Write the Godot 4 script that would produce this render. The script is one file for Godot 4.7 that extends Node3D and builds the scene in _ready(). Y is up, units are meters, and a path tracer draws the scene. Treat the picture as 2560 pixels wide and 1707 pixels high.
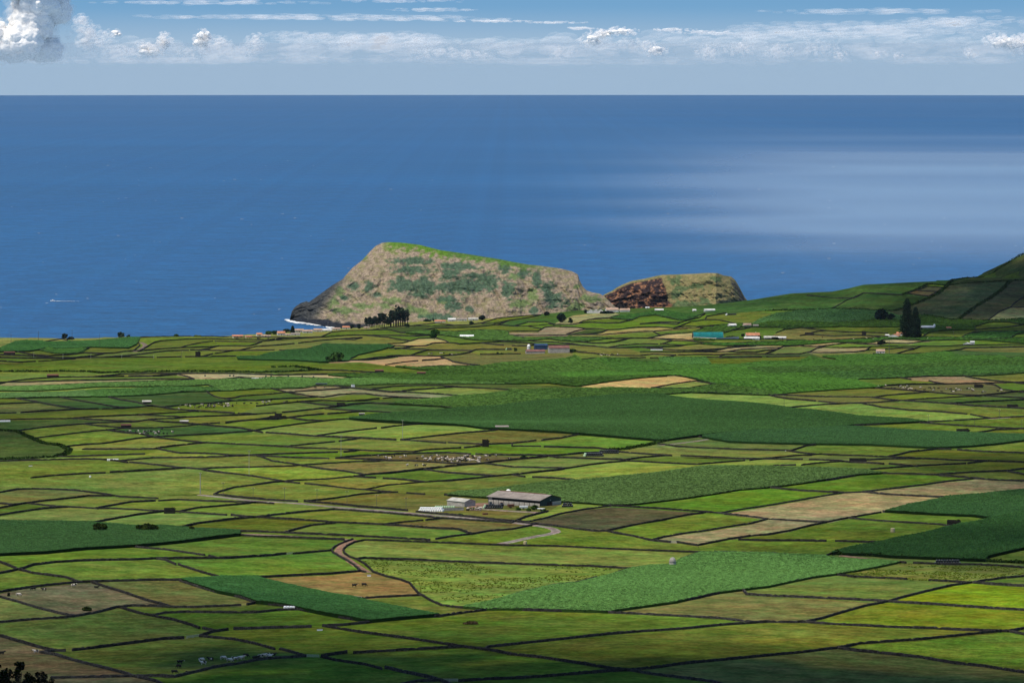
extends Node3D
# A coastal plain of walled fields seen from a high viewpoint through a long lens: two islets, open sea, cumulus far out.
# x right, y up, -z away from the viewer, metres. The viewer stands 440 m above the sea.

const F := 11000.0
const EYE := 440.0
const EYE_ROW := 108.0
const EARTH := 6371000.0
const SUN_DIR := Vector3(-0.36, 0.88, 0.30)
const PX := [-900.0, -300.0, 0.0, 200.0, 300.0, 560.0, 640.0, 700.0, 800.0, 900.0, 1000.0, 1100.0, 1240.0, 1350.0, 1450.0, 1600.0, 1750.0, 1870.0, 1980.0, 2090.0, 2160.0, 2285.0, 2415.0, 2700.0, 3400.0]
const YS := [850.0, 850.0, 848.0, 850.0, 845.0, 842.0, 838.0, 832.0, 826.0, 820.0, 808.0, 803.0, 797.0, 788.0, 778.0, 772.0, 766.0, 752.0, 735.0, 729.0, 713.0, 706.0, 700.0, 700.0, 705.0]
const DC := [5900.0, 5900.0, 5900.0, 5950.0, 6000.0, 6020.0, 6050.0, 6100.0, 6200.0, 6300.0, 6450.0, 6500.0, 6550.0, 6600.0, 6600.0, 6600.0, 6600.0, 6600.0, 6600.0, 6600.0, 6600.0, 6600.0, 6600.0, 6600.0, 6600.0]
const WORDS := ["the large cattle barn", "the white bale block", "the domed stone hut", "the red bend in the lane", "the dark bale row by the hedge", "the twin tall pines", "the green arched shed", "the red roofed barns", "the grove of tall trees", "the wide maize field", "the big milking herd", "the black bale pile", "the lone pale bale", "the ploughed brown field", "the brown corner pasture", "the cows at lower left", "the short white bale row", "the thick left pole", "the bushy hedge at left", "the pale stubble field", "the white roofed shelter", "the small grey shelter", "the herd at right", "the lone round bush", "the seaside houses", "the hill at right", "the dark trees at lower left", "the lower right corner", "the lower edge", "the square stone tower", "the striped straw field", "the broad green crop", "the small white church", "the left edge", "the curled green bank", "the dark stone shelter at right", "the ruined hut at right", "the long tan strip", "the single tree inland", "the pale warehouses", "the pale leafy crop", "the dark maize wedge", "the tarred bend", "the two roadside bushes", "the teal crop by the barn", "the mown light field", "the white tunnel", "the tall mast", "the triangular straw field", "the hay coloured plots", "the teal strip at left", "the right edge", "the dark crop tongue", "the brown tilled plots", " stone wall between two ", " stone wall between ", "falling rightward", "rising rightward", " fields, ", "yellow green", "bright green", "dark green", " and olive", "green pasture", "well right of ", "well left of ", "well above ", "well below ", "right of ", "left of "]

const TINT := {
	"p": Vector3(95, 114, 46), "q": Vector3(106, 115, 58), "b": Vector3(95, 120, 46), "B": Vector3(108, 130, 38), "l": Vector3(122, 138, 70),
	"y": Vector3(120, 134, 60), "k": Vector3(72, 94, 48), "t": Vector3(146, 136, 94), "s": Vector3(174, 155, 110), "n": Vector3(94, 84, 66),
	"u": Vector3(102, 100, 64), "m": Vector3(62, 94, 52), "c": Vector3(86, 122, 64), "g": Vector3(66, 96, 44), "o": Vector3(94, 111, 46),
	"h": Vector3(78, 86, 54), "w": Vector3(88, 105, 46), "r": Vector3(102, 100, 58), "e": Vector3(108, 95, 70), "v": Vector3(132, 127, 76)}

var M := {}
var used := {}
var rng := RandomNumberGenerator.new()
var macro := FastNoiseLite.new()
var fine := FastNoiseLite.new()
var far_walls := SurfaceTool.new()
var puff_v := PackedVector3Array()
var puff_f := PackedInt32Array()
var ball_v := PackedVector3Array()
var ball_f := PackedInt32Array()
var cow_mesh := {}
var box_mesh := {}


func _ready() -> void:
	rng.seed = 20
	var cam := Camera3D.new()
	cam.name = "camera"
	cam.position = Vector3(0, EYE, 0)
	cam.set_frustum(2.0 * 853.5 / F * 10.0, Vector2(0, -(853.5 - EYE_ROW) / F * 10.0), 10.0, 300000.0)
	add_child(cam)
	var env := Environment.new()
	env.background_mode = Environment.BG_SKY
	env.sky = Sky.new()
	env.sky.sky_material = clear_sky()
	env.tonemap_mode = Environment.TONE_MAPPER_LINEAR
	env.tonemap_exposure = 1.0
	env.fog_enabled = true
	env.fog_density = 0.000003
	env.fog_light_color = Color(0.86, 0.93, 1.0)
	env.sdfgi_enabled = true
	env.ssao_enabled = true
	env.ssil_enabled = true
	var we := WorldEnvironment.new()
	we.name = "world"
	we.environment = env
	add_child(we)
	var sun := DirectionalLight3D.new()
	sun.name = "sun"
	sun.light_energy = 1.45
	sun.light_color = Color(1.0, 0.955, 0.88)
	sun.light_angular_distance = 0.6
	sun.shadow_enabled = true
	sun.directional_shadow_max_distance = 9000.0
	sun.look_at_from_position(SUN_DIR * 100.0, Vector3.ZERO)
	add_child(sun)

	macro.seed = 4
	macro.frequency = 0.012
	macro.fractal_octaves = 4
	fine.seed = 9
	fine.frequency = 0.11
	fine.fractal_octaves = 3
	make_materials()
	make_puff()
	lay_ground()
	lay_sea()
	lay_fields_0()
	lay_fields_1()
	lay_fields_2()
	lay_fields_3()
	lay_fields_4()
	lay_fields_5()
	lay_roads()
	far_walls.begin(Mesh.PRIMITIVE_TRIANGLES)
	far_walls.set_smooth_group(-1)
	lay_walls_0()
	lay_walls_1()
	lay_walls_2()
	lay_walls_3()
	lay_walls_4()
	lay_walls_5()
	lay_walls_6()
	var fw := commit(far_walls, "distant_stone_walls", M.basalt, self)
	tag(fw, "thin dark stone walls far off between the small plots before the coast", "wall", "", "stuff")
	islets()
	clouds()
	set_items_0()
	set_items_1()
	set_items_2()
	set_items_3()
	set_items_4()


# ---------------------------------------------------------------- ground shape
func table(t: Array, px: float) -> float:
	if px <= PX[0]:
		return t[0]
	for i in range(1, PX.size()):
		if px <= PX[i]:
			return lerpf(t[i - 1], t[i], (px - PX[i - 1]) / (PX[i] - PX[i - 1]))
	return t[t.size() - 1]


func land(x: float, z: float) -> float:
	var d := maxf(-z, 1.0)
	var px := 1280.0 + F * x / maxf(d, 600.0)
	var p := 258.6 - 0.0373 * d + 173.4 * (1.0 - smoothstep(0.0, 700.0, d))
	var u := smoothstep(900.0, 2000.0, d) * (1.0 - smoothstep(4800.0, 5600.0, d))
	p += u * (2.6 * sin(x * 0.0061 + d * 0.0043) + 1.9 * sin(x * 0.0113 - d * 0.0071 + 1.3) + 1.2 * sin(d * 0.0127 + x * 0.003 + 0.5))
	var e := p
	var cut := 6100.0
	if d > 4600.0:
		var dc := table(DC, px)
		var ec := EYE - (table(YS, px) - EYE_ROW) * dc / F
		var d0 := 4700.0 + 900.0 * smoothstep(1500.0, 2100.0, px)
		var t := clampf((d - d0) / (dc - d0), 0.0, 1.0)
		e = p + t * t * (ec - (258.6 - 0.0373 * dc))
		cut = dc + 80.0 + 220.0 * smoothstep(2285.0, 2500.0, px)
	var c := 110.7 + 0.44 * (307.0 - Vector2(x - 1110.0, d - 6900.0).length())
	var h := maxf(6.0 - absf(e - c), 0.0)
	var e2 := minf(maxf(e, c) + h * h / 24.0, 230.0)
	var w := smoothstep(cut, cut + 90.0, d) if d > 4600.0 else 0.0
	return e2 * (1.0 - w) - 25.0 * w


func ground(p: Vector2, lift := 0.0) -> Vector3:
	return Vector3(p.x, land(p.x, p.y) + lift, p.y)


func metres_per_pixel(p: Vector2) -> float:
	return -p.y / F


# ---------------------------------------------------------------- naming and building helpers
func numbered(called: String) -> String:
	var n: int = used.get(called, 0)
	used[called] = n + 1
	return called if n == 0 else "%s_%03d" % [called, n]


func tag(o: Node, label := "", category := "", group := "", kind := "") -> void:
	if "{" in label:
		label = label.format(WORDS)
	for pair in [["label", label], ["category", category], ["group", group], ["kind", kind]]:
		if pair[1] != "":
			o.set_meta(pair[0], pair[1])


func thing(called: String, label: String, category: String, at: Vector3, turn := 0.0, group := "") -> Node3D:
	var o := Node3D.new()
	o.name = numbered(called)
	add_child(o, true)
	o.position = at
	o.rotation.y = turn
	tag(o, label, category, group)
	return o


func copy(proto: Node3D, label: String, at: Vector3, turn: float, group := "") -> Node3D:
	var o: Node3D = proto.duplicate()
	o.name = numbered(proto.get_meta("called"))
	add_child(o, true)
	o.position = at
	o.rotation.y = turn
	tag(o, label, "", group)
	return o


func flat() -> SurfaceTool:
	var st := SurfaceTool.new()
	st.begin(Mesh.PRIMITIVE_TRIANGLES)
	st.set_smooth_group(-1)
	return st


func smooth() -> SurfaceTool:
	var st := SurfaceTool.new()
	st.begin(Mesh.PRIMITIVE_TRIANGLES)
	st.set_smooth_group(0)
	return st


func put(mesh: Mesh, called: String, mat: Material, parent: Node) -> MeshInstance3D:
	var o := MeshInstance3D.new()
	o.mesh = mesh
	o.material_override = mat
	o.name = numbered(called) if parent == self else called
	parent.add_child(o, true)
	return o


func commit(st: SurfaceTool, called: String, mat: Material, parent: Node) -> MeshInstance3D:
	st.generate_normals()
	return put(st.commit(), called, mat, parent)


func tri(st: SurfaceTool, a: Vector3, b: Vector3, c: Vector3) -> void:
	st.add_vertex(a)
	st.add_vertex(c)
	st.add_vertex(b)


func quad(st: SurfaceTool, a: Vector3, b: Vector3, c: Vector3, d: Vector3) -> void:
	tri(st, a, b, c)
	tri(st, a, c, d)


func add_box(st: SurfaceTool, at: Vector3, size: Vector3, turn := 0.0, bevel := 0.0) -> void:
	var h := size * 0.5
	var bs := Basis(Vector3.UP, turn)
	var lo := []
	var hi := []
	for s in [Vector2(-1, -1), Vector2(-1, 1), Vector2(1, 1), Vector2(1, -1)]:
		lo.append(at + bs * Vector3(s.x * h.x, -h.y, s.y * h.z))
		hi.append(at + bs * Vector3(s.x * (h.x - bevel), h.y, s.y * (h.z - bevel)))
	for i in 4:
		var j := (i + 1) % 4
		quad(st, lo[i], lo[j], hi[j], hi[i])
	quad(st, hi[0], hi[1], hi[2], hi[3])
	quad(st, lo[3], lo[2], lo[1], lo[0])


func box(called: String, at: Vector3, size: Vector3, mat: Material, parent: Node, bevel := 0.0) -> MeshInstance3D:
	var st := flat()
	add_box(st, Vector3.ZERO, size, 0.0, bevel)
	var o := commit(st, called, mat, parent)
	o.position = at
	return o


func add_tube(st: SurfaceTool, a: Vector3, b: Vector3, ra: float, rb: float, sides := 7) -> void:
	var ax := (b - a).normalized()
	var u := ax.cross(Vector3.RIGHT if absf(ax.x) < 0.8 else Vector3.UP).normalized()
	var v := ax.cross(u)
	for i in sides:
		var t0 := TAU * i / sides
		var t1 := TAU * (i + 1) / sides
		var o0 := u * cos(t0) + v * sin(t0)
		var o1 := u * cos(t1) + v * sin(t1)
		quad(st, a + o0 * ra, a + o1 * ra, b + o1 * rb, b + o0 * rb)
		tri(st, b, b + o0 * rb, b + o1 * rb)
		tri(st, a, a + o1 * ra, a + o0 * ra)


func srgb(c: Vector3, k := 1.0) -> Color:
	return Color(pow(c.x / 255.0, 2.2) * k, pow(c.y / 255.0, 2.2) * k, pow(c.z / 255.0, 2.2) * k)


# ---------------------------------------------------------------- materials
func plain(col: Color, rough := 0.9, spec := 0.3) -> StandardMaterial3D:
	var m := StandardMaterial3D.new()
	m.albedo_color = col.linear_to_srgb()
	m.roughness = rough
	m.metallic_specular = spec
	m.cull_mode = BaseMaterial3D.CULL_DISABLED
	if spec <= 0.0:
		m.specular_mode = BaseMaterial3D.SPECULAR_DISABLED
	return m


func tinted(rough := 1.0, spec := 0.0) -> StandardMaterial3D:
	var m := plain(Color.WHITE, rough, spec)
	m.vertex_color_use_as_albedo = true
	return m


func noise_picture(size: int, parts: Array, mean: float, spread: float, seed_from: int) -> ImageTexture:
	var ims := []
	var k := 0
	for p in parts:
		var n := FastNoiseLite.new()
		n.seed = seed_from + k
		n.noise_type = FastNoiseLite.TYPE_SIMPLEX_SMOOTH
		n.frequency = p[0]
		n.fractal_octaves = 3
		var im := n.get_seamless_image(size, size)
		im.convert(Image.FORMAT_L8)
		ims.append([im.get_data(), p[1]])
		k += 1
	var d := PackedByteArray()
	d.resize(size * size)
	for i in size * size:
		var v := mean
		for im in ims:
			v += (im[0][i] / 255.0 - 0.5) * im[1] * spread
		d[i] = clampi(int(v * 255.0), 0, 255)
	return ImageTexture.create_from_image(Image.create_from_data(size, size, false, Image.FORMAT_L8, d))


func make_materials() -> void:
	M.grass = tinted()
	M.grass.albedo_texture = turf(noise_picture(512, [[0.006, 0.7], [0.03, 0.9], [0.12, 0.9]], 0.78, 0.32, 11), noise_picture(512, [[0.008, 1.0], [0.04, 1.0]], 0.5, 1.0, 21))
	M.grass.detail_enabled = true
	M.grass.detail_blend_mode = BaseMaterial3D.BLEND_MODE_MUL
	M.grass.detail_uv_layer = BaseMaterial3D.DETAIL_UV_2
	M.grass.detail_albedo = noise_picture(256, [[0.02, 0.8], [0.09, 0.9]], 0.86, 0.16, 31)
	var half := Image.create(4, 4, false, Image.FORMAT_L8)
	half.fill(Color(0.8, 0.8, 0.8))
	M.grass.detail_mask = ImageTexture.create_from_image(half)
	M.crop = tinted()
	M.crop.albedo_texture = noise_picture(512, [[0.02, 0.6], [0.1, 1.0]], 0.78, 0.5, 51)
	M.crop.detail_enabled = true
	M.crop.detail_blend_mode = BaseMaterial3D.BLEND_MODE_MUL
	M.crop.detail_uv_layer = BaseMaterial3D.DETAIL_UV_2
	M.crop.detail_albedo = noise_picture(256, [[0.02, 0.8], [0.12, 1.0]], 0.86, 0.22, 41)
	M.crop.detail_mask = M.grass.detail_mask
	M.leaf = tinted()
	M.leaf.backlight_enabled = true
	M.leaf.backlight = Color(0.3, 0.36, 0.14)
	M.basalt = tinted(0.95, 0.0)
	M.basalt.albedo_texture = noise_picture(256, [[0.05, 0.9], [0.16, 0.9]], 0.75, 0.6, 71)
	M.basalt.uv1_triplanar = true
	M.basalt.uv1_scale = Vector3.ONE * 0.09
	M.rock = tinted()
	M.rock.albedo_texture = noise_picture(512, [[0.02, 0.7], [0.09, 1.0]], 0.78, 0.5, 91)
	M.rock.uv1_triplanar = true
	M.rock.uv1_scale = Vector3(0.012, 0.02, 0.012)
	M.rock.heightmap_enabled = true
	M.rock.heightmap_texture = M.rock.albedo_texture
	M.rock.heightmap_scale = 220.0
	M.coat = tinted(0.8, 0.2)
	M.dirt = tinted()
	M.dirt.albedo_texture = M.grass.albedo_texture
	M.white_wall = weathered(Color(0.60, 0.59, 0.56), 5)
	M.cream_wall = weathered(Color(0.55, 0.47, 0.38), 6)
	M.concrete = weathered(Color(0.34, 0.32, 0.29), 7)
	M.grey_sheet = weathered(Color(0.25, 0.215, 0.185), 8)
	M.pale_sheet = weathered(Color(0.42, 0.41, 0.36), 9)
	M.tile = weathered(Color(0.46, 0.20, 0.11), 10)
	M.tile_pale = weathered(Color(0.42, 0.29, 0.21), 12)
	M.red_sheet = weathered(Color(0.21, 0.10, 0.085), 13)
	M.blue_sheet = weathered(Color(0.03, 0.06, 0.12), 14)
	M.green_dark = plain(Color(0.012, 0.035, 0.034), 0.7)
	M.teal_sheet = weathered(Color(0.015, 0.17, 0.17), 15)
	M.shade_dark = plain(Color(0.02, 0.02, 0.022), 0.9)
	M.wood = plain(Color(0.09, 0.07, 0.05), 0.9)
	M.pole = plain(Color(0.10, 0.095, 0.085), 0.9)
	M.pole_pale = plain(Color(0.32, 0.31, 0.28), 0.9)
	M.metal = plain(Color(0.30, 0.31, 0.31), 0.5, 0.5)
	M.rust = plain(Color(0.13, 0.055, 0.035), 0.9)
	M.glass = plain(Color(0.03, 0.04, 0.05), 0.2, 0.5)
	M.black_wrap = plain(Color(0.012, 0.014, 0.018), 0.38, 0.5)
	M.white_wrap = plain(Color(0.78, 0.79, 0.78), 0.4, 0.5)
	M.green_wrap = plain(Color(0.42, 0.58, 0.36), 0.4, 0.5)
	M.hay = plain(Color(0.40, 0.34, 0.20), 1.0, 0.0)
	M.foam = plain(Color(0.80, 0.83, 0.84), 1.0, 0.0)
	M.white_paint = plain(Color(0.8, 0.8, 0.78), 0.5)
	M.road = tinted()
	M.road.albedo_texture = M.grass.albedo_texture
	M.vapour = tinted()
	M.vapour.transparency = BaseMaterial3D.TRANSPARENCY_ALPHA
	M.vapour.backlight_enabled = true
	M.vapour.backlight = Color(0.85, 0.85, 0.85)
	M.cumulus = tinted()
	M.cumulus.backlight_enabled = true
	M.cumulus.backlight = Color(0.6, 0.6, 0.6)
	M.sea = tinted(1.0, 0.44)
	M.sea.roughness_texture = wind_map()
	M.sea.detail_enabled = true
	M.sea.detail_blend_mode = BaseMaterial3D.BLEND_MODE_MUL
	M.sea.detail_uv_layer = BaseMaterial3D.DETAIL_UV_2
	M.sea.detail_albedo = noise_picture(512, [[0.012, 0.6], [0.05, 0.8], [0.15, 0.8]], 0.84, 0.42, 111)
	M.sea.detail_mask = M.grass.detail_mask


func wind_map() -> ImageTexture:
	# where the sea lies slick and where the wind roughens it; across: 44 km, along: logarithm of distance
	var n := FastNoiseLite.new()
	n.seed = 61
	n.frequency = 0.011
	n.fractal_octaves = 2
	var w := 400
	var im := Image.create(w, w, false, Image.FORMAT_RF)
	for j in w:
		var dist := 3500.0 * exp(3.25 * (j + 0.5) / w)
		for i in w:
			var x := ((i + 0.5) / w - 0.5) * 44000.0
			var streak := n.get_noise_2d(i * 1.3, j * 5.0)
			var slick := smoothstep(-0.3, 0.75, x / dist * 10.0 + 0.22 * streak) * smoothstep(6800.0, 10500.0, dist * (1.0 + 0.1 * streak)) * (1.0 - smoothstep(13500.0, 33000.0, dist * (1.0 + 0.12 * streak)))
			im.set_pixel(i, j, Color(0.72 - 0.60 * slick + 0.04 * streak, 0, 0))
	return ImageTexture.create_from_image(im)


func turf(light: ImageTexture, dry: ImageTexture) -> ImageTexture:
	# greener and drier grass in one picture: yellower where the second pattern is high
	var a := light.get_image().get_data()
	var b := dry.get_image().get_data()
	var w := light.get_width()
	var d := PackedByteArray()
	d.resize(w * w * 3)
	for i in w * w:
		var k := (b[i] / 255.0 - 0.5) * 2.0
		d[i * 3] = clampi(int(a[i] * (1.0 + 0.11 * k)), 0, 255)
		d[i * 3 + 1] = a[i]
		d[i * 3 + 2] = clampi(int(a[i] * (1.0 + 0.05 * k)), 0, 255)
	return ImageTexture.create_from_image(Image.create_from_data(w, w, false, Image.FORMAT_RGB8, d))


func weathered(col: Color, s: int) -> StandardMaterial3D:
	var m := plain(col * 1.45, 0.85, 0.2)
	m.albedo_texture = noise_picture(128, [[0.02, 0.8], [0.1, 0.7]], 0.82, 0.3, 200 + s)
	m.uv1_triplanar = true
	m.uv1_scale = Vector3(0.06, 0.15, 0.06)
	return m


func clear_sky() -> PanoramaSkyMaterial:
	var rows := 2048
	var im := Image.create(8, rows, false, Image.FORMAT_RGBAF)
	var stops := [[-90.0, srgb(Vector3(158, 186, 212))], [0.0, srgb(Vector3(158, 186, 212))], [0.5, srgb(Vector3(114, 163, 204))], [1.6, srgb(Vector3(142, 172, 206))], [7.0, srgb(Vector3(158, 178, 206))], [22.0, srgb(Vector3(118, 155, 202))], [90.0, srgb(Vector3(66, 110, 174))]]
	for y in rows:
		var el := 90.0 - (y + 0.5) * 180.0 / rows
		var c: Color = stops[0][1]
		for i in range(1, stops.size()):
			if el >= stops[i - 1][0]:
				c = (stops[i - 1][1] as Color).lerp(stops[i][1], clampf((el - stops[i - 1][0]) / (stops[i][0] - stops[i - 1][0]), 0.0, 1.0))
		for x in 8:
			im.set_pixel(x, y, c)
	var m := PanoramaSkyMaterial.new()
	m.panorama = ImageTexture.create_from_image(im)
	return m


# ---------------------------------------------------------------- ground, sea
func sheet(st: SurfaceTool, grid: Array) -> void:
	for i in grid.size() - 1:
		for j in grid[i].size() - 1:
			for k in [[0, 0], [1, 1], [0, 1], [0, 0], [1, 0], [1, 1]]:
				var v: Array = grid[i + k[0]][j + k[1]]
				st.set_color(v[1])
				st.set_uv(v[2])
				st.set_uv2(v[3] if v.size() > 3 else v[2] * 3.0)
				st.add_vertex(v[0])


func lay_ground() -> void:
	var st := smooth()
	var grid := []
	var d := 4.0
	while d < 7300.0:
		var row := []
		for j in 150:
			var px := -3200.0 + 60.0 * j
			var x := (px - 1280.0) / F * maxf(d, 900.0)
			var n := macro.get_noise_2d(x, d)
			var c := srgb(TINT.p, 1.35 * (1.0 + 0.3 * n))
			row.append([Vector3(x, land(x, -d) - 1.2, -d), c, Vector2(x, d) / 180.0])
		grid.append(row)
		d += clampf(d * 0.012, 8.0, 30.0)
	sheet(st, grid)
	tag(commit(st, "ground", M.grass, self), "", "", "", "structure")


func sea_level(x: float, z: float) -> float:
	return -(x * x + z * z) / (2.0 * EARTH)


func lay_sea() -> void:
	var st := smooth()
	var grid := []
	var d := 3500.0
	while d < 79000.0:
		var row := []
		for j in 121:
			var a := deg_to_rad(-36.0 + 0.6 * j)
			var x := d * sin(a)
			var z := -d * cos(a)
			var n := macro.get_noise_2d(x * 0.01, z * 0.03)
			row.append([Vector3(x, sea_level(x, z), z), Color(0.009, 0.112, 0.285) * (1.0 + 0.12 * n), Vector2(x / 44000.0 + 0.5, log(d / 3500.0) / 3.25), Vector2(x / 700.0, z / 350.0)])
		grid.append(row)
		d *= 1.022
	sheet(st, grid)
	tag(commit(st, "sea", M.sea, self), "", "", "", "structure")


# ---------------------------------------------------------------- fields
func pairs(a: Array) -> PackedVector2Array:
	# steps of 0.2 m from one corner to the next
	var p := PackedVector2Array()
	var at := Vector2.ZERO
	for i in range(0, a.size(), 2):
		at += Vector2(a[i], a[i + 1]) * 0.2
		p.append(at)
	return p


func field(kind: String, label: String, ang: float, a: Array) -> void:
	var poly := pairs(a)
	var lo := poly[0]
	var hi := poly[0]
	for p in poly:
		lo = lo.min(p)
		hi = hi.max(p)
	var dist := -(lo.y + hi.y) * 0.5
	var crop := kind in ["m", "c", "g"]
	var tall: float = {"m": 1.6, "c": 1.0, "g": 1.0}.get(kind, 0.0)
	var cell := clampf(dist / 1700.0 * 3.4, 4.0, 9.0) if crop else clampf(dist / 1700.0 * 9.0, 9.0, 24.0)
	if kind == "g":
		cell *= 1.4
	var lift := 0.05 + 0.16 * rng.randf() + tall
	var hue := Vector3(1.0 + rng.randf_range(-0.06, 0.06), 1.0 + rng.randf_range(-0.05, 0.05), 1.0 + rng.randf_range(-0.08, 0.08)) * rng.randf_range(0.94, 1.06)
	if kind in ["y", "b", "q", "p"] and rng.randf() < 0.3:
		hue *= Vector3(1.06, 1.0, 1.1)
	var base: Vector3 = TINT[kind]
	var rough := 0.3 if crop else 0.0
	var st := smooth()
	var bs := Vector2(cos(ang), sin(ang))
	var emit := func(p: Vector2) -> void:
		var n := macro.get_noise_2d(p.x, p.y)
		var n2 := macro.get_noise_2d(p.x * 0.35 + 900.0, p.y * 0.35)
		var c := Vector3(base.x * hue.x * (1.0 + 0.10 * n + 0.09 * n2), base.y * hue.y * (1.0 + 0.07 * n), base.z * hue.z * (1.0 + 0.05 * n - 0.12 * n2))
		if not crop:
			var dry := 0.16 * smoothstep(0.12, 0.5, macro.get_noise_2d(p.x * 0.9 + 300.0, p.y * 0.9)) + 0.10 * smoothstep(0.2, 0.5, fine.get_noise_2d(p.x * 0.35, p.y * 0.35))
			c = c.lerp(Vector3(132, 122, 82), dry)
		st.set_color(srgb(c, 1.35 if crop else 1.62))
		st.set_uv(p / 150.0)
		st.set_uv2(Vector2(p.dot(bs) / 160.0, bs.cross(p) / 22.0))
		var y := land(p.x, p.y) + lift
		if rough > 0.0:
			y += rough * fine.get_noise_2d(p.x * 7.0, p.y * 7.0) + 0.5 * fine.get_noise_2d(p.x * 0.7, p.y * 0.7)
		st.add_vertex(Vector3(p.x, y, p.y))
	var nx := int((hi.x - lo.x) / cell) + 1
	var ny := int((hi.y - lo.y) / cell) + 1
	var touched := {}
	for i in poly.size():
		var p := poly[i]
		var q := poly[(i + 1) % poly.size()]
		var steps := int(p.distance_to(q) / (cell * 0.25)) + 1
		for s in steps + 1:
			var r := p.lerp(q, float(s) / steps)
			touched[Vector2i(int((r.x - lo.x) / cell), int((r.y - lo.y) / cell))] = true
	for i in nx:
		for j in ny:
			var o := lo + Vector2(i, j) * cell
			if touched.has(Vector2i(i, j)):
				var sq := PackedVector2Array([o, o + Vector2(cell, 0), o + Vector2(cell, cell), o + Vector2(0, cell)])
				for piece in Geometry2D.intersect_polygons(sq, poly):
					var t := Geometry2D.triangulate_polygon(piece)
					for k in range(0, t.size(), 3):
						var up: bool = (piece[t[k + 1]] - piece[t[k]]).cross(piece[t[k + 2]] - piece[t[k]]) > 0.0
						emit.call(piece[t[k]])
						emit.call(piece[t[k + (1 if up else 2)]])
						emit.call(piece[t[k + (2 if up else 1)]])
			elif Geometry2D.is_point_in_polygon(o + Vector2(cell, cell) * 0.5, poly):
				for k in [[0, 0], [1, 0], [1, 1], [0, 0], [1, 1], [0, 1]]:
					emit.call(o + Vector2(k[0], k[1]) * cell)
	if crop:
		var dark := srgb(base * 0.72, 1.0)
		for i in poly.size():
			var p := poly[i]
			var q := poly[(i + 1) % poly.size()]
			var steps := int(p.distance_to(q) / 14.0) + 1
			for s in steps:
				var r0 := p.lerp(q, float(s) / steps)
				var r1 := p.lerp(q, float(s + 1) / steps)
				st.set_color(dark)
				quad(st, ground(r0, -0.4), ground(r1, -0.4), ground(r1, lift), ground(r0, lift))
		var names := {"m": "maize_crop", "c": "leafy_crop", "g": "tall_grass_crop"}
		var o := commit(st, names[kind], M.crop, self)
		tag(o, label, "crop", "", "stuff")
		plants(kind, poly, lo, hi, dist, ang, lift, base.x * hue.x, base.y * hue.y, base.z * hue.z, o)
		return
	var called := "pasture"
	if kind in ["t", "s"]:
		called = "stubble_field"
	elif kind == "n":
		called = "ploughed_field"
	tag(commit(st, called, M.grass, self), label, "field", "", "structure")
	if kind == "y" and dist < 2300.0:
		weeds(poly, lo, hi, 1500)
	if kind == "w":
		bushes(poly, lo, hi)


func tuft(blades: int, h: float, w: float) -> ArrayMesh:
	var st := flat()
	for i in blades:
		var a := TAU * (i + rng.randf() * 0.6) / blades
		var out := Vector3(cos(a), 0, sin(a))
		var side := Vector3(-out.z, 0, out.x) * w
		var mid := out * h * 0.35 + Vector3.UP * h * rng.randf_range(0.65, 0.85)
		var tip := out * h * rng.randf_range(0.6, 0.9) + Vector3.UP * h * rng.randf_range(0.55, 0.95)
		st.set_color(Color(1, 1, 1) * rng.randf_range(0.75, 1.25))
		tri(st, -side * 0.4, side * 0.4, mid + side)
		tri(st, -side * 0.4, mid + side, mid - side)
		tri(st, mid - side, mid + side, tip)
	st.generate_normals()
	return st.commit()


func scatter(called: String, mesh: Mesh, mat: Material, places: Array, tints: Array, parent: Node) -> MultiMeshInstance3D:
	var mm := MultiMesh.new()
	mm.transform_format = MultiMesh.TRANSFORM_3D
	mm.use_colors = true
	mm.mesh = mesh
	mm.instance_count = places.size()
	for i in places.size():
		mm.set_instance_transform(i, places[i])
		mm.set_instance_color(i, tints[i])
	var o := MultiMeshInstance3D.new()
	o.multimesh = mm
	o.material_override = mat
	o.name = numbered(called) if parent == self else called
	parent.add_child(o, true)
	o.set_meta("kind", "stuff")
	return o


func plants(kind: String, poly: PackedVector2Array, lo: Vector2, hi: Vector2, dist: float, ang: float, lift: float, r: float, g: float, b: float, parent: Node) -> void:
	if not box_mesh.has(kind):
		box_mesh[kind] = tuft(6, 1.0, 0.10 if kind == "m" else 0.2)
	var step := clampf(dist / 1700.0 * 1.15, 1.2, 4.5)
	if kind == "g":
		step *= 1.6
	var u := Vector2(cos(ang), sin(ang))
	var v := Vector2(-u.y, u.x)
	var mid := (lo + hi) * 0.5
	var reach := int((hi - lo).length() * 0.5 / step) + 1
	var places := []
	var tints := []
	for i in range(-reach, reach + 1):
		for j in range(-reach, reach + 1):
			var p := mid + (u * (i + rng.randf_range(-0.45, 0.45)) + v * (j + rng.randf_range(-0.3, 0.3))) * step
			if p.x < lo.x or p.x > hi.x or p.y < lo.y or p.y > hi.y or absf(p.x) > 0.128 * -p.y:
				continue
			if not Geometry2D.is_point_in_polygon(p, poly):
				continue
			var s := step * rng.randf_range(0.6, 0.95)
			var t := Transform3D(Basis(Vector3.UP, rng.randf() * TAU).scaled(Vector3(s, minf(s * 0.55, 0.9), s)), ground(p, lift - 0.25))
			places.append(t)
			var k := rng.randf_range(0.86, 1.18)
			var n := macro.get_noise_2d(p.x * 0.5, p.y * 0.5)
			tints.append(srgb(Vector3(r, g, b) * k * (1.0 + 0.06 * n + 0.03 * sin((j + 0.12 * i) * 1.7)), 1.02))
	if places.size() > 0:
		scatter("leaves", box_mesh[kind], M.leaf, places, tints, parent)


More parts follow.
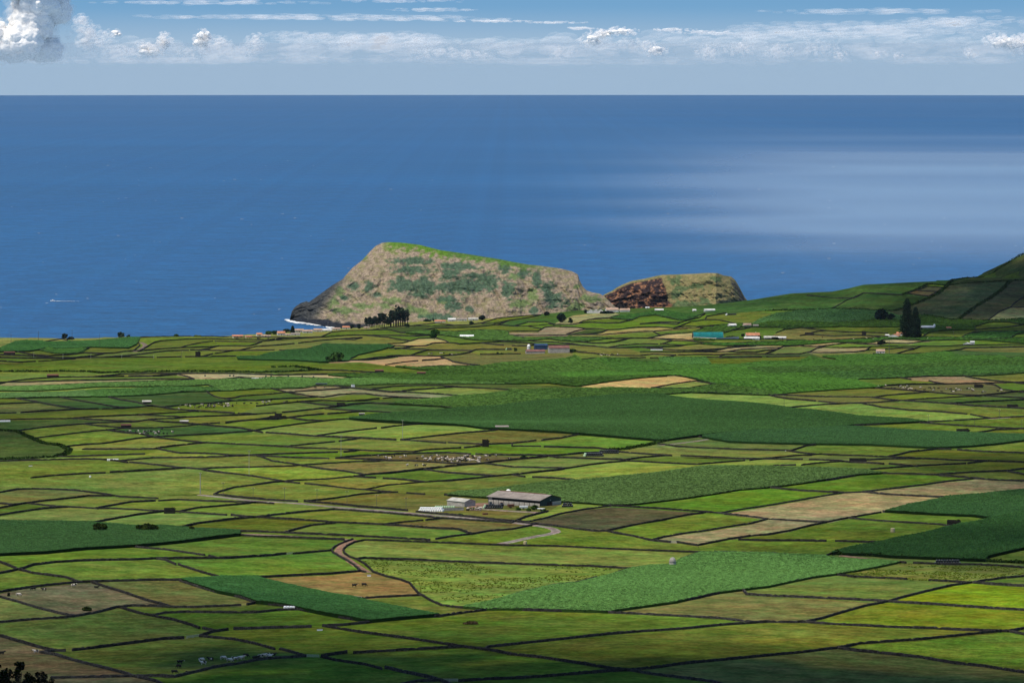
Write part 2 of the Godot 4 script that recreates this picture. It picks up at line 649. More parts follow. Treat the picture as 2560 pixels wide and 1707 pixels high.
func weeds(poly: PackedVector2Array, lo: Vector2, hi: Vector2, count: int) -> void:
	var places := []
	var tints := []
	for i in count * 4:
		var p := Vector2(rng.randf_range(lo.x, hi.x), rng.randf_range(lo.y, hi.y))
		if macro.get_noise_2d(p.x * 1.2, p.y * 1.2) < -0.1 or not Geometry2D.is_point_in_polygon(p, poly):
			continue
		var s := rng.randf_range(0.3, 1.0)
		places.append(Transform3D(Basis(Vector3.UP, rng.randf() * TAU).scaled(Vector3(s * 1.5, s * 0.6, s * 1.5)), ground(p, 0.1)))
		tints.append(srgb(Vector3(88, 102, 36) * rng.randf_range(0.8, 1.2)))
		if places.size() >= count:
			break
	var o := scatter("weeds", tuft(7, 1.0, 0.22), M.leaf, places, tints, self)
	tag(o, "dark tussocks and weeds dotting the yellow green pasture", "weeds")


func bushes(poly: PackedVector2Array, lo: Vector2, hi: Vector2) -> void:
	var places := []
	var tints := []
	for i in 2600:
		var p := Vector2(rng.randf_range(lo.x, hi.x), rng.randf_range(lo.y, hi.y))
		if macro.get_noise_2d(p.x * 2.2, p.y * 2.2) < -0.12 or not Geometry2D.is_point_in_polygon(p, poly):
			continue
		var s := rng.randf_range(1.0, 2.6)
		places.append(Transform3D(Basis(Vector3.UP, rng.randf() * TAU).scaled(Vector3(s, s * 0.8, s)), ground(p, 0.0)))
		tints.append(srgb(Vector3(62, 88, 30) * rng.randf_range(0.7, 1.25)))
	var o := scatter("scrub", clump(60, 1.0, 0.42), M.leaf, places, tints, self)
	tag(o, "low green scrub filling the rough strip beside the lane at left", "scrub")


func clump(leaves: int, r: float, leaf: float) -> ArrayMesh:
	var st := flat()
	add_leaves(st, Vector3(0, r * 0.8, 0), Vector3(r, r * 0.85, r), leaves, leaf, Color.WHITE, 0.3)
	st.generate_normals()
	return st.commit()


func add_leaves(st: SurfaceTool, at: Vector3, rad: Vector3, n: int, leaf: float, col: Color, vary: float) -> void:
	for i in n:
		var dir := Vector3(rng.randfn(), rng.randfn(), rng.randfn()).normalized()
		var q := at + dir * rad * pow(rng.randf_range(0.35, 1.0), 0.5)
		var a := (dir + Vector3(rng.randfn(), rng.randfn(), rng.randfn()) * 0.6).normalized()
		var u := a.cross(Vector3.UP if absf(a.y) < 0.9 else Vector3.RIGHT).normalized().rotated(a, rng.randf() * TAU)
		var v := a.cross(u)
		var s := leaf * rng.randf_range(0.6, 1.3)
		var k := 1.0 + rng.randf_range(-vary, vary)
		st.set_color(Color(col.r * k, col.g * k, col.b * k))
		quad(st, q - u * s - v * s * 0.5, q + u * s * 0.4 - v * s, q + u * s + v * s * 0.5, q - u * s * 0.3 + v * s)


# ---------------------------------------------------------------- walls, hedges, roads
func resampled(p: PackedVector2Array, step: float) -> PackedVector2Array:
	var out := PackedVector2Array([p[0]])
	for i in p.size() - 1:
		var n := maxi(1, int(p[i].distance_to(p[i + 1]) / step))
		for s in range(1, n + 1):
			out.append(p[i].lerp(p[i + 1], float(s) / n))
	return out


func wall(label: String, a: Array) -> void:
	var p := pairs(a)
	var dist := -(p[0].y + p[p.size() - 1].y) * 0.5
	p = resampled(p, clampf(dist / 1700.0 * 1.1, 1.1, 4.0))
	var st := flat() if label != "" else far_walls
	var tall := rng.randf_range(1.12, 1.4) * (1.0 + 0.3 * smoothstep(2400.0, 5500.0, dist))
	var tone := rng.randf_range(0.8, 1.25)
	var rings := []
	for i in p.size():
		var dir := (p[mini(i + 1, p.size() - 1)] - p[maxi(i - 1, 0)]).normalized()
		var nrm := Vector2(-dir.y, dir.x)
		var h := tall * (1.0 + 0.06 * rng.randfn() + 0.10 * macro.get_noise_2d(p[i].x * 3.0, p[i].y * 3.0))
		if rng.randf() < 0.02:
			h *= 0.65
		var wob := rng.randf_range(-0.1, 0.1)
		var y := land(p[i].x, p[i].y)
		var r := []
		for s in [[-0.55, -1.0], [-0.42, h * 0.6], [-0.30, h], [0.30, h * rng.randf_range(0.92, 1.05)], [0.42, h * 0.6], [0.55, -1.0]]:
			var q: Vector2 = p[i] + nrm * (s[0] + wob)
			r.append(Vector3(q.x, y + s[1], q.y))
		rings.append(r)
	for i in rings.size() - 1:
		for k in 5:
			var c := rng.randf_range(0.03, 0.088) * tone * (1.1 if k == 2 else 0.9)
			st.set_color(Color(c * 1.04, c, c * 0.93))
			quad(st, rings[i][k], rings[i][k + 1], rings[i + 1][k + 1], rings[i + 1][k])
	for e in [0, rings.size() - 1]:
		var r: Array = rings[e]
		quad(st, r[0], r[1], r[4], r[5])
		quad(st, r[1], r[2], r[3], r[4])
	if label != "":
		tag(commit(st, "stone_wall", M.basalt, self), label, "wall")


func hedge(label: String, a: Array) -> void:
	var p := pairs(a)
	var dist := -(p[0].y + p[p.size() - 1].y) * 0.5
	var step := clampf(dist / 1700.0 * 1.6, 1.6, 4.5)
	p = resampled(p, step)
	var st := flat()
	for q in p:
		var s := rng.randf_range(0.7, 1.25) * step * 0.9
		var hgt := rng.randf_range(1.1, 2.2)
		add_leaves(st, ground(q, hgt * 0.5), Vector3(s, hgt * 0.6, 1.3), 22, 0.35 + step * 0.12, srgb(Vector3(46, 62, 30) * rng.randf_range(0.8, 1.15)), 0.35)
	tag(commit(st, "hedge", M.leaf, self), label, "hedge")


func strip(called: String, label: String, a: Array, width: float, col: Color, lift := 0.32) -> void:
	var c := Curve2D.new()
	var p := pairs(a)
	for i in p.size():
		var t := (p[mini(i + 1, p.size() - 1)] - p[maxi(i - 1, 0)]) * 0.17
		c.add_point(p[i], -t, t)
	c.bake_interval = 6.0
	var b := c.get_baked_points()
	var st := smooth()
	var grid := []
	for i in b.size():
		var dir := (b[mini(i + 1, b.size() - 1)] - b[maxi(i - 1, 0)]).normalized()
		var n := Vector2(-dir.y, dir.x)
		var row := []
		for k in 7:
			var o := (k - 3) / 3.0
			var q := b[i] + n * o * width * 0.5 * (1.0 + 0.08 * fine.get_noise_2d(b[i].x, b[i].y))
			var rut := 1.12 if absf(o) in [2.0 / 3.0] else (0.9 if k == 3 else 1.0)
			row.append([ground(q, lift if absf(o) < 0.9 else lift - 0.35), col * rut * (1.0 + 0.2 * fine.get_noise_2d(q.x, q.y)), q / 60.0])
		grid.append(row)
	sheet(st, grid)
	tag(commit(st, called, M.road, self), label, "road", "", "structure")


func lay_roads() -> void:
	var tar := Color(0.34, 0.28, 0.24)
	var dirt := Color(0.36, 0.22, 0.15)
	strip("lane", "straight tarred lane running past the white bales to the big barn", [-1011,-14254,84,93,113,169,147,167,186,433,174,347,132,187,175,214,57,70], 7.0, tar)
	strip("track", "grey tarred bend curling out below the barn walls", [57,-12574,19,34,34,55,14,104,-26,86,-50,102,-59,150,-27,54], 6.5, tar * 1.05, 0.36)
	strip("lane", "reddish lane between walls ending at the red bend", [-755,-12140,49,11,113,57,135,64,27,18], 5.5, Color(0.30, 0.22, 0.18), 0.34)
	strip("track", "red earth lane bending downhill between curved stone walls", [-432,-11989,-16,96,-10,176,2,163,28,183,37,255,37,229], 5.0, dirt, 0.38)
	strip("track", "pale farm track along the edge of the wide maize field", [556,-16761,164,-337,147,-407], 4.0, tar)
	strip("lane", "grey lane between the dark crop tongue and the right edge pastures", [1788,-18859,162,-123,163,-73,133,-94], 4.5, tar * 1.2)
	strip("track", "brown track curling up from the shore pastures at left", [-2356,-27368,-4,-662,-27,-577,-71,-523], 7.0, Color(0.28, 0.22, 0.17))
	strip("yard", "red earth yard between the grey shed and the big barn", [-105,-13332,26,-266], 16.0, dirt)
	strip("yard", "trampled muddy strip in front of the big barn", [-120,-13149,32,-62,98,113,84,73], 7.0, Color(0.34, 0.26, 0.2), 0.42)
	strip("track", "red earth verge below the hedge beside the pale leafy crop", [880,-11735,42,75,40,91], 4.0, dirt, 0.4)


# ---------------------------------------------------------------- islets
func outline(t: Array, px: float) -> float:
	for i in range(1, t.size()):
		if px <= t[i].x:
			return lerpf(t[i - 1].y, t[i].y, clampf((px - t[i - 1].x) / (t[i].x - t[i - 1].x), 0.0, 1.0))
	return t[t.size() - 1].y


func islet(called: String, label: String, top: Array, shore: Array, slope: float, paint: Callable, nu: int, nv: int, shape: Callable) -> void:
	var st := smooth()
	var p0: float = top[0].x
	var p1: float = top[top.size() - 1].x
	var grid := []
	var nz := FastNoiseLite.new()
	nz.seed = 77
	nz.frequency = 0.018
	nz.fractal_octaves = 5
	for j in nv + 10:
		var row := []
		for i in nu + 1:
			var px := lerpf(p0, p1, float(i) / nu)
			var d0 := outline(shore, px)
			var base := -d0 * d0 / (2.0 * EARTH) - 1.5
			var rise0 := EYE - (outline(top, px) - EYE_ROW) * d0 / F - base
			var back := 15.0 + slope * maxf(rise0, 4.0)
			var peak := EYE - (outline(top, px) - EYE_ROW) * (d0 + back) / F - base
			var d: float
			var y: float
			if j <= nv:
				var v := float(j) / nv
				var s: Vector2 = shape.call(px, v)
				var edge := sin(PI * v)
				var n := nz.get_noise_3d(px * 0.9, v * 130.0, 0.0)
				var ledge := nz.get_noise_3d(px * 0.5, v * 260.0, 50.0)
				var gully := absf(nz.get_noise_3d(px * 1.7 + 190.0 * v, v * 45.0, 90.0))
				d = d0 + back * s.x - (14.0 * n + 10.0 * ledge - 15.0 * gully) * edge
				y = base + peak * s.y + (4.0 * n) * edge
			else:
				var w := float(j - nv) / 9.0
				d = d0 + back * (1.0 + 0.9 * w)
				y = base + peak * (1.0 - w * w) - 1.0 * w
			var at := Vector3((px - 1280.0) / F * d, y, -d)
			var rw := EYE_ROW + F * (EYE - y) / d
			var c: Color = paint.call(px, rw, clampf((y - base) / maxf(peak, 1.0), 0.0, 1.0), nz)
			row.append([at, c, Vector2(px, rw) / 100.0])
		grid.append(row)
	sheet(st, grid)
	tag(commit(st, called, M.rock, self), label, "island", "", "")


func blot(px: float, row: float, spots: Array, n: float) -> float:
	var best := 0.0
	for s in spots:
		var e := sqrt(pow((px - s[0]) / s[2], 2.0) + pow((row - s[1]) / s[3], 2.0))
		best = maxf(best, 1.25 - e + n)
	return smoothstep(0.0, 0.62, best)


func islets() -> void:
	var shrubs := [[1034, 652, 56, 9], [1026, 674, 54, 10], [1146, 666, 52, 11], [1123, 684, 24, 16], [924, 717, 14, 13], [1006, 712, 36, 19], [1057, 718, 42, 24], [1047, 735, 17, 11], [1159, 715, 92, 19], [1218, 702, 32, 20], [1269, 722, 17, 24], [884, 715, 16, 11], [1343, 698, 12, 22], [1368, 720, 18, 20], [1387, 750, 24, 20], [1120, 748, 36, 8], [860, 745, 14, 6], [940, 738, 12, 6], [1262, 668, 18, 16], [1310, 684, 20, 10], [1190, 690, 40, 8], [1090, 792, 40, 9], [1175, 772, 12, 8], [1135, 765, 22, 14], [1335, 778, 12, 10], [1060, 700, 14, 8]]
	var lawns := [[1475, 746, 26, 9], [1440, 764, 24, 11], [835, 752, 14, 14], [850, 728, 10, 16], [910, 637, 12, 10], [860, 775, 36, 9], [905, 765, 26, 8], [960, 765, 18, 10], [1110, 752, 18, 8], [1030, 775, 30, 10], [1290, 690, 20, 8], [1300, 760, 26, 14], [1440, 715, 10, 6], [980, 752, 24, 8], [1330, 740, 14, 20], [1065, 785, 22, 10]]
	var top := [Vector2(724, 797), Vector2(729, 778), Vector2(737, 767), Vector2(752, 757), Vector2(765, 753), Vector2(772, 755), Vector2(800, 735), Vector2(830, 713), Vector2(857, 697), Vector2(864, 688), Vector2(880, 670), Vector2(905, 650), Vector2(925, 628), Vector2(940, 614), Vector2(955, 607), Vector2(970, 605), Vector2(1000, 606), Vector2(1050, 612), Vector2(1100, 625), Vector2(1150, 632), Vector2(1200, 640), Vector2(1250, 648), Vector2(1280, 654), Vector2(1320, 661), Vector2(1350, 664), Vector2(1400, 671), Vector2(1430, 678), Vector2(1445, 686), Vector2(1449, 700), Vector2(1457, 716), Vector2(1467, 726), Vector2(1482, 731), Vector2(1500, 734), Vector2(1512, 741), Vector2(1527, 756), Vector2(1540, 768), Vector2(1552, 790)]
	var shore := [Vector2(700, 7030), Vector2(735, 7025), Vector2(800, 6910), Vector2(850, 6840), Vector2(900, 6790), Vector2(1000, 6750), Vector2(1300, 6740), Vector2(1560, 6830)]
	islet("islet", "larger rocky islet with tan slopes, green top and dark left point", top, shore, 1.25, func(px, row, up, nz):
		var n: float = nz.get_noise_2d(px * 2.2, row * 4.0)
		var n2: float = nz.get_noise_2d(px * 7.0, row * 16.0)
		var n3: float = nz.get_noise_2d(px * 2.0 + 400.0, row * 30.0)
		var c := Vector3(168, 151, 131) * (1.0 + 0.26 * n2 + 0.10 * n)
		c = c.lerp(Vector3(96, 88, 80), clampf((n3 - 0.22) * 3.0, 0.0, 0.55))
		c = c.lerp(Vector3(134, 130, 92), clampf(0.15 + n * 1.5 + n2 * 0.9, 0.0, 0.75))
		c = c.lerp(Vector3(92, 128, 70), blot(px, row, lawns, n * 0.8 + n2 * 0.3) * 0.6)
		c = c.lerp(Vector3(74, 100, 80) * (1.0 + 0.35 * n2), blot(px, row, shrubs, n * 0.8 + n2 * 0.35) * 0.86)
		var cap := clampf((up - 0.90 + 0.10 * n + 0.03 * n2) * 16.0, 0.0, 1.0) * smoothstep(945.0, 985.0, px) * (1.0 - smoothstep(1270.0, 1420.0, px))
		c = c.lerp(Vector3(98, 134, 54) if px < 1120.0 else Vector3(92, 124, 62), cap)
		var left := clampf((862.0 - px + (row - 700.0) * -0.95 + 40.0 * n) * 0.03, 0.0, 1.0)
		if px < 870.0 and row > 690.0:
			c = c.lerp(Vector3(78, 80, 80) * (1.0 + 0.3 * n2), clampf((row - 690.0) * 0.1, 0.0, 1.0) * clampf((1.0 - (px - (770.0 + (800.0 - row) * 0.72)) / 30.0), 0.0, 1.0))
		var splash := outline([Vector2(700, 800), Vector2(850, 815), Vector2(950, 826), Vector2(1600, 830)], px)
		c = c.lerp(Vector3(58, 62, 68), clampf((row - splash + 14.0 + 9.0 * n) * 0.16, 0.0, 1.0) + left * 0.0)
		return srgb(c, 1.3), 520, 150, func(px, v):
		if v < 0.1:
			return Vector2(v * 0.25, v * 1.3)
		var t: float = (v - 0.1) / 0.9
		var s: float = 1.0 - smoothstep(0.0, 1.0, (px - 760.0) / 90.0)
		return Vector2(0.025 + 0.975 * pow(t, 1.0 + 0.35 * t), 0.13 + 0.87 * pow(t, lerpf(0.92, 0.7, s))))
	var top2 := [Vector2(1470, 790), Vector2(1490, 755), Vector2(1509, 737), Vector2(1530, 727), Vector2(1545, 717), Vector2(1562, 709), Vector2(1580, 702), Vector2(1610, 697), Vector2(1640, 690), Vector2(1656, 687), Vector2(1690, 686), Vector2(1740, 684), Vector2(1770, 682), Vector2(1795, 683), Vector2(1812, 689), Vector2(1828, 691), Vector2(1838, 699), Vector2(1846, 712), Vector2(1853, 725), Vector2(1862, 742), Vector2(1870, 752), Vector2(1884, 790)]
	var shore2 := [Vector2(1460, 7230), Vector2(1640, 7230), Vector2(1668, 7210), Vector2(1690, 7150), Vector2(1790, 7120), Vector2(1830, 7180), Vector2(1890, 7240)]
	var shrubs2 := [[1720, 765, 40, 14], [1690, 735, 10, 20], [1690, 700, 14, 16], [1760, 755, 18, 10], [1745, 715, 18, 8], [1790, 700, 16, 8], [1705, 722, 16, 8]]
	islet("islet", "smaller islet with a dark red cliff and grassy rounded top", top2, shore2, 1.1, func(px, row, up, nz):
		var n: float = nz.get_noise_2d(px * 2.6, row * 3.4)
		var n2: float = nz.get_noise_2d(px * 9.0, row * 9.0)
		var c := Vector3(150, 138, 98) * (1.0 + 0.14 * n2)
		c = c.lerp(Vector3(122, 124, 82), clampf(0.3 + n * 1.0 + n2 * 0.7, 0.0, 0.75))
		c = c.lerp(Vector3(80, 106, 72), blot(px, row, shrubs2, n + n2 * 0.4) * 0.7)
		var rim: float = 1656.0 + (row - 687.0) * 0.32 + 10.0 * n
		var cliff := clampf((rim - px) * 0.18, 0.0, 1.0) * clampf((0.965 - up) * 24.0, 0.0, 1.0)
		var rust := clampf(n * 2.2 + n2 * 1.6 + (row - 725.0) * 0.012, 0.0, 1.0)
		c = c.lerp(Vector3(62, 54, 56).lerp(Vector3(168, 122, 92), rust), cliff)
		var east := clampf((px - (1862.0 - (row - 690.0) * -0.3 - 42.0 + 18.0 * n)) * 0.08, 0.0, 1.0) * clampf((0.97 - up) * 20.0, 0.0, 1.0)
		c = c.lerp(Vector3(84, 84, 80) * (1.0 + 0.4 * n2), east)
		return srgb(c, 1.25), 260, 110, func(px, v):
		var steep := 1.0 - smoothstep(1650.0, 1690.0, px)
		steep = maxf(steep, 0.8 * smoothstep(1780.0, 1850.0, px))
		return Vector2(lerpf(pow(v, 1.2), 0.55 * pow(v, 2.6) + 0.45 * pow(v, 7.0), steep), pow(v, 0.85)))
	# surf along the rocks
	var rag := [[Vector2(712, 799), Vector2(745, 809), 1.4], [Vector2(742, 806), Vector2(800, 814), 2.0], [Vector2(778, 810), Vector2(850, 819), 5.5], [Vector2(840, 817), Vector2(895, 826), 2.0]]
	for k in rag.size():
		var st := flat()
		for s in 70:
			var t := rng.randf()
			var px: float = lerpf(rag[k][0].x, rag[k][1].x, t)
			var row: float = lerpf(rag[k][0].y, rag[k][1].y, t) + rng.randfn() * 0.45 * rag[k][2] * sin(PI * t)
			var d: float = F * EYE / (row - EYE_ROW)
			for i in 3:
				d = F * (EYE - sea_level(0, d)) / (row - EYE_ROW)
			var at := Vector3((px - 1280.0) / F * d, sea_level(0, d) + 0.35 + 0.01 * s, -d)
			var w := rng.randf_range(1.5, 5.0)
			var l := rng.randf_range(3.0, 12.0)
			var fan := []
			for q in 8:
				fan.append(at + Vector3(cos(TAU * q / 8) * w * rng.randf_range(0.6, 1.3), 0, sin(TAU * q / 8) * l * rng.randf_range(0.6, 1.2)))
			for q in range(1, 7):
				tri(st, fan[0], fan[q + 1], fan[q])
		tag(commit(st, "surf", M.foam, self), ["thin white surf at the dark point of the larger islet", "line of surf under the dark cliff of the larger islet", "broad white surf breaking below the tan slopes of the islet", "surf fading out behind the seaside houses"][k], "surf", "", "stuff")


# ---------------------------------------------------------------- clouds
func make_puff() -> void:
	var t := (1.0 + sqrt(5.0)) / 2.0
	var v := [Vector3(-1, t, 0), Vector3(1, t, 0), Vector3(-1, -t, 0), Vector3(1, -t, 0), Vector3(0, -1, t), Vector3(0, 1, t), Vector3(0, -1, -t), Vector3(0, 1, -t), Vector3(t, 0, -1), Vector3(t, 0, 1), Vector3(-t, 0, -1), Vector3(-t, 0, 1)]
	for i in v.size():
		v[i] = v[i].normalized()
	var f := [0, 11, 5, 0, 5, 1, 0, 1, 7, 0, 7, 10, 0, 10, 11, 1, 5, 9, 5, 11, 4, 11, 10, 2, 10, 7, 6, 7, 1, 8, 3, 9, 4, 3, 4, 2, 3, 2, 6, 3, 6, 8, 3, 8, 9, 4, 9, 5, 2, 4, 11, 6, 2, 10, 8, 6, 7, 9, 8, 1]
	for pass_ in 5:
		if pass_ == 1:
			for p in v:
				puff_v.append(p)
			for i in range(0, f.size(), 3):
				puff_f.append_array([f[i], f[i + 2], f[i + 1]])
		var g := []
		var mid := {}
		for i in range(0, f.size(), 3):
			var m := []
			for k in 3:
				var a: int = f[i + k]
				var b: int = f[i + (k + 1) % 3]
				var key := Vector2i(mini(a, b), maxi(a, b))
				if not mid.has(key):
					mid[key] = v.size()
					v.append(((v[a] + v[b]) as Vector3).normalized())
				m.append(mid[key])
			g.append_array([f[i], m[0], m[2], m[0], f[i + 1], m[1], m[2], m[1], f[i + 2], m[0], m[1], m[2]])
		f = g
	for p in v:
		ball_v.append(p)
	for i in range(0, f.size(), 3):
		ball_f.append_array([f[i], f[i + 2], f[i + 1]])


func cloud_body(parent: Node, dist: float, balls: Array) -> void:
	# billowing heaps: spheres pushed out by cell noise at three sizes, flat underneath
	var cells := FastNoiseLite.new()
	cells.seed = 17
	cells.noise_type = FastNoiseLite.TYPE_CELLULAR
	cells.cellular_return_type = FastNoiseLite.RETURN_DISTANCE
	cells.frequency = 1.0
	cells.fractal_type = FastNoiseLite.FRACTAL_NONE
	var k := dist / F
	var st := smooth()
	var soft := []
	var o := 0.0
	var all := []
	for b in balls:
		if b[2] > 30:
			all.append(b)
			continue
		for i in 7:
			var s: float = rng.randf_range(0.35, 0.62)
			all.append([b[0] + rng.randf_range(-0.9, 0.9) * b[2], b[1] + rng.randf_range(-0.6, 0.6) * b[3], b[2] * s, b[3] * s * 0.9, b[4] + rng.randf_range(-8.0, 8.0)])
	for b in all:
		var c := Vector3((b[0] - 1280.0) * k, EYE - (b[1] - EYE_ROW) * k, -dist - b[4] * k)
		var pts := PackedVector3Array()
		o += 13.0
		for p in ball_v:
			var q: Vector3 = p * Vector3(b[2], b[3], b[2]) / minf(26.0, b[2]) + Vector3(o, o, o)
			var r := 1.22 - 0.38 * cells.get_noise_3dv(q * 1.1) - 0.10 * cells.get_noise_3dv(q * 2.7) - 0.035 * cells.get_noise_3dv(q * 6.0) - 0.40
			var w := p * r * Vector3(b[2], b[3], b[2]) * k
			pts.append(c + w)
		st.set_color(Color(0.97, 0.96, 0.94))
		for i in ball_f:
			st.add_vertex(pts[i])
		for i in (150 if b[2] > 30 else 60):
			var q: Vector3 = pts[rng.randi() % pts.size()]
			var r := k * rng.randf_range(0.10, 0.34) * minf(b[2], b[3]) 
			soft.append([q.lerp(c, rng.randf_range(-0.12, 0.12)), Vector3(r * 1.3, r, r), rng.randf_range(0.04, 0.10), Vector3(0.98, 0.98, 0.98)])
	commit(st, "heap", M.cumulus, parent)
	var f := add_puffs(soft, "fringe", "")
	f.reparent(parent, false)
	f.name = "fringe"
	f.remove_meta("kind")
	f.remove_meta("category")
	f.set_meta("kind", "stuff")


func add_puffs(where: Array, called: String, label: String) -> MeshInstance3D:
	var verts := PackedVector3Array()
	var norms := PackedVector3Array()
	var cols := PackedColorArray()
	var idx := PackedInt32Array()
	for w in where:
		var at: Vector3 = w[0]
		var r: Vector3 = w[1]
		var off := verts.size()
		var o := Vector3(rng.randf(), rng.randf(), rng.randf()) * 100.0
		for p in puff_v:
			var q: Vector3 = p * (1.0 + 0.45 * macro.get_noise_3dv(p * 55.0 + o))
			verts.append(at + q * r)
			norms.append((p / r).normalized())
			cols.append(Color(w[3].x, w[3].y, w[3].z, w[2]))
		for i in puff_f:
			idx.append(off + i)
	var a := []
	a.resize(Mesh.ARRAY_MAX)
	a[Mesh.ARRAY_VERTEX] = verts
	a[Mesh.ARRAY_NORMAL] = norms
	a[Mesh.ARRAY_COLOR] = cols
	a[Mesh.ARRAY_INDEX] = idx
	var m := ArrayMesh.new()
	m.add_surface_from_arrays(Mesh.PRIMITIVE_TRIANGLES, a)
	var o2 := put(m, called, M.vapour, self)
	tag(o2, label, "cloud", "", "stuff")
	return o2


func far_cloud(label: String, dist: float, lumps: Array, called := "cumulus_cloud", balls := []) -> void:
	# lumps: column, row, half width, half height, puffs, opacity, puff size
	var k := dist / F
	var where := []
	for l in lumps:
		for i in int(l[4] * 1.1):
			var a := rng.randf() * TAU
			var q := sqrt(rng.randf())
			var px: float = l[0] + cos(a) * q * l[2]
			var row: float = l[1] + sin(a) * q * l[3]
			var s: float = l[6] * rng.randf_range(0.45, 1.1) * (1.1 - 0.6 * q)
			var d: float = dist + rng.randfn() * l[2] * k * 0.5
			var r := Vector3(s, s * 0.85, s) * k
			if l.size() > 7:
				r.x *= l[7]
			where.append([Vector3((px - 1280.0) * k, EYE - (row - EYE_ROW) * k, -d), r, l[5] * rng.randf_range(0.5, 0.9) * (1.1 - 0.6 * q), Vector3(0.97, 0.96, 0.95)])
	var o := add_puffs(where, called, label)
	if balls.size():
		cloud_body(o, dist, balls)


func near_cloud(label: String, spots: Array, height: float) -> void:
	# spots: ground point, half width, half depth, puffs, opacity
	var where := []
	for s in spots:
		var g := ground(s[0])
		var at: Vector3 = g + SUN_DIR * ((height - g.y) / SUN_DIR.y)
		for i in int(s[3]):
			var a := rng.randf() * TAU
			var q: float = pow(rng.randf(), 0.62)
			var r := rng.randf_range(55.0, 120.0) * (1.25 - 0.5 * q)
			where.append([at + Vector3(cos(a) * q * s[1], rng.randf_range(0.0, 130.0) * (1.0 - q), sin(a) * q * s[2]), Vector3(r, r * 0.6, r), s[4], Vector3(0.9, 0.9, 0.9)])
	add_puffs(where, "overhead_cloud", label)


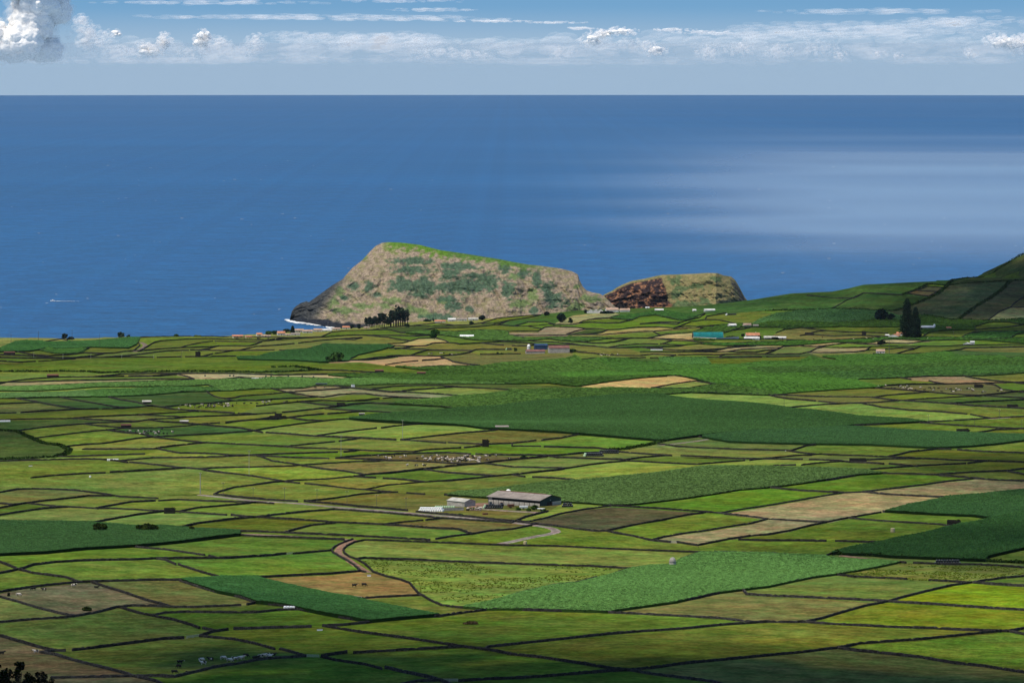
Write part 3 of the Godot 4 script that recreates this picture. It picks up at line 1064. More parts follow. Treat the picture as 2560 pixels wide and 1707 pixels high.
func clouds() -> void:
	far_cloud("towering white cumulus at the upper left corner of the sky", 90000.0, [[165, 70, 30, 70, 60, 0.07, 8], [150, 130, 60, 30, 60, 0.07, 8], [225, 105, 30, 40, 50, 0.1, 9], [40, 140, 80, 14, 40, 0.07, 8]], "cumulus_cloud", [[78, 58, 50, 56, 0], [36, 112, 56, 40, -10], [92, 8, 56, 48, 6], [140, 22, 32, 38, 20], [85, -50, 70, 50, 0], [-30, 100, 50, 48, -20], [112, 124, 40, 30, 20], [60, 100, 44, 42, -30]])
	far_cloud("small round white puff right of the towering cumulus", 92000.0, [[290, 82, 16, 10, 14, 0.3, 6], [262, 92, 26, 18, 26, 0.3, 9]], "cumulus_cloud", [[290, 83, 11, 8, 0]])
	far_cloud("soft grey white cumulus leaning right beside the tower", 94000.0, [[225, 95, 40, 34, 60, 0.25, 15], [205, 60, 24, 26, 30, 0.25, 13]], "cumulus_cloud")
	far_cloud("pale slanting cumulus third from the left edge", 98000.0, [[372, 124, 44, 24, 70, 0.24, 12], [412, 102, 24, 24, 50, 0.4, 9], [300, 130, 60, 18, 40, 0.15, 12]], "cumulus_cloud", [[372, 124, 20, 13, 0], [410, 104, 10, 14, 4]])
	far_cloud("pale cumulus with a bright leaning top left of centre", 99000.0, [[505, 98, 24, 26, 60, 0.34, 10], [545, 112, 46, 24, 60, 0.2, 12], [480, 132, 40, 14, 30, 0.2, 10]], "cumulus_cloud", [[508, 92, 13, 14, 0], [498, 110, 18, 13, 4]])
	far_cloud("faint slanted cumulus plume above the larger islet's left", 100000.0, [[640, 108, 26, 26, 50, 0.28, 10], [600, 130, 50, 14, 40, 0.18, 10]], "cumulus_cloud")
	far_cloud("long hazy cloud bank in the middle of the sky", 104000.0, [[930, 104, 230, 22, 170, 0.12, 15, 2.0], [740, 92, 90, 14, 60, 0.14, 10, 2.0], [1120, 130, 60, 12, 50, 0.26, 8, 1.4], [1180, 138, 60, 10, 40, 0.26, 7, 1.3], [1060, 138, 40, 10, 30, 0.2, 7]], "cloud_bank")
	far_cloud("bright ragged cumulus heaped right of centre", 100000.0, [[1480, 100, 40, 20, 60, 0.32, 9], [1500, 84, 30, 12, 40, 0.45, 8], [1555, 78, 44, 11, 50, 0.5, 8], [1400, 128, 50, 16, 50, 0.25, 10], [1640, 128, 34, 16, 40, 0.5, 8], [1580, 112, 60, 16, 50, 0.25, 10]], "cumulus_cloud", [[1486, 100, 18, 13, 0], [1556, 80, 26, 8, 0], [1642, 126, 16, 10, 3], [1510, 86, 12, 8, 0]])
	far_cloud("thin brilliant white cloud streak right of centre", 96000.0, [[1680, 74, 60, 4, 40, 0.6, 4, 2.4], [1760, 80, 90, 4, 40, 0.5, 4, 2.6], [1800, 84, 60, 3, 24, 0.3, 4, 2.6]], "cloud_streak")
	far_cloud("row of faint diagonal cumulus tufts on the right", 101000.0, [[1770, 130, 34, 20, 50, 0.24, 9], [1850, 122, 40, 22, 60, 0.28, 9], [1950, 128, 44, 20, 60, 0.26, 9], [2050, 120, 50, 22, 50, 0.22, 10], [2100, 138, 20, 14, 30, 0.34, 7]], "cumulus_cloud")
	far_cloud("small leaning cloud pair low on the right", 102000.0, [[2195, 134, 30, 9, 34, 0.3, 7], [2245, 140, 14, 9, 22, 0.34, 6]], "cumulus_cloud")
	far_cloud("bright cumulus at the far right of the sky", 98000.0, [[2500, 102, 44, 20, 70, 0.36, 10], [2545, 112, 40, 26, 50, 0.36, 11], [2430, 134, 20, 12, 30, 0.34, 7], [2600, 100, 60, 30, 40, 0.4, 13]], "cumulus_cloud", [[2508, 104, 24, 14, 0], [2552, 112, 24, 18, 5]])
	far_cloud("broad lavender cloud sheet at the upper right", 110000.0, [[2150, 74, 360, 20, 200, 0.11, 13, 3.0], [2420, 56, 200, 14, 90, 0.14, 10, 3.0], [1950, 88, 240, 10, 80, 0.14, 9, 3.0]], "cloud_bank")
	far_cloud("long pale cloud streak across the upper left", 112000.0, [[760, 42, 420, 5, 120, 0.16, 7, 5.0], [1000, 48, 300, 3, 60, 0.2, 5, 5.0]], "cloud_streak")
	far_cloud("narrow white cloud streak near the top centre", 108000.0, [[1230, 53, 100, 2.5, 50, 0.5, 3.5, 3.5], [1390, 56, 80, 2.5, 30, 0.4, 3.5, 3.5]], "cloud_streak")
	far_cloud("thin white streak under the narrow one in the centre", 107000.0, [[1450, 71, 40, 3, 30, 0.55, 4, 2.6], [1370, 57, 40, 2, 20, 0.4, 3, 3]], "cloud_streak")
	far_cloud("veil of pale haze cloud behind the cumulus row, left half", 118000.0, [[330, 120, 130, 32, 26, 0.13, 20, 2.2], [560, 126, 130, 30, 26, 0.13, 20, 2.2], [780, 118, 150, 34, 28, 0.14, 22, 2.2], [1020, 116, 150, 34, 28, 0.14, 22, 2.4], [1230, 124, 110, 30, 22, 0.13, 20, 2.2]], "cloud_bank")
	far_cloud("veil of pale haze cloud behind the cumulus row, right half", 118500.0, [[1450, 116, 150, 34, 28, 0.14, 22, 2.4], [1700, 112, 160, 38, 30, 0.13, 22, 2.4], [1950, 108, 170, 40, 30, 0.13, 22, 2.4], [2220, 112, 170, 40, 30, 0.11, 22, 2.4], [2480, 110, 150, 42, 28, 0.11, 22, 2.2]], "cloud_bank")
	far_cloud("blue grey layer of low cloud along the bank's foot", 116000.0, [[500, 150, 560, 7, 120, 0.1, 9, 4.0], [1500, 152, 600, 8, 120, 0.08, 9, 4.0], [2300, 150, 300, 9, 60, 0.08, 10, 4.0]], "cloud_bank")
	far_cloud("pale wisps along the very top edge of the sky", 114000.0, [[520, 6, 300, 4, 60, 0.2, 6, 5.0], [1080, 24, 120, 4, 40, 0.2, 5, 4.0], [1000, 2, 200, 3, 30, 0.2, 5, 4.0], [2200, 28, 300, 6, 60, 0.12, 8, 5.0]], "cloud_streak")
	near_cloud("broad flat cumulus high above the nearest fields", [[Vector2(-159.0, -1698.3), 220, 230, 24, 0.05], [Vector2(-72.6, -1663.1), 210, 230, 26, 0.07], [Vector2(25.3, -1634.4), 210, 210, 26, 0.07], [Vector2(113.3, -1618.4), 140, 160, 14, 0.08], [Vector2(-216.5, -1952.3), 90, 150, 10, 0.06]], 1500.0)
	near_cloud("thick cumulus high above the hill at right", [[Vector2(633.4, -6220.9), 300, 800, 40, 0.17], [Vector2(782.9, -6523.9), 300, 600, 40, 0.18], [Vector2(922.5, -6675.7), 260, 400, 30, 0.18], [Vector2(513.6, -6494.0), 200, 260, 14, 0.11]], 1600.0)
	near_cloud("ragged cumulus high above the left hand fields", [[Vector2(-440.2, -3613.5), 150, 420, 16, 0.09], [Vector2(-675.1, -5193.4), 200, 600, 14, 0.10]], 1500.0)
	near_cloud("small cumulus high above the right hand fields", [[Vector2(355.7, -2964.3), 130, 420, 16, 0.10], [Vector2(272.1, -2338.5), 90, 150, 8, 0.10]], 1450.0)


# ---------------------------------------------------------------- buildings
func gable(called: String, label: String, cat: String, p: Vector2, turn: float, size: Vector3, ridge: float, wmat: Material, rmat: Material, opt := {}) -> Node3D:
	var o := thing(called, label, cat, ground(p), turn, opt.get("group", ""))
	var l := size.x * 0.5
	var w := size.z * 0.5
	var h := size.y
	var st := flat()
	var c := [Vector3(-l, -1.5, w), Vector3(l, -1.5, w), Vector3(l, -1.5, -w), Vector3(-l, -1.5, -w)]
	var e := [Vector3(-l, h, w), Vector3(l, h, w), Vector3(l, h, -w), Vector3(-l, h, -w)]
	var r := [Vector3(-l, ridge - 0.05, 0), Vector3(l, ridge - 0.05, 0)]
	quad(st, c[0], c[1], e[1], e[0])
	quad(st, c[2], c[3], e[3], e[2])
	quad(st, c[1], c[2], e[2], e[1])
	tri(st, e[1], e[2], r[1])
	quad(st, c[3], c[0], e[0], e[3])
	tri(st, e[3], e[0], r[0])
	commit(st, "wall", wmat, o)
	var ov: float = opt.get("over", 0.35)
	var roof := flat()
	var fall := (ridge - h) / w
	for s in [-1.0, 1.0]:
		var a := Vector3(-l - ov, ridge, 0)
		var b := Vector3(l + ov, ridge, 0)
		var dz: float = s * (w + ov)
		var y := h - fall * ov
		var a2 := Vector3(-l - ov, y, dz)
		var b2 := Vector3(l + ov, y, dz)
		var up := Vector3.UP * 0.16
		quad(roof, a2 + up, b2 + up, b + up, a + up)
		quad(roof, a2, b2, b, a)
		quad(roof, a2, b2, b2 + up, a2 + up)
		quad(roof, a2, a2 + up, a + up, a)
		quad(roof, b2, b2 + up, b + up, b)
	var rf := commit(roof, "roof", rmat, o)
	if opt.has("chimney"):
		box("chimney", Vector3(l * 0.5, ridge + 0.3, -w * 0.3), Vector3(0.8, 1.5, 0.8), M.white_wall, rf)
	var n: int = opt.get("windows", 0)
	for i in n:
		var x := (i + 0.5) / n * 2.0 * l - l
		if opt.has("door") and i == n / 2:
			box("door", Vector3(x, 1.05, w + 0.03), Vector3(1.0, 2.1, 0.1), M.wood, o)
		else:
			var wd := box("window", Vector3(x, 1.55, w + 0.02), Vector3(1.1, 1.3, 0.1), M.white_paint, o)
			box("pane", Vector3(0, 0, 0.04), Vector3(0.85, 1.05, 0.08), M.glass, wd)
	if opt.has("gate"):
		box("door", Vector3(l + 0.03, h * 0.45, 0), Vector3(0.1, h * 0.9, w * 0.9), M.shade_dark, o)
	return o


func arch_shed(label: String, p: Vector2, turn: float, size: Vector3, skin: Material, end: Material, hoops: int) -> void:
	var o := thing("arched_shed", label, "shed", ground(p), turn)
	var st := flat()
	var n := 14
	for i in n:
		var a0 := PI * i / n
		var a1 := PI * (i + 1) / n
		for j in 6:
			var x0 := -size.x * 0.5 + size.x * j / 6.0
			var x1 := x0 + size.x / 6.0
			quad(st, Vector3(x0, sin(a0) * size.y, cos(a0) * size.z * 0.5), Vector3(x1, sin(a0) * size.y, cos(a0) * size.z * 0.5), Vector3(x1, sin(a1) * size.y, cos(a1) * size.z * 0.5), Vector3(x0, sin(a1) * size.y, cos(a1) * size.z * 0.5))
	commit(st, "cover", skin, o)
	for s in [-1.0, 1.0]:
		var e := flat()
		for i in n:
			var a0 := PI * i / n
			var a1 := PI * (i + 1) / n
			var x: float = s * (size.x * 0.5 - 0.15)
			tri(e, Vector3(x, 0, 0), Vector3(x, sin(a0) * size.y, cos(a0) * size.z * 0.5), Vector3(x, sin(a1) * size.y, cos(a1) * size.z * 0.5))
		commit(e, "end_wall", end, o)
	for k in hoops:
		var hp := flat()
		var x := -size.x * 0.5 + size.x * k / (hoops - 1.0)
		for i in 10:
			var a0 := PI * i / 10
			var a1 := PI * (i + 1) / 10
			add_tube(hp, Vector3(x, sin(a0) * (size.y + 0.05), cos(a0) * (size.z * 0.5 + 0.05)), Vector3(x, sin(a1) * (size.y + 0.05), cos(a1) * (size.z * 0.5 + 0.05)), 0.08, 0.08, 5)
		commit(hp, "hoop", M.metal, o)


func barn(p: Vector2) -> void:
	var o := thing("cattle_barn", "large grey roofed cattle barn with concrete walls and dark green gable", "barn", ground(p), deg_to_rad(-38.0))
	var L := 40.0
	var W := 21.0
	var l := L * 0.5
	var w := W * 0.5
	# cast panels along the front, then the far side and the ends
	for i in 10:
		var q := box("wall_panel", Vector3(-l + L * (i + 0.5) / 10.0, 1.1, w), Vector3(L / 10.0 - 0.12, 3.6 + 0.02 * (i % 3), 0.22), M.concrete, o)
		q.rotation.y = 0.004 * (i % 3 - 1)
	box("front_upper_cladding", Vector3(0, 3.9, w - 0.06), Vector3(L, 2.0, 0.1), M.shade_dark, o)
	box("corner_panel", Vector3(-l + 1.4, 3.75, w + 0.02), Vector3(2.8, 1.66, 0.12), M.concrete, o)
	for i in 11:
		box("post", Vector3(-l + L * i / 10.0, 1.7, w + 0.16), Vector3(0.22, 5.6, 0.14), M.shade_dark, o)
	box("rear_wall", Vector3(0, 1.6, -w), Vector3(L, 6.0, 0.22), M.concrete, o)
	box("end_wall", Vector3(-l, 1.6, 0), Vector3(0.22, 6.0, W - 0.3), M.concrete, o)
	for x in [l, -l]:
		var g := flat()
		quad(g, Vector3(x, 3.1, w), Vector3(x, 3.1, -w), Vector3(x, 4.65, -w), Vector3(x, 4.65, w))
		tri(g, Vector3(x, 4.65, w), Vector3(x, 4.65, -w), Vector3(x, 7.15, 0))
		commit(g, "gable", M.green_dark, o)
	box("gable_wall", Vector3(l - 0.05, 1.2, -w * 0.58), Vector3(0.2, 3.8, w * 0.84), M.concrete, o)
	box("sliding_door", Vector3(l + 0.06, 1.0, w * 0.68), Vector3(0.12, 4.2, w * 0.62), M.green_dark, o)
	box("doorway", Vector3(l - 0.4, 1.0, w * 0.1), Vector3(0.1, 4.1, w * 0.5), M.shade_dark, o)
	box("lamp_bracket", Vector3(l + 0.2, 4.3, 0.5), Vector3(0.3, 0.3, 0.3), M.white_paint, o)
	for s in [1.0, -1.0]:
		for i in 10:
			var st := flat()
			var x0 := -l - 0.8 + (L + 1.6) * i / 10.0
			var x1 := -l - 0.8 + (L + 1.6) * (i + 1) / 10.0 - 0.06
			var up := Vector3(0, 0.12, 0)
			var a := Vector3(x0, 7.3, 0)
			var b := Vector3(x1, 7.3, 0)
			var c := Vector3(x1, 4.75, s * (w + 0.9))
			var d := Vector3(x0, 4.75, s * (w + 0.9))
			quad(st, a + up, d + up, c + up, b + up)
			quad(st, a, b, c, d)
			quad(st, d, c, c + up, d + up)
			commit(st, "roof_sheet", M.grey_sheet, o)
	box("ridge_vent", Vector3(-1.5, 7.45, -0.5), Vector3(L * 0.88, 0.55, 0.9), M.rust, o)
	box("gutter", Vector3(0, 4.72, w + 0.92), Vector3(L + 1.6, 0.16, 0.16), M.metal, o)


func silo(label: String, p: Vector2, r: float, h: float, wmat: Material, dmat: Material, called := "silo", cat := "silo") -> void:
	var o := thing(called, label, cat, ground(p))
	var st := flat()
	add_tube(st, Vector3(0, -1, 0), Vector3(0, h, 0), r * 1.04, r, 16)
	commit(st, "drum", wmat, o)
	var d := smooth()
	for j in 6:
		var a0 := PI * 0.5 * j / 6
		var a1 := PI * 0.5 * (j + 1) / 6
		for i in 16:
			var t0 := TAU * i / 16
			var t1 := TAU * (i + 1) / 16
			var P := func(a: float, t: float) -> Vector3: return Vector3(cos(t) * cos(a) * r * 0.95, h + sin(a) * r * 1.25, sin(t) * cos(a) * r * 0.95)
			quad(d, P.call(a0, t0), P.call(a0, t1), P.call(a1, t1), P.call(a1, t0))
	commit(d, "dome", dmat, o)
	var rim := flat()
	add_tube(rim, Vector3(0, h - 0.1, 0), Vector3(0, h + 0.12, 0), r * 1.08, r * 1.08, 16)
	commit(rim, "rim", wmat, o)


func ruin(label: String, p: Vector2, w: float, h: float, d: float, turn: float, roof: Material = null) -> void:
	var o := thing("stone_shelter", label, "shelter", ground(p), turn)
	for s in [[Vector3(0, h * 0.5 - 0.5, d * 0.5), Vector3(w, h + 1.0, 0.5)], [Vector3(0, h * 0.5 - 0.5, -d * 0.5), Vector3(w, h + 1.3, 0.5)], [Vector3(-w * 0.5, h * 0.55 - 0.5, 0), Vector3(0.5, h * 1.1 + 1.0, d)], [Vector3(w * 0.5, h * 0.45 - 0.5, 0), Vector3(0.5, h * 0.9 + 1.0, d)]]:
		var st := flat()
		st.set_color(Color(0.045, 0.042, 0.038) * rng.randf_range(0.8, 1.3))
		add_box(st, Vector3.ZERO, s[1], rng.randf_range(-0.03, 0.03), 0.08)
		commit(st, "wall", M.basalt, o).position = s[0]
	if roof:
		var rf := box("roof", Vector3(0, h + 0.55, 0), Vector3(w + 0.8, 0.22, d + 0.8), roof, o)
		rf.rotation.x = 0.12
	else:
		var st2 := flat()
		add_leaves(st2, Vector3(w * 0.3, h * 0.7, 0), Vector3(w * 0.35, h * 0.5, d * 0.4), 50, 0.45, srgb(Vector3(50, 62, 32)), 0.3)
		commit(st2, "creeper", M.leaf, o)


func pole(label: String, p: Vector2, hpx: float, pale := false, arms := 1, thick := 0.17) -> void:
	var h := hpx * metres_per_pixel(p)
	var o := thing("utility_pole", label, "pole", ground(p), rng.randf_range(-0.5, 0.5))
	var st := flat()
	add_tube(st, Vector3(0, -1, 0), Vector3(0, h, 0), thick, thick * 0.62, 8)
	commit(st, "shaft", M.pole_pale if pale else M.pole, o)
	for i in arms:
		box("crossarm", Vector3(0, h - 0.4 - 0.9 * i, 0), Vector3(1.8, 0.14, 0.14), M.pole, o)
	for x in [-0.8, 0.8]:
		box("insulator", Vector3(x, h - 0.18, 0), Vector3(0.14, 0.28, 0.14), M.white_paint, o)


# ---------------------------------------------------------------- trees
func tree(called: String, label: String, p: Vector2, hpx: float, wpx: float, col: Vector3, bare := 0.15, group := "", sink := 0.0) -> void:
	var k := metres_per_pixel(p)
	var h := hpx * k
	var w := wpx * k * 0.5
	var o := thing(called, label, "shrub" if h < 6.0 and bare < 0.05 else "tree", ground(p, -sink), rng.randf() * TAU, group)
	var st := flat()
	st.set_color(Color(0.06, 0.05, 0.04))
	add_tube(st, Vector3(0, -1, 0), Vector3(0, h * 0.7, 0), maxf(0.12, h * 0.03), h * 0.012, 7)
	for i in 4:
		var a := TAU * i / 4.0 + rng.randf()
		add_tube(st, Vector3(0, h * (bare + 0.1), 0), Vector3(cos(a) * w * 0.6, h * 0.7, sin(a) * w * 0.6), h * 0.014, h * 0.006, 5)
	commit(st, "trunk", M.basalt, o)
	var cr := flat()
	var lumps := 18 if bare < 0.17 else 26
	for i in lumps:
		var a := rng.randf() * TAU
		var q := sqrt(rng.randf())
		var y := lerpf(bare + 0.12, 0.88, rng.randf())
		var belly := sin(PI * clampf(0.12 + 0.8 * (y - bare) / (1.0 - bare), 0.0, 1.0))
		var s := w * rng.randf_range(0.32, 0.52)
		add_leaves(cr, Vector3(cos(a) * q * w * 0.75 * belly, h * y, sin(a) * q * w * 0.75 * belly), Vector3(s, minf(s * 0.8, h * 0.2), s), 46, maxf(0.22, w * 0.12), srgb(col * rng.randf_range(0.8, 1.2), 0.8), 0.35)
	commit(cr, "crown", M.leaf, o)


func column_pine(label: String, p: Vector2, hpx: float, wpx: float) -> void:
	var k := metres_per_pixel(p)
	var h := hpx * k
	var w := wpx * k * 0.5
	var o := thing("norfolk_pine", label, "tree", ground(p))
	var st := flat()
	st.set_color(Color(0.05, 0.042, 0.035))
	add_tube(st, Vector3(0, -1, 0), Vector3(0, h, 0), h * 0.016, 0.08, 8)
	commit(st, "trunk", M.basalt, o)
	var cr := flat()
	var tiers := 26
	for t in tiers:
		var y := h * lerpf(0.06, 0.985, float(t) / (tiers - 1))
		var reach := w * pow(1.0 - float(t) / tiers, 0.62) * rng.randf_range(0.8, 1.1)
		reach *= 1.0 if t > 3 else 0.72 + 0.07 * t
		var n := 9
		for b in n:
			var a := TAU * (b + rng.randf() * 0.5) / n + t
			var out := Vector3(cos(a), 0, sin(a))
			var rr := reach * rng.randf_range(0.75, 1.1)
			for s in 6:
				var u := (s + 0.5) / 6.0
				var at := Vector3(0, y - 0.05 * rr * u + 0.16 * rr * u * u, 0) + out * rr * u
				add_leaves(cr, at, Vector3(0.7 + 0.12 * rr, 0.55, 0.7 + 0.12 * rr), 7, 0.75, srgb(Vector3(38, 54, 42), 0.8), 0.3)
	commit(cr, "crown", M.leaf, o)


# ---------------------------------------------------------------- cattle
func nets(caps: Array, lo: Vector3, hi: Vector3, cell: float, pattern: int) -> ArrayMesh:
	var n := Vector3i(((hi - lo) / cell).ceil()) + Vector3i.ONE
	var f := PackedFloat32Array()
	f.resize(n.x * n.y * n.z)
	var i := 0
	for x in n.x:
		for y in n.y:
			for z in n.z:
				var p := lo + Vector3(x, y, z) * cell
				var s := 0.0
				for c in caps:
					var ab: Vector3 = c[1] - c[0]
					var t := clampf((p - c[0]).dot(ab) / maxf(ab.length_squared(), 1e-6), 0.0, 1.0)
					var d := p.distance_to(c[0] + ab * t) - lerpf(c[2], c[3], t)
					s += exp(-d * 22.0)
				f[i] = -log(maxf(s, 1e-12)) / 22.0
				i += 1
	var id := {}
	var vs := PackedVector3Array()
	var cs := PackedColorArray()
	var nz := FastNoiseLite.new()
	nz.seed = 100 + pattern
	nz.frequency = 0.9
	var at := func(x: int, y: int, z: int) -> int: return (x * n.y + y) * n.z + z
	for x in n.x - 1:
		for y in n.y - 1:
			for z in n.z - 1:
				var sum := Vector3.ZERO
				var k := 0
				for e in [[0, 0, 0, 1, 0, 0], [0, 1, 0, 1, 1, 0], [0, 0, 1, 1, 0, 1], [0, 1, 1, 1, 1, 1], [0, 0, 0, 0, 1, 0], [1, 0, 0, 1, 1, 0], [0, 0, 1, 0, 1, 1], [1, 0, 1, 1, 1, 1], [0, 0, 0, 0, 0, 1], [1, 0, 0, 1, 0, 1], [0, 1, 0, 0, 1, 1], [1, 1, 0, 1, 1, 1]]:
					var a := f[at.call(x + e[0], y + e[1], z + e[2])]
					var b := f[at.call(x + e[3], y + e[4], z + e[5])]
					if (a < 0.0) != (b < 0.0):
						var t := a / (a - b)
						sum += Vector3(lerpf(e[0], e[3], t), lerpf(e[1], e[4], t), lerpf(e[2], e[5], t))
						k += 1
				if k:
					id[Vector3i(x, y, z)] = vs.size()
					var v := lo + (Vector3(x, y, z) + sum / k) * cell
					vs.append(v)
					cs.append(coat(v, pattern, nz))
	var idx := PackedInt32Array()
	for key in id:
		for ax in 3:
			var e := Vector3i.ZERO
			e[ax] = 1
			var u := Vector3i.ZERO
			u[(ax + 1) % 3] = 1
			var w := Vector3i.ZERO
			w[(ax + 2) % 3] = 1
			if not (id.has(key - u) and id.has(key - w) and id.has(key - u - w)):
				continue
			var a := f[at.call(key.x, key.y, key.z)]
			var b := f[at.call(key.x + e.x, key.y + e.y, key.z + e.z)]
			if (a < 0.0) == (b < 0.0):
				continue
			var q := [id[key], id[key - u], id[key - u - w], id[key - w]]
			if a < 0.0:
				q.reverse()
			idx.append_array([q[0], q[1], q[2], q[0], q[2], q[3]])
	var st := SurfaceTool.new()
	st.begin(Mesh.PRIMITIVE_TRIANGLES)
	for j in vs.size():
		st.set_color(cs[j])
		st.add_vertex(vs[j])
	for j in idx:
		st.add_index(j)
	st.generate_normals()
	return st.commit()


func coat(v: Vector3, pattern: int, nz: FastNoiseLite) -> Color:
	var dark := Color(0.022, 0.02, 0.019)
	var white := Color(0.60, 0.53, 0.44)
	match pattern % 5:
		0: return dark if nz.get_noise_3dv(v) > -0.16 else white
		1: return dark
		2: return white if nz.get_noise_3dv(v) > -0.25 else dark
		3: return Color(0.50, 0.36, 0.25) if nz.get_noise_3dv(v) > -0.3 else white
	return dark if nz.get_noise_3dv(v * 1.3) > 0.1 else white


func cow_shape(pose: int, pattern: int) -> ArrayMesh:
	var key := pose * 10 + pattern
	if cow_mesh.has(key):
		return cow_mesh[key]
	var dy := -0.58 if pose == 2 else 0.0
	var V := func(x: float, y: float, z: float) -> Vector3: return Vector3(x, y, z)
	var c := [[V.call(-0.75, 1.02 + dy, 0), V.call(0.6, 1.04 + dy, 0), 0.34, 0.33], [V.call(-0.45, 0.9 + dy, 0), V.call(0.4, 0.88 + dy, 0), 0.36, 0.34]]
	if pose == 1:
		c.append_array([[V.call(0.7, 1.05, 0), V.call(1.15, 0.5, 0), 0.24, 0.15], [V.call(1.15, 0.48, 0), V.call(1.35, 0.14, 0), 0.15, 0.09], [V.call(1.12, 0.55, -0.2), V.call(1.12, 0.55, 0.2), 0.06, 0.06]])
	else:
		c.append_array([[V.call(0.65, 1.12 + dy, 0), V.call(1.1, 1.34 + dy, 0), 0.25, 0.17], [V.call(1.12, 1.34 + dy, 0), V.call(1.5, 1.14 + dy, 0), 0.15, 0.1], [V.call(1.08, 1.42 + dy, -0.22), V.call(1.08, 1.42 + dy, 0.22), 0.06, 0.06]])
	for z in [-0.2, 0.2]:
		if pose == 2:
			c.append_array([[V.call(0.5, 0.25, z * 1.3), V.call(0.95, 0.1, z * 1.5), 0.12, 0.08], [V.call(-0.7, 0.25, z * 1.7), V.call(-0.2, 0.12, z * 2.2), 0.17, 0.1]])
		else:
			var sw: float = 0.1 * signf(z)
			c.append_array([[V.call(0.5, 0.8, z), V.call(0.52 + sw, 0.42, z), 0.13, 0.08], [V.call(0.52 + sw, 0.42, z), V.call(0.5 + sw, 0.04, z), 0.075, 0.065], [V.call(-0.72, 0.85, z), V.call(-0.6 - sw, 0.6, z), 0.18, 0.11], [V.call(-0.6 - sw, 0.6, z), V.call(-0.8 - sw, 0.42, z), 0.1, 0.075], [V.call(-0.8 - sw, 0.42, z), V.call(-0.76 - sw, 0.04, z), 0.07, 0.065]])
	if pose != 2:
		c.append([V.call(-0.45, 0.62, 0), V.call(-0.3, 0.64, 0), 0.15, 0.13])
	c.append([V.call(-1.06, 1.15 + dy, 0), V.call(-1.14, 0.6 + dy * 0.7, 0), 0.055, 0.06])
	cow_mesh[key] = nets(c, Vector3(-1.4, -0.1, -0.65), Vector3(1.75, 1.65, 0.65), 0.085, pattern)
	return cow_mesh[key]


const NTH := ["first", "second", "third", "fourth", "fifth", "sixth", "seventh", "eighth", "ninth", "tenth", "eleventh", "twelfth", "thirteenth"]


func herd(label: String, group: String, a: Array) -> void:
	# steps in decimetres, pose and coat, turn in hundredths
	var at := Vector2.ZERO
	var all := []
	var xs := []
	var zs := []
	for i in range(0, a.size(), 5):
		at += Vector2(a[i], a[i + 1]) * 0.1
		all.append(at)
		xs.append(at.x / -at.y)
		zs.append(at.y)
	xs.sort()
	zs.sort()
	for i in range(0, a.size(), 5):
		at = all[i / 5]
		var part: String = ["far left", "left", "centre left", "centre right", "right", "far right"][xs.find(at.x / -at.y) * 6 / xs.size()] + ([" rear", "", " front"][zs.find(at.y) * 3 / zs.size()])
		var coat: String = ["black and white", "black", "cream white", "brown", "piebald"][a[i + 3]]
		var act: String = ["standing", "grazing", "lying"][a[i + 2]]
		cow(label % [coat, act] + ", " + part, at, a[i + 2], a[i + 3], a[i + 4] * 0.01, "%s, %s %s" % [group, coat, act])


func cow(label: String, p: Vector2, pose: int, pattern: int, turn: float, group := "") -> void:
	var o := put(cow_shape(pose, pattern), "cow", M.coat, self)
	o.position = ground(p, 0.12)
	o.scale = Vector3.ONE * 1.15
	o.rotation.y = turn
	tag(o, label, "cow", group)


# ---------------------------------------------------------------- bales and small things
func bale_shape(r: float, h: float) -> ArrayMesh:
	var st := flat()
	add_tube(st, Vector3(0, 0, 0), Vector3(0, h * 0.1, 0), r * 0.9, r, 12)
	add_tube(st, Vector3(0, h * 0.1, 0), Vector3(0, h * 0.88, 0), r, r, 12)
	add_tube(st, Vector3(0, h * 0.88, 0), Vector3(0, h, 0), r, r * 0.82, 12)
	st.generate_normals()
	return st.commit()


func bale(label: String, at: Vector3, mat: Material, group := "", lying := false, big := 1.0) -> void:
	if not box_mesh.has("bale"):
		box_mesh["bale"] = bale_shape(0.66, 1.25)
	var o := put(box_mesh["bale"], "wrapped_bale" if mat != M.hay else "hay_bale", mat, self)
	o.position = at
	o.scale = Vector3.ONE * big
	if lying:
		o.position.y += 0.6 * big
		o.rotation = Vector3(PI * 0.5, rng.randf_range(-0.4, 0.4), 0)
	else:
		o.rotation.y = rng.randf() * TAU
	tag(o, label, "bale", group)


func bale_stack(noun: String, tail: String, group: String, p: Vector2, turn: float, nx: int, nz: int, ny: int, mat: Material, odd: Material = null) -> void:
	# each upper layer one bale narrower; odd ones wrapped in another colour
	var bs := Basis(Vector3.UP, turn)
	for k in ny:
		for i in nx - k:
			for j in maxi(1, nz - k):
				var q := bs * Vector3((i - (nx - k - 1) * 0.5) * 1.36 + rng.randf_range(-0.04, 0.04), 0, (j - (maxi(1, nz - k) - 1) * 0.5) * 1.36)
				var g := ground(Vector2(p.x + q.x, p.y + q.z))
				g.y = lerpf(g.y, land(p.x, p.y), 0.5) + k * 1.24 + 0.15
				var m := mat
				if odd and i < 1 + int(rng.randf() < 0.15):
					m = odd
				var which: String = NTH[i] + " from left"
				if nz > 1:
					which += ", " + (["rear", "middle", "front", "foremost"][j + (2 if nz - k == 1 else 0)] if nz - k < 3 or nz > 3 else ["rear", "middle", "front"][j]) + " row"
				if ny > 1:
					which += [", lower layer", ", upper layer"][k]
				bale("%s, %s, %s" % [noun if m == mat else noun.replace("black", "pale green"), which, tail], g, m, group)


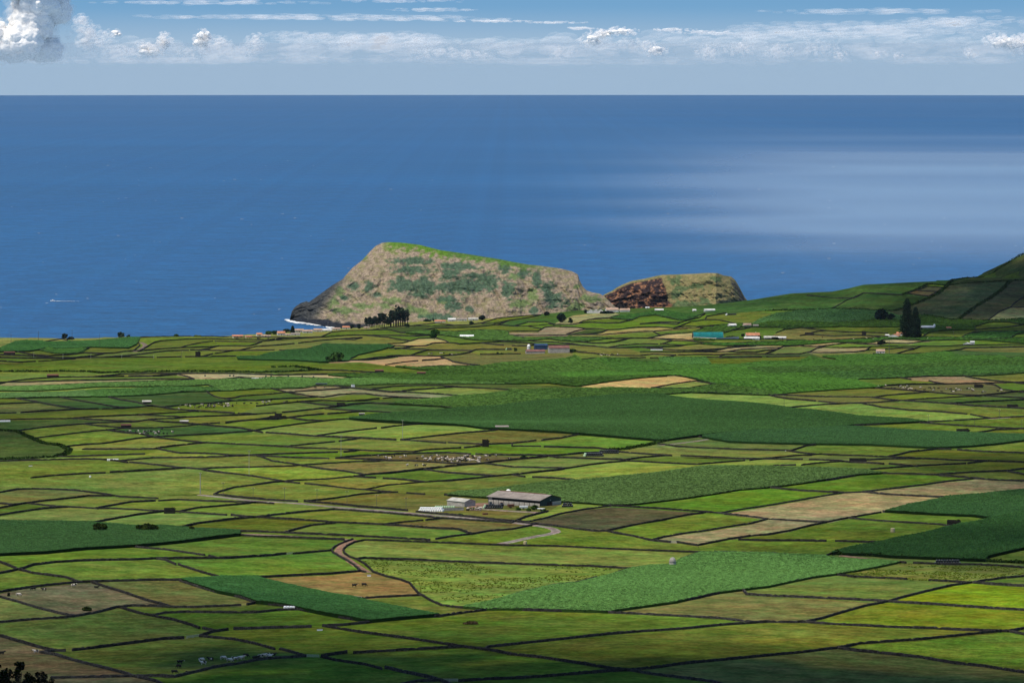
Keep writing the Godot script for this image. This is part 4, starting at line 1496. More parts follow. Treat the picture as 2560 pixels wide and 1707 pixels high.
func trough(label: String, p: Vector2, size: Vector3, turn: float, called := "water_trough", cat := "trough", mat: Material = null) -> void:
	var o := thing(called, label, cat, ground(p, 0.1), turn)
	box("basin", Vector3(0, size.y * 0.5, 0), size, mat if mat else M.white_paint, o, 0.05)
	box("rim", Vector3(0, size.y + 0.04, 0), Vector3(size.x + 0.1, 0.08, size.z + 0.1), M.metal if not mat else mat, o)


func gate(label: String, a: Vector2, b: Vector2) -> void:
	var mid := (a + b) * 0.5
	var o := thing("field_gate", label, "gate", ground(mid), -(b - a).angle())
	var w := a.distance_to(b)
	for i in 5:
		box("bar", Vector3(0, 0.35 + 0.22 * i, 0), Vector3(w, 0.09, 0.06), M.pole_pale, o)
	for x in [-w * 0.5, 0.0, w * 0.5]:
		box("post", Vector3(x, 0.6, 0.06), Vector3(0.12, 1.3, 0.12), M.pole_pale, o)


func tractor(label: String, p: Vector2, turn: float, mat: Material) -> void:
	var o := thing("tractor", label, "tractor", ground(p, 0.35), turn)
	box("body", Vector3(0.6, 1.0, 0), Vector3(2.4, 0.8, 0.8), mat, o, 0.08)
	box("cab", Vector3(-0.7, 1.9, 0), Vector3(1.3, 1.3, 1.3), M.glass, o, 0.12)
	box("cab_roof", Vector3(-0.7, 2.65, 0), Vector3(1.5, 0.18, 1.5), mat, o, 0.1)
	for q in [Vector3(-0.9, 0.75, 0.8), Vector3(-0.9, 0.75, -0.8), Vector3(1.3, 0.45, 0.7), Vector3(1.3, 0.45, -0.7)]:
		var st := flat()
		var r: float = q.y
		add_tube(st, Vector3(0, 0, -0.2), Vector3(0, 0, 0.2), r, r, 14)
		commit(st, "wheel", M.shade_dark, o).position = q
	box("exhaust", Vector3(0.9, 1.8, 0.3), Vector3(0.1, 1.0, 0.1), M.shade_dark, o)


func trailer(label: String, p: Vector2, turn: float, mat: Material, size: Vector3) -> void:
	var o := thing("farm_trailer", label, "trailer", ground(p, 0.35), turn)
	box("tub", Vector3(0, 0.7 + size.y * 0.5, 0), size, mat, o, -0.15)
	box("drawbar", Vector3(size.x * 0.5 + 0.8, 0.7, 0), Vector3(1.6, 0.15, 0.2), M.shade_dark, o)
	for z in [-0.5, 0.5]:
		var st := flat()
		add_tube(st, Vector3(0, 0, -0.15), Vector3(0, 0, 0.15), 0.45, 0.45, 12)
		commit(st, "wheel", M.shade_dark, o).position = Vector3(-0.2, 0.45, z * size.z)


func boat(label: String, px: float, row: float) -> void:
	var d := F * EYE / (row - EYE_ROW)
	for i in 3:
		d = F * (EYE - sea_level(0, d)) / (row - EYE_ROW)
	var x := (px - 1280.0) / F * d
	var o := thing("motor_boat", label, "boat", Vector3(x, sea_level(0, d), -d))
	var st := flat()
	var ribs := []
	for i in 7:
		var t := i / 6.0
		var w := 1.3 * sqrt(maxf(0.02, 1.0 - pow(t, 2.4)))
		var sx := 3.0 - 7.5 * t
		ribs.append([Vector3(sx, 1.25 + 0.5 * t * t, w), Vector3(sx, -0.2, w * 0.6), Vector3(sx, -0.2, -w * 0.6), Vector3(sx, 1.25 + 0.5 * t * t, -w)])
	for i in 6:
		for k in 3:
			quad(st, ribs[i][k], ribs[i][k + 1], ribs[i + 1][k + 1], ribs[i + 1][k])
		quad(st, ribs[i][0], ribs[i + 1][0], ribs[i + 1][3], ribs[i][3])
	quad(st, ribs[0][0], ribs[0][1], ribs[0][2], ribs[0][3])
	commit(st, "hull", M.white_paint, o)
	box("cabin", Vector3(-0.4, 1.9, 0), Vector3(2.6, 1.3, 1.6), M.white_paint, o, 0.2)
	box("windscreen", Vector3(-1.6, 2.0, 0), Vector3(0.25, 0.7, 1.3), M.glass, o)
	var wk := flat()
	for i in 120:
		var t := pow(rng.randf(), 1.7)
		var q := Vector3(x + 3.0 + t * 42.0, sea_level(0, d) + 0.25 + 0.002 * i, -d + rng.randfn() * (1.0 + t * 2.0) + 4.0 * t)
		var s := rng.randf_range(0.4, 1.7) * (1.0 - 0.7 * t)
		quad(wk, q + Vector3(-s * 1.6, 0, -s), q + Vector3(s * 1.6, 0, -s), q + Vector3(s, 0, s), q + Vector3(-s, 0, s))
	tag(commit(wk, "wake", M.foam, self), "thin white wake trailing right behind the motor boat", "wake", "", "stuff")


func white_wall(label: String, a: Vector2, b: Vector2, h: float) -> void:
	var mid := (a + b) * 0.5
	var o := thing("farm_wall", label, "wall", ground(mid), -(b - a).angle())
	var w := a.distance_to(b)
	var n := maxi(2, int(w / 9.0))
	for i in n:
		box("panel", Vector3(-w * 0.5 + w * (i + 0.5) / n, h * 0.5 - 0.4, 0), Vector3(w / n - 0.25, h + 0.8, 0.3), M.white_wall, o)
	box("coping", Vector3(0, h + 0.06, 0), Vector3(w, 0.12, 0.4), M.concrete, o)


func whitecaps() -> void:
	var st := flat()
	for i in 150:
		var d := 7200.0 * exp(rng.randf() * 0.9)
		var x := d * rng.randf_range(-0.125, 0.125)
		var y := sea_level(x, d) + 0.4
		var w := rng.randf_range(0.8, 2.6) * d / 8000.0
		quad(st, Vector3(x - w, y, -d - w), Vector3(x + w * 1.4, y, -d - w * 0.6), Vector3(x + w, y, -d + w), Vector3(x - w * 0.7, y, -d + w * 0.8))
	tag(commit(st, "whitecaps", M.foam, self), "scattered tiny white wave crests on the open sea", "foam", "", "stuff")

func lay_fields_0() -> void:
	field("r", "dry olive pasture {65}{27}", 3.09, [662,-8952,34,45,124,95,54,92,61,53,226,354,-47,337,-632,33,-101,-333,-110,-108,-39,-58,1,-22,38,-33,68,-97,237,-240])
	field("e", "brown grazed pasture by {26}", -1.71, [-1209,-9569,8,0,1,14,113,188,116,263,25,39,2,26,-20,13,3,18,30,42,60,166,113,270,28,90,11,11,2,16,44,89,95,387,-544,-101,-200,-1437])
	field("m", "dark maize field {68}{9}", -1.86, [547,-21402,192,-3,0,59,181,567,100,348,196,732,26,68,-2,55,102,125,161,316,210,154,65,143,-325,215,-242,407,-235,269,-389,952,-330,-254,-372,-245,-389,-1298,-198,-192,-5,-82,9,-45,96,-356,65,-90,0,-57,129,-138,136,-218,1,-58,201,-254,220,-582])
	field("o", "green meadow {67}{40}", 2.35, [544,-9439,92,-12,57,46,136,33,194,2,14,4,-3,16,-186,201,-125,92,-47,94,-92,120,-245,249,-98,130,-21,9,-30,-26,-93,-151,-97,-111,-29,-77,-23,-27,0,-26,3,-34,180,-191,137,-124,95,-53,82,-88])
	field("c", "blue green crop field by {40}", -1.36, [513,-11855,171,38,154,110,-2,25,39,88,83,51,50,85,-3,27,-190,426,-77,165,-131,435,-128,227,-110,290,-159,232,-193,-100,-76,-4,-51,-60,3,-30,64,-149,141,-495,60,-105,135,-626,5,-50,62,-132,45,-20,43,-219])
	field("p", "{63} {64}{15}", -1.81, [-413,-8777,36,19,1,18,27,66,65,104,33,92,8,-22,106,231,0,13,-41,5,-166,334,-234,-20,-95,-387,-44,-89,-2,-16,22,-2,55,30,68,-193,38,-49,27,-71])
	field("o", "green meadow {66}{28}", -2.09, [-25,-9764,269,131,207,125,69,80,-147,144,-105,62,-137,124,-180,191,-3,43,-6,7,-176,-309,-77,-112,-87,-168,-2,-19,34,0,138,-131,75,-29,94,-136])
	field("m", "dark maize field {64}{36}", 1.71, [1948,-13978,4,-1,-231,1656,-426,704,-48,96,-18,112,-230,-213,-52,-81,-64,-30,-7,-51,-21,32,4,-36,10,-35,48,-110,106,-155,46,-99,91,-140,128,-276,51,-64,54,-136,549,-1140])
	field("c", "blue green crop field below {44}", -2.07, [668,-15026,219,112,-3,44,177,71,136,92,-3,36,34,80,-4,32,-73,53,-221,335,-112,139,-99,81,-181,320,-162,257,-84,35,-119,-172,-75,-20,-304,-559,-1,-41,7,-36,30,-81,80,-33,189,-220,93,-38,1,-34,15,25,112,-64,193,-161])
	field("p", "{63} {64}{28}", 3.08, [219,-8455,13,-1,0,14,39,58,110,108,101,333,-519,30,-94,-343,39,1,47,-33,48,-8])
	field("p", "{63} {68}{27}", 1.71, [1037,-9366,27,-8,-1,16,195,351,-97,694,-226,-354,-61,-53,-54,-92,-151,-126,1,-23,45,-87,133,-101,170,-182,16,-19])
	field("m", "dark maize field {65}{43}", -1.88, [-1560,-12708,362,85,5,37,119,142,90,13,92,130,136,84,11,153,-57,84,-94,241,-92,174,-116,149,-87,191,-153,144,-351,-1101,-5,-47,9,-46,17,-15])
	field("y", "yellow {63} {67}{42}", 1.78, [-387,-11365,585,7,101,67,-1,32,-140,660,-60,105,-141,495,-67,168,-12,-2,-36,-57,-28,-139,-16,-121,-14,-68,-31,-345,-20,-90,-37,-85,-39,-155,-26,-264,-27,-160,0,-29])
	field("y", "yellow {63} below {42}", 0.29, [-402,-11972,397,41,133,-27,384,115,-64,197,-43,219,-45,20,-55,131,-107,-82,-354,-1,-132,-31,-64,6,-50,56,-16,-62,-18,-118,-10,-147,5,-136,15,-109])
	field("p", "{63} {67}{14}", -1.99, [-890,-9904,8,-1,47,107,96,145,49,119,17,61,12,2,25,56,2,25,-5,-1,-24,98,-74,34,-167,212,-35,1,-32,-58,-116,-263,-113,-188,-1,-14,7,-7,105,-78,104,-57,60,-96])
	field("p", "{63} {69}{15}", -1.97, [-659,-9310,4,19,76,82,55,125,41,133,11,-16,60,191,-97,62,-27,71,-38,49,-68,193,-24,-21,-60,-9,-32,-99,-113,-270,-60,-166,-32,-51,19,-22,-1,-17,41,9,167,-212,43,-7])
	field("y", "yellow {63} by {17}", 1.07, [-1146,-15229,78,46,3,30,25,44,164,175,102,160,1,28,-147,210,-34,141,-10,99,3,50,272,330,44,8,80,152,105,312,347,634,73,115,37,9,10,13,0,28,-4,27,-21,4,-187,-125,-199,-325,-147,-235,-251,-579,-274,-92,-124,182,-65,419,-143,-75,-74,-93,-7,-64,6,-26,120,-408,74,-36,8,-43,47,79,108,19,0,-191,106,-45,-1,-34,-122,-214,-111,91,-334,-345,-20,-52,67,-126,379,-249,17,-16])
	field("p", "{63} {65}{28}", 2.51, [-103,-8932,45,75,6,-7,0,17,23,27,29,77,65,65,125,197,30,26,-217,159,-48,8,-47,33,-45,-8,-28,-76,-44,-75,-34,-86,-8,22,-33,-92,-65,-104,-27,-66,-1,-18,9,-34,33,-45,27,16,204,-93])
	field("o", "green meadow {65}{30}", -2.41, [-1866,-26447,208,-28,40,528,353,459,172,494,230,-67,209,441,2,74,144,250,55,-15,-63,457,-82,15,-315,-300,-152,-26,-120,-338,-150,-57,-54,646,-670,-597,-244,-12,-59,-156,-124,-67,-340,36,-620,13,-74,-531,693,-182,-6,-75,219,-236,214,-573,295,105])
	field("B", "vivid green meadow {66}{27}", 0.38, [845,-9948,452,183,-235,399,-137,-15,-96,9,-136,-33,-55,-30,-2,-25,39,-72,114,-296,53,-99])
	field("B", "vivid green meadow {67}{4}", -1.22, [1110,-10623,330,274,4,10,-60,425,-76,137,-19,6,-436,-168,1,-21,4,-12,195,-536])
	field("m", "dark maize field {68}{52}", 1.02, [1395,-18559,392,389,399,645,0,92,-332,594,-126,150,-123,65,-248,-305,-515,-101,-94,-248,3,-77,225,-592,235,-269])
	field("k", "dark {63} {65}{34}", -1.71, [-2494,-17875,508,197,4,35,96,282,66,249,77,119,49,208,20,152,20,326,-13,261,-542,213])
	field("p", "{63} {69}{42}", -1.74, [66,-12576,57,40,104,134,42,-8,24,63,50,69,39,104,56,58,25,-3,44,73,9,191,-280,-62,-108,-41,-133,27,-397,-41,-24,72,-15,109,-5,109,4,94,6,80,18,118,21,59,28,174,25,235,1,44,-18,8,-14,-50,-23,-207,-72,-420,-6,-108,3,-83,37,-250,-272,-35,-35,-26,-11,-137,-2,-31,10,0,118,35,137,89,271,66,49,-121,67,-99,40,-93,66,-62,63,-148])
	field("q", "olive pasture {64}{40}", 0.55, [535,-10293,8,0,2,172,299,183,-55,110,-114,296,-45,90,-110,14,-69,-80,-241,-138,0,-19,159,-223,110,-290])
	field("h", "olive hillside pasture {66}{25}", 2.97, [4356,-34101,341,463,-78,562,-7,4,-189,1,-727,127,-128,75,-161,19,-134,85,4,-38,16,-35,168,-529,71,-567,88,-160,60,-268,26,-12,413,-2,18,82,213,214])
	field("m", "dark maize field by {41}", 1.13, [-700,-10576,89,-28,1,23,23,60,121,251,57,107,38,50,40,111,172,366,-153,112,-48,-110,-59,-92,-92,-197,-43,-54,-25,-9,-45,-131,-59,-92,-103,-252,-3,-29,9,-12,75,-51])
	field("p", "{63} {67}{41}", 2.68, [-409,-9467,9,2,2,19,87,168,108,165,100,190,-205,102,-27,-16,-33,45,-10,42,-31,-17,-63,-200,-11,16,-41,-133,-55,-125,-76,-82,-3,-18,23,-98,6,10,31,-44,172,-3])
	field("k", "dark {63} {66}{6}", 0.16, [3466,-33803,37,60,-42,376,-210,616,-134,-119,-83,179,-8,60,-23,56,-15,-4,-101,203,-282,-184,-79,176,-18,-29,-192,522,-212,62,-330,-165,-211,98,-157,-118,-42,149,-247,-810,-308,536,-55,-498,-18,-12,-288,205,-130,898,-20,285,-50,-470,-57,-92,-72,3,-102,582,-109,-300,0,-138,26,-113,28,-384,198,-477,31,-169,-23,-92,1,-197,37,-154,305,-7,907,151,363,20,324,-126,338,175,211,-160,536,135,42,-337,48,183])
	field("q", "olive pasture {65}{18}", -1.71, [-2114,-15147,507,341,19,52,334,345,111,-91,123,231,-106,62,0,191,-16,6,-111,-37,-156,-239,-165,-7,-32,35,-110,657,-16,12,-181,-119])
	field("m", "dark maize field {66}{36}", 2.01, [1848,-14307,11,14,-5,49,93,249,1,17,-6,33,-541,1142,-42,-120,-244,-226,94,-262,128,-255,23,-76,102,-82,367,-416,10,-17])
	field("q", "olive pasture {68}{1}", -1.99, [-391,-14304,109,157,75,37,4,43,120,177,88,209,151,187,-48,433,-67,237,-34,165,-318,-480,-333,-744,-2,-49,87,-134,70,-177])
	field("g", "tall green crop field {68}{31}", 1.58, [1302,-24774,20,8,-5,250,66,664,303,-353,-6,84,91,683,79,-117,-8,108,-12,1347,36,7,-13,130,-55,152,-383,338,-130,187,-11,-46,-12,-333,-72,-232,-170,-225,-157,-1022,-583,473,-55,-1115,2,-177,266,-474,31,3,54,539,29,125,413,-825])
	field("p", "{63} above {51}", 1.71, [2219,-17500,185,285,-165,1184,-482,-249,-89,-234,-84,-17,-108,193,-132,631,-182,-425,-46,42,-68,-382,73,-367,52,-89,5,-58,220,93,176,261,126,-33,154,-174])
	field("q", "olive pasture {65}{4}", 1.91, [808,-11006,38,142,180,162,70,80,-2,31,-41,83,-200,558,-53,-1,-220,-131,-35,-39,-3,-156,2,-31,63,-97,131,-435])
	field("p", "{63} {65}{18}", -1.71, [-1636,-15813,168,94,82,135,6,47,23,50,12,-19,196,260,4,49,-396,265,-67,126,-506,-341,-95,-686,4,-29,376,91])
	field("b", "bright {63} {65}{3}", 1.39, [-485,-11596,11,-5,5,67,49,260,31,216,13,109,0,43,-63,127,-147,156,-109,56,-87,-209,-45,-146,-9,4,-33,-137,-23,-34,170,-109,100,-142,33,-91,28,-14])
	field("t", "tan stubble field by {19}", -1.11, [1107,-13899,73,90,160,69,13,14,-5,29,-139,286,-107,294,-119,220,-63,145,-176,-102,-117,-202,345,-691,66,-90,3,-29])
	field("l", "pale mown field {66}{50}", -1.73, [-132,-32881,37,72,-3,154,-27,44,-98,735,-67,256,-132,23,-104,-396,-53,-19,-144,453,-174,149,-87,469,-162,48,-102,312,-40,941,-207,176,-116,-168,-260,-117,-138,-283,-398,-84,-194,130,-175,537,-118,110,-47,33,-106,-433,-42,619,-96,-174,-96,303,60,1802,-364,12,-47,113,-155,-75,-1062,-6461,2139,3487,1,-173,809,77,64,-295,136,102,6,-253,118,-28,-2,-195,103,32,-1,-197,103,36,0,-200,108,-60,0,-203,185,-115,14,-277,46,79,24,-60,0,-205,144,-155,19,-283,106,114,56,-275])
	field("g", "tall green crop field {64}{37}", -1.61, [2715,-27574,25,0,-26,915,230,31,22,424,516,-562,78,-17,-25,168,-496,678,-473,211,-408,663,-411,46,-646,360,-316,396,-178,491,-20,-217,-81,-2138,2,-95,194,-45,-2,87,51,348,126,-116,63,278,382,-70,162,-373,230,-42,104,-582,58,645,50,-37,15,-169,-52,-306,3,-183,248,-242,326,138])
	field("g", "tall green crop field {66}{9}", -1.21, [1018,-22121,172,224,72,232,14,293,-19,159,-288,-328,-90,-5,-140,141,-261,35,-328,506,-220,582,-181,276,-77,-149,-239,-113,41,-246,243,-645,1,-88,109,-117,153,-284,2,-61,228,-111,238,5,3,-52,419,75])
	field("e", "brown grazed pasture by {14}", 1.11, [-1026,-10395,35,-6,2,18,93,190,66,163,46,77,9,31,-87,-14,-34,39,-29,90,-37,66,-12,0,-27,-36,-65,-107,-65,-127,-65,-99,-5,-22,59,-114])
	field("p", "{63} {66}{14}", 1.25, [-913,-11081,22,-9,22,35,33,137,9,-4,73,219,54,116,-5,34,-65,38,-18,35,-66,6,-167,87,-41,-102,-92,-91,-42,-86,21,-140,39,-83,77,-86])
	field("p", "{63} {64}{4}", 1.71, [1718,-12324,3,1,-159,1139,-238,-132,-89,-80,-3,-28,15,-99,48,-96])
	field("c", "blue green crop field below {30}", 1.04, [-1278,-23350,112,-20,174,143,235,-100,-1,-100,19,-1,699,1181,-2,68,-537,-420,-237,58,-193,-65,-61,182,-251,37,-106,160,-46,6,-92,-431,-97,109,-455,211,-244,613,-152,191,-142,-25,8,-637,87,19,286,-288,144,-223,463,-296,5,-72,106,17,70,-121,142,-25])
	field("p", "{63} {69}{12}", -1.12, [991,-12912,77,123,158,150,32,85,-4,29,-94,196,-91,140,-52,109,-166,-82,-142,-12,-74,-23,-21,-33,56,-93,51,-35,62,-95,78,-190])
	field("b", "bright {63} {69}{3}", -1.14, [-747,-12064,61,52,251,37,-38,237,-3,83,2,54,-87,156,-28,14,-33,91,-129,157,-25,-79,-130,-204,-77,-65,-7,-51,94,-157])
	field("q", "olive pasture {65}{14}", -1.07, [-1206,-10124,7,-1,68,114,65,127,65,107,26,29,2,22,-231,164,-161,-254,6,-28])
	field("p", "{63} {69}{41}", 1.06, [-480,-9850,61,124,107,193,-5,26,-39,35,-53,5,-17,23,-172,3,-33,44,-30,-74,-12,-2,-17,-61,-49,-119,-55,-82,1,-23,19,-38,35,-15,176,22,37,-48])
	field("g", "tall green crop field {69}{5}", 1.69, [2938,-31195,126,333,239,96,73,0,622,-356,-9,49,-438,579,-81,-165,-114,-27,-56,81,-91,225,-8,28,-22,208,-251,75,-80,122,-38,167,-104,-595,-325,-79,-84,-132,-289,117,-119,227,-28,-177,-271,-8,-50,225,-12,136,-19,5,-77,341,-110,917,-131,61,26,-883,9,-156,60,-373,31,-95,7,-98,59,-84,55,-225,107,-72,7,-86,154,99,99,-254,81,-94,546,173,106,-67,203,68,117,-243,8,-50])
	field("v", "tan olive pasture {67}{3}", -2.00, [-376,-10920,15,50,20,-24,37,156,37,85,20,90,29,334,8,34,0,23,-9,10,-64,20,-56,50,-31,-11,-96,-167,-144,-311,-1,-23,5,-13,167,-162])
	field("y", "yellow {63} below {4}", 1.00, [1006,-11445,99,104,125,67,160,249,-186,224,-96,193,-134,-149,-113,-86,-45,-123,1,-58,117,-248])
	field("b", "bright {63} {65}{19}", 2.04, [819,-14047,105,131,117,50,-3,29,-66,90,-104,216,-249,491,-318,-261,1,-37,16,-18,58,-18,162,-257,181,-320])
	field("p", "{63} {64}{27}", 1.71, [1298,-9774,65,14,-105,753,-195,-351,5,-24,204,-334,23,-40])
	field("g", "tall green crop field {67}{7}", -2.16, [-453,-24311,475,-87,110,175,55,326,39,16,54,1210,362,-268,167,12,-249,546,-235,462,-138,-244,-187,2,-988,-1464,-4,-88,9,-46,253,-139,0,-81,214,125])
	field("q", "olive pasture {64}{14}", -2.03, [-854,-10474,66,-6,2,19,51,132,56,128,55,84,41,122,-29,59,-81,31,-76,-1,-15,-47,-46,-77,-66,-163,-93,-190,-2,-18,5,-10])
	field("h", "olive hillside pasture {64}{25}", 1.71, [4584,-33002,23,12,-197,1409,-822,10,7,-68,49,-199,104,-319,657,-898,19,-26])
	field("y", "yellow {63} above {44}", -1.03, [904,-15563,203,260,28,41,7,36,-6,66,-65,55,-85,169,-74,-17,-35,59,-233,-119,-131,240,-305,225,-72,-144,-94,-82,-35,-120,156,-163,18,-33,2,-42,16,6,74,-183,70,-143,58,-44,4,-66,203,394,46,26])
	field("n", "brown ploughed field by {13}", 2.02, [297,-13338,5,0,-1,37,268,208,1,30,-197,406,-104,247,-42,8,-104,-134,-66,-51,-25,-35,0,-27,20,-4,94,-309,57,-157,92,-182])
	field("q", "olive pasture above {33}", -1.71, [-3446,-24697,620,-13,340,-36,124,67,59,156,244,12,781,559,7,95,93,-5,116,163,-207,125,-204,-192,-561,-402,-134,5,-57,744,-264,-21,-110,516,-5,231,-545,130])

func lay_fields_1() -> void:
	field("q", "olive pasture {65}{28}", -1.11, [-137,-8263,6,1,94,349,-307,-4,166,-334])
	field("p", "{63} {67}{43}", 1.00, [-1002,-11562,96,96,130,204,19,52,1,29,-137,77,-37,59,-166,107,-79,132,-23,140,-64,-203,-73,-196,-1,-32,145,-128,87,-191])
	field("p", "{63} {65}{14}", 1.93, [-1351,-11097,14,16,10,47,65,165,53,161,8,32,2,21,-125,335,-155,-281,-48,-344,175,-120])
	field("g", "tall green crop field below {32}", 1.71, [3724,-27078,58,-10,-209,1499,-1143,651,-263,462,-544,292,-195,309,-45,23,-66,-664,6,-156,424,-345,411,-46,408,-663,473,-211])
	field("t", "tan stubble field {66}{36}", 2.31, [1516,-14428,74,58,228,7,32,40,-11,66,-10,17,-470,513,-179,-82,-62,-77,3,-28,10,-15,183,-210,97,-153,101,-105])
	field("b", "bright {63} below {35}", 2.29, [1226,-14575,100,50,84,-16,-1,31,13,13,96,54,-6,46,-101,105,-97,153,-235,270,-34,17,-121,-64,-96,-101,3,-44,216,-265,104,-180])
	field("b", "bright {63} {64}{13}", 2.10, [571,-13078,57,22,1,30,116,158,-5,42,-53,138,-131,222,-79,101,-48,85,-38,104,-123,-223,1,-23,9,-25,95,-210,70,-129,71,-179,54,-82])
	field("p", "{63} above {34}", 2.89, [-1620,-19713,67,121,8,79,70,180,79,42,-5,119,-316,568,-148,288,-667,174,-83,-595,-2,-57,521,-148,184,-444,191,-68])
	field("p", "{63} {67}{19}", -1.09, [606,-12230,103,56,142,12,162,81,-96,146,-48,110,-10,35,-4,36,-21,59,-10,-2,-140,-120,-168,-38,-7,-191])
	field("p", "{63} {68}{4}", 1.71, [1392,-11038,128,156,-76,543,-292,-213,-36,-72,88,-177,183,-210])
	field("b", "bright {63} by {10}", 2.42, [-23,-16634,25,-8,1,154,297,-18,79,92,-1,51,20,46,-3,55,-139,99,-74,188,-186,45,-209,-93,-101,24,-254,222,-55,129,-155,-30,-138,-135,0,-48,111,-64,200,-75,35,-76,0,-50,217,65,35,-127,143,-154,42,-82,35,-100,2,-45])
	field("g", "tall green crop field above {22}", 2.10, [3485,-25588,44,-1,-18,111,-675,1147,-243,239,-331,78,-491,576,-91,-683,6,-84,48,-58,433,-213,263,-462])
	field("y", "yellow {63} {64}{17}", -2.18, [-774,-14774,62,83,107,90,66,113,65,44,84,140,-99,61,-52,140,-104,195,-44,-8,-188,-270,-74,-44,-12,-32,3,-84,40,-190,147,-210])
	field("p", "{63} {66}{3}", -2.81, [-508,-12568,150,69,121,107,76,11,11,11,35,125,-105,218,-16,5,-378,-132,-13,-13,0,-44,56,-245,63,-80])
	field("p", "{63} {66}{51}", 1.71, [2672,-19314,20,37,-113,809,-11,26,-442,89,-368,-441,22,-65,23,21,250,-159,8,-41,27,23,575,-242])
	field("q", "olive pasture {67}{10}", 2.28, [-8,-14900,16,7,34,119,114,110,38,73,-2,52,-93,38,-189,220,-80,33,-43,155,-69,-54,-128,-180,-65,-118,61,-159,110,-66,1,-31,98,-18])
	field("q", "olive pasture by {7}", -1.68, [-417,-28658,57,141,25,199,156,-236,3,130,104,279,108,163,73,23,42,-111,3,-123,118,192,136,-35,30,191,106,140,41,182,151,1,-3,114,56,464,566,-362,46,78,120,-71,70,-344,62,-37,-86,613,-473,263,-90,132,-144,-67,-71,196,-189,42,-190,-495,-90,127,-281,87,-76,-669,-178,-32,-21,178,-82,-10,-373,-340,-4,-125,48,-123,0,-130,98,-53,29,-390])
	field("p", "{63} {67}{22}", 0.61, [1770,-20116,206,287,26,-32,-5,58,74,98,597,420,-599,268,-61,-210,-127,-143,-123,-60,-109,-157,-66,-245,5,-61,15,-30,78,-21,81,-97])
	field("h", "olive hillside pasture {68}{25}", 2.20, [4332,-33134,79,55,-6,24,-657,898,-104,319,-54,244,-111,255,-151,573,-192,-59,8,-78,145,-530,24,-115,177,-525,130,-409,115,-462])
	field("y", "yellow {63} {65}{43}", -1.34, [-1371,-13417,63,-6,37,56,71,-24,148,150,-73,265,-77,371,-348,-88,-1,-48,132,-565])
	field("t", "tan stubble field {66}{2}", 2.24, [744,-12854,166,102,-3,28,-46,81,-78,190,-177,223,-97,195,-46,-84,-25,3,-47,-60,38,-104,48,-85,79,-101,131,-222])
	field("p", "{63} {69}{51}", 1.98, [1584,-16531,84,17,89,234,462,281,-271,627,-293,-67,-121,38,-182,-307,9,-117,115,-513])
	field("p", "{63} {64}{21}", 0.98, [-1042,-17626,17,6,3,56,29,94,399,590,-61,165,-192,305,-316,-466,-226,-433,-12,-25,-3,-44,252,-104,111,-89])
	field("g", "tall green crop field below {7}", 1.53, [382,-26597,34,594,92,-217,-2,95,82,1973,-6,259,-58,-541,-31,-3,-306,540,-55,-326,-110,-175,-530,102,-144,-250,-2,-74,27,-5,128,112,129,-152,170,-67,1,-84,30,29,134,-574,219,-522,145,-370])
	field("q", "olive pasture {64}{32}", 1.71, [3529,-25589,44,0,-289,2072,-640,216,-117,-453,-53,-263,7,-71,112,-4,243,-239,675,-1147])
	field("p", "{63} {69}{14}", -1.19, [-1201,-10676,47,96,92,91,36,85,-2,27,-114,131,-58,121,-121,-187,0,-25,106,-264,16,-54])
	field("p", "{63} {64}{51}", 1.71, [1940,-15396,210,-1,-125,894,-174,212,-183,-443,6,-60,25,-50,231,-481])
	field("l", "pale mown field {67}{22}", 2.61, [1543,-19903,45,10,-5,61,66,245,109,157,123,60,127,143,55,189,-10,41,-272,159,-68,-143,-210,-154,-85,-193,-178,-248,4,-83,147,-159])
	field("y", "yellow {63} {65}{18}", 1.70, [-1730,-13591,203,125,5,41,-96,724,-155,-4,-54,-398,101,-447])
	field("k", "dark {63} {69}{34}", -0.33, [-1844,-18376,259,160,3,51,-123,48,-154,190,-138,267,-497,-215,-38,-267])
	field("y", "yellow {63} {64}{44}", 1.88, [551,-16870,72,153,78,71,240,115,90,-6,76,394,-206,633,-74,-38,-124,-364,-128,-92,-171,-260,-26,-99,8,-79,31,-11,115,-321])
	field("m", "dark maize field above {23}", 1.60, [-1224,-28470,206,117,213,-35,52,208,-18,390,-12,-66,-37,372,-117,701,-22,725,21,641,0,201,-155,222,-172,-494,-353,-459,-36,-459,118,-73,42,-549,88,-295,-4,-127,126,-145,22,-400,31,-204])
	field("y", "yellow {63} {65}{1}", 1.03, [-551,-13299,147,235,193,325,-32,81,-72,66,-44,93,-27,3,-118,-56,-204,-256,-28,-5,-4,-44,5,-21,42,-108,143,-253])
	field("y", "yellow {63} {65}{10}", -2.56, [-595,-16907,155,153,31,-23,146,177,30,-27,137,80,-47,149,-175,210,-35,127,-124,-1,-264,-175,-96,-139,2,-90,180,-249,60,-140])
	field("y", "yellow {63} {66}{10}", -1.25, [-386,-18201,334,731,-2,60,-26,87,-152,190,-193,380,-327,-349,-3,-56,92,-211])
	field("q", "olive pasture by {29}", -1.11, [-54,-17439,311,190,-4,71,-62,198,-70,130,-115,207,-134,82,-105,-66,-30,27,-147,-177,178,-356,152,-190])
	field("g", "tall green crop field by {32}", 1.71, [4117,-29659,25,-1,-140,999,-631,-195,-233,-349,-181,-43,-225,71,-157,-174,-108,75,-97,305,-241,-85,-309,538,-270,203,-27,-30,-19,-183,65,-194,186,-184,114,-258,236,-76,152,-68,219,-169,12,-77,102,-29,433,105,3,76,76,117,101,0,123,-78,17,-76,97,38])
	field("y", "yellow {63} {68}{17}", -2.22, [-748,-15355,90,151,83,73,66,118,2,30,-90,125,-162,98,-308,-408,0,-31,38,-32,224,-57,57,-35])
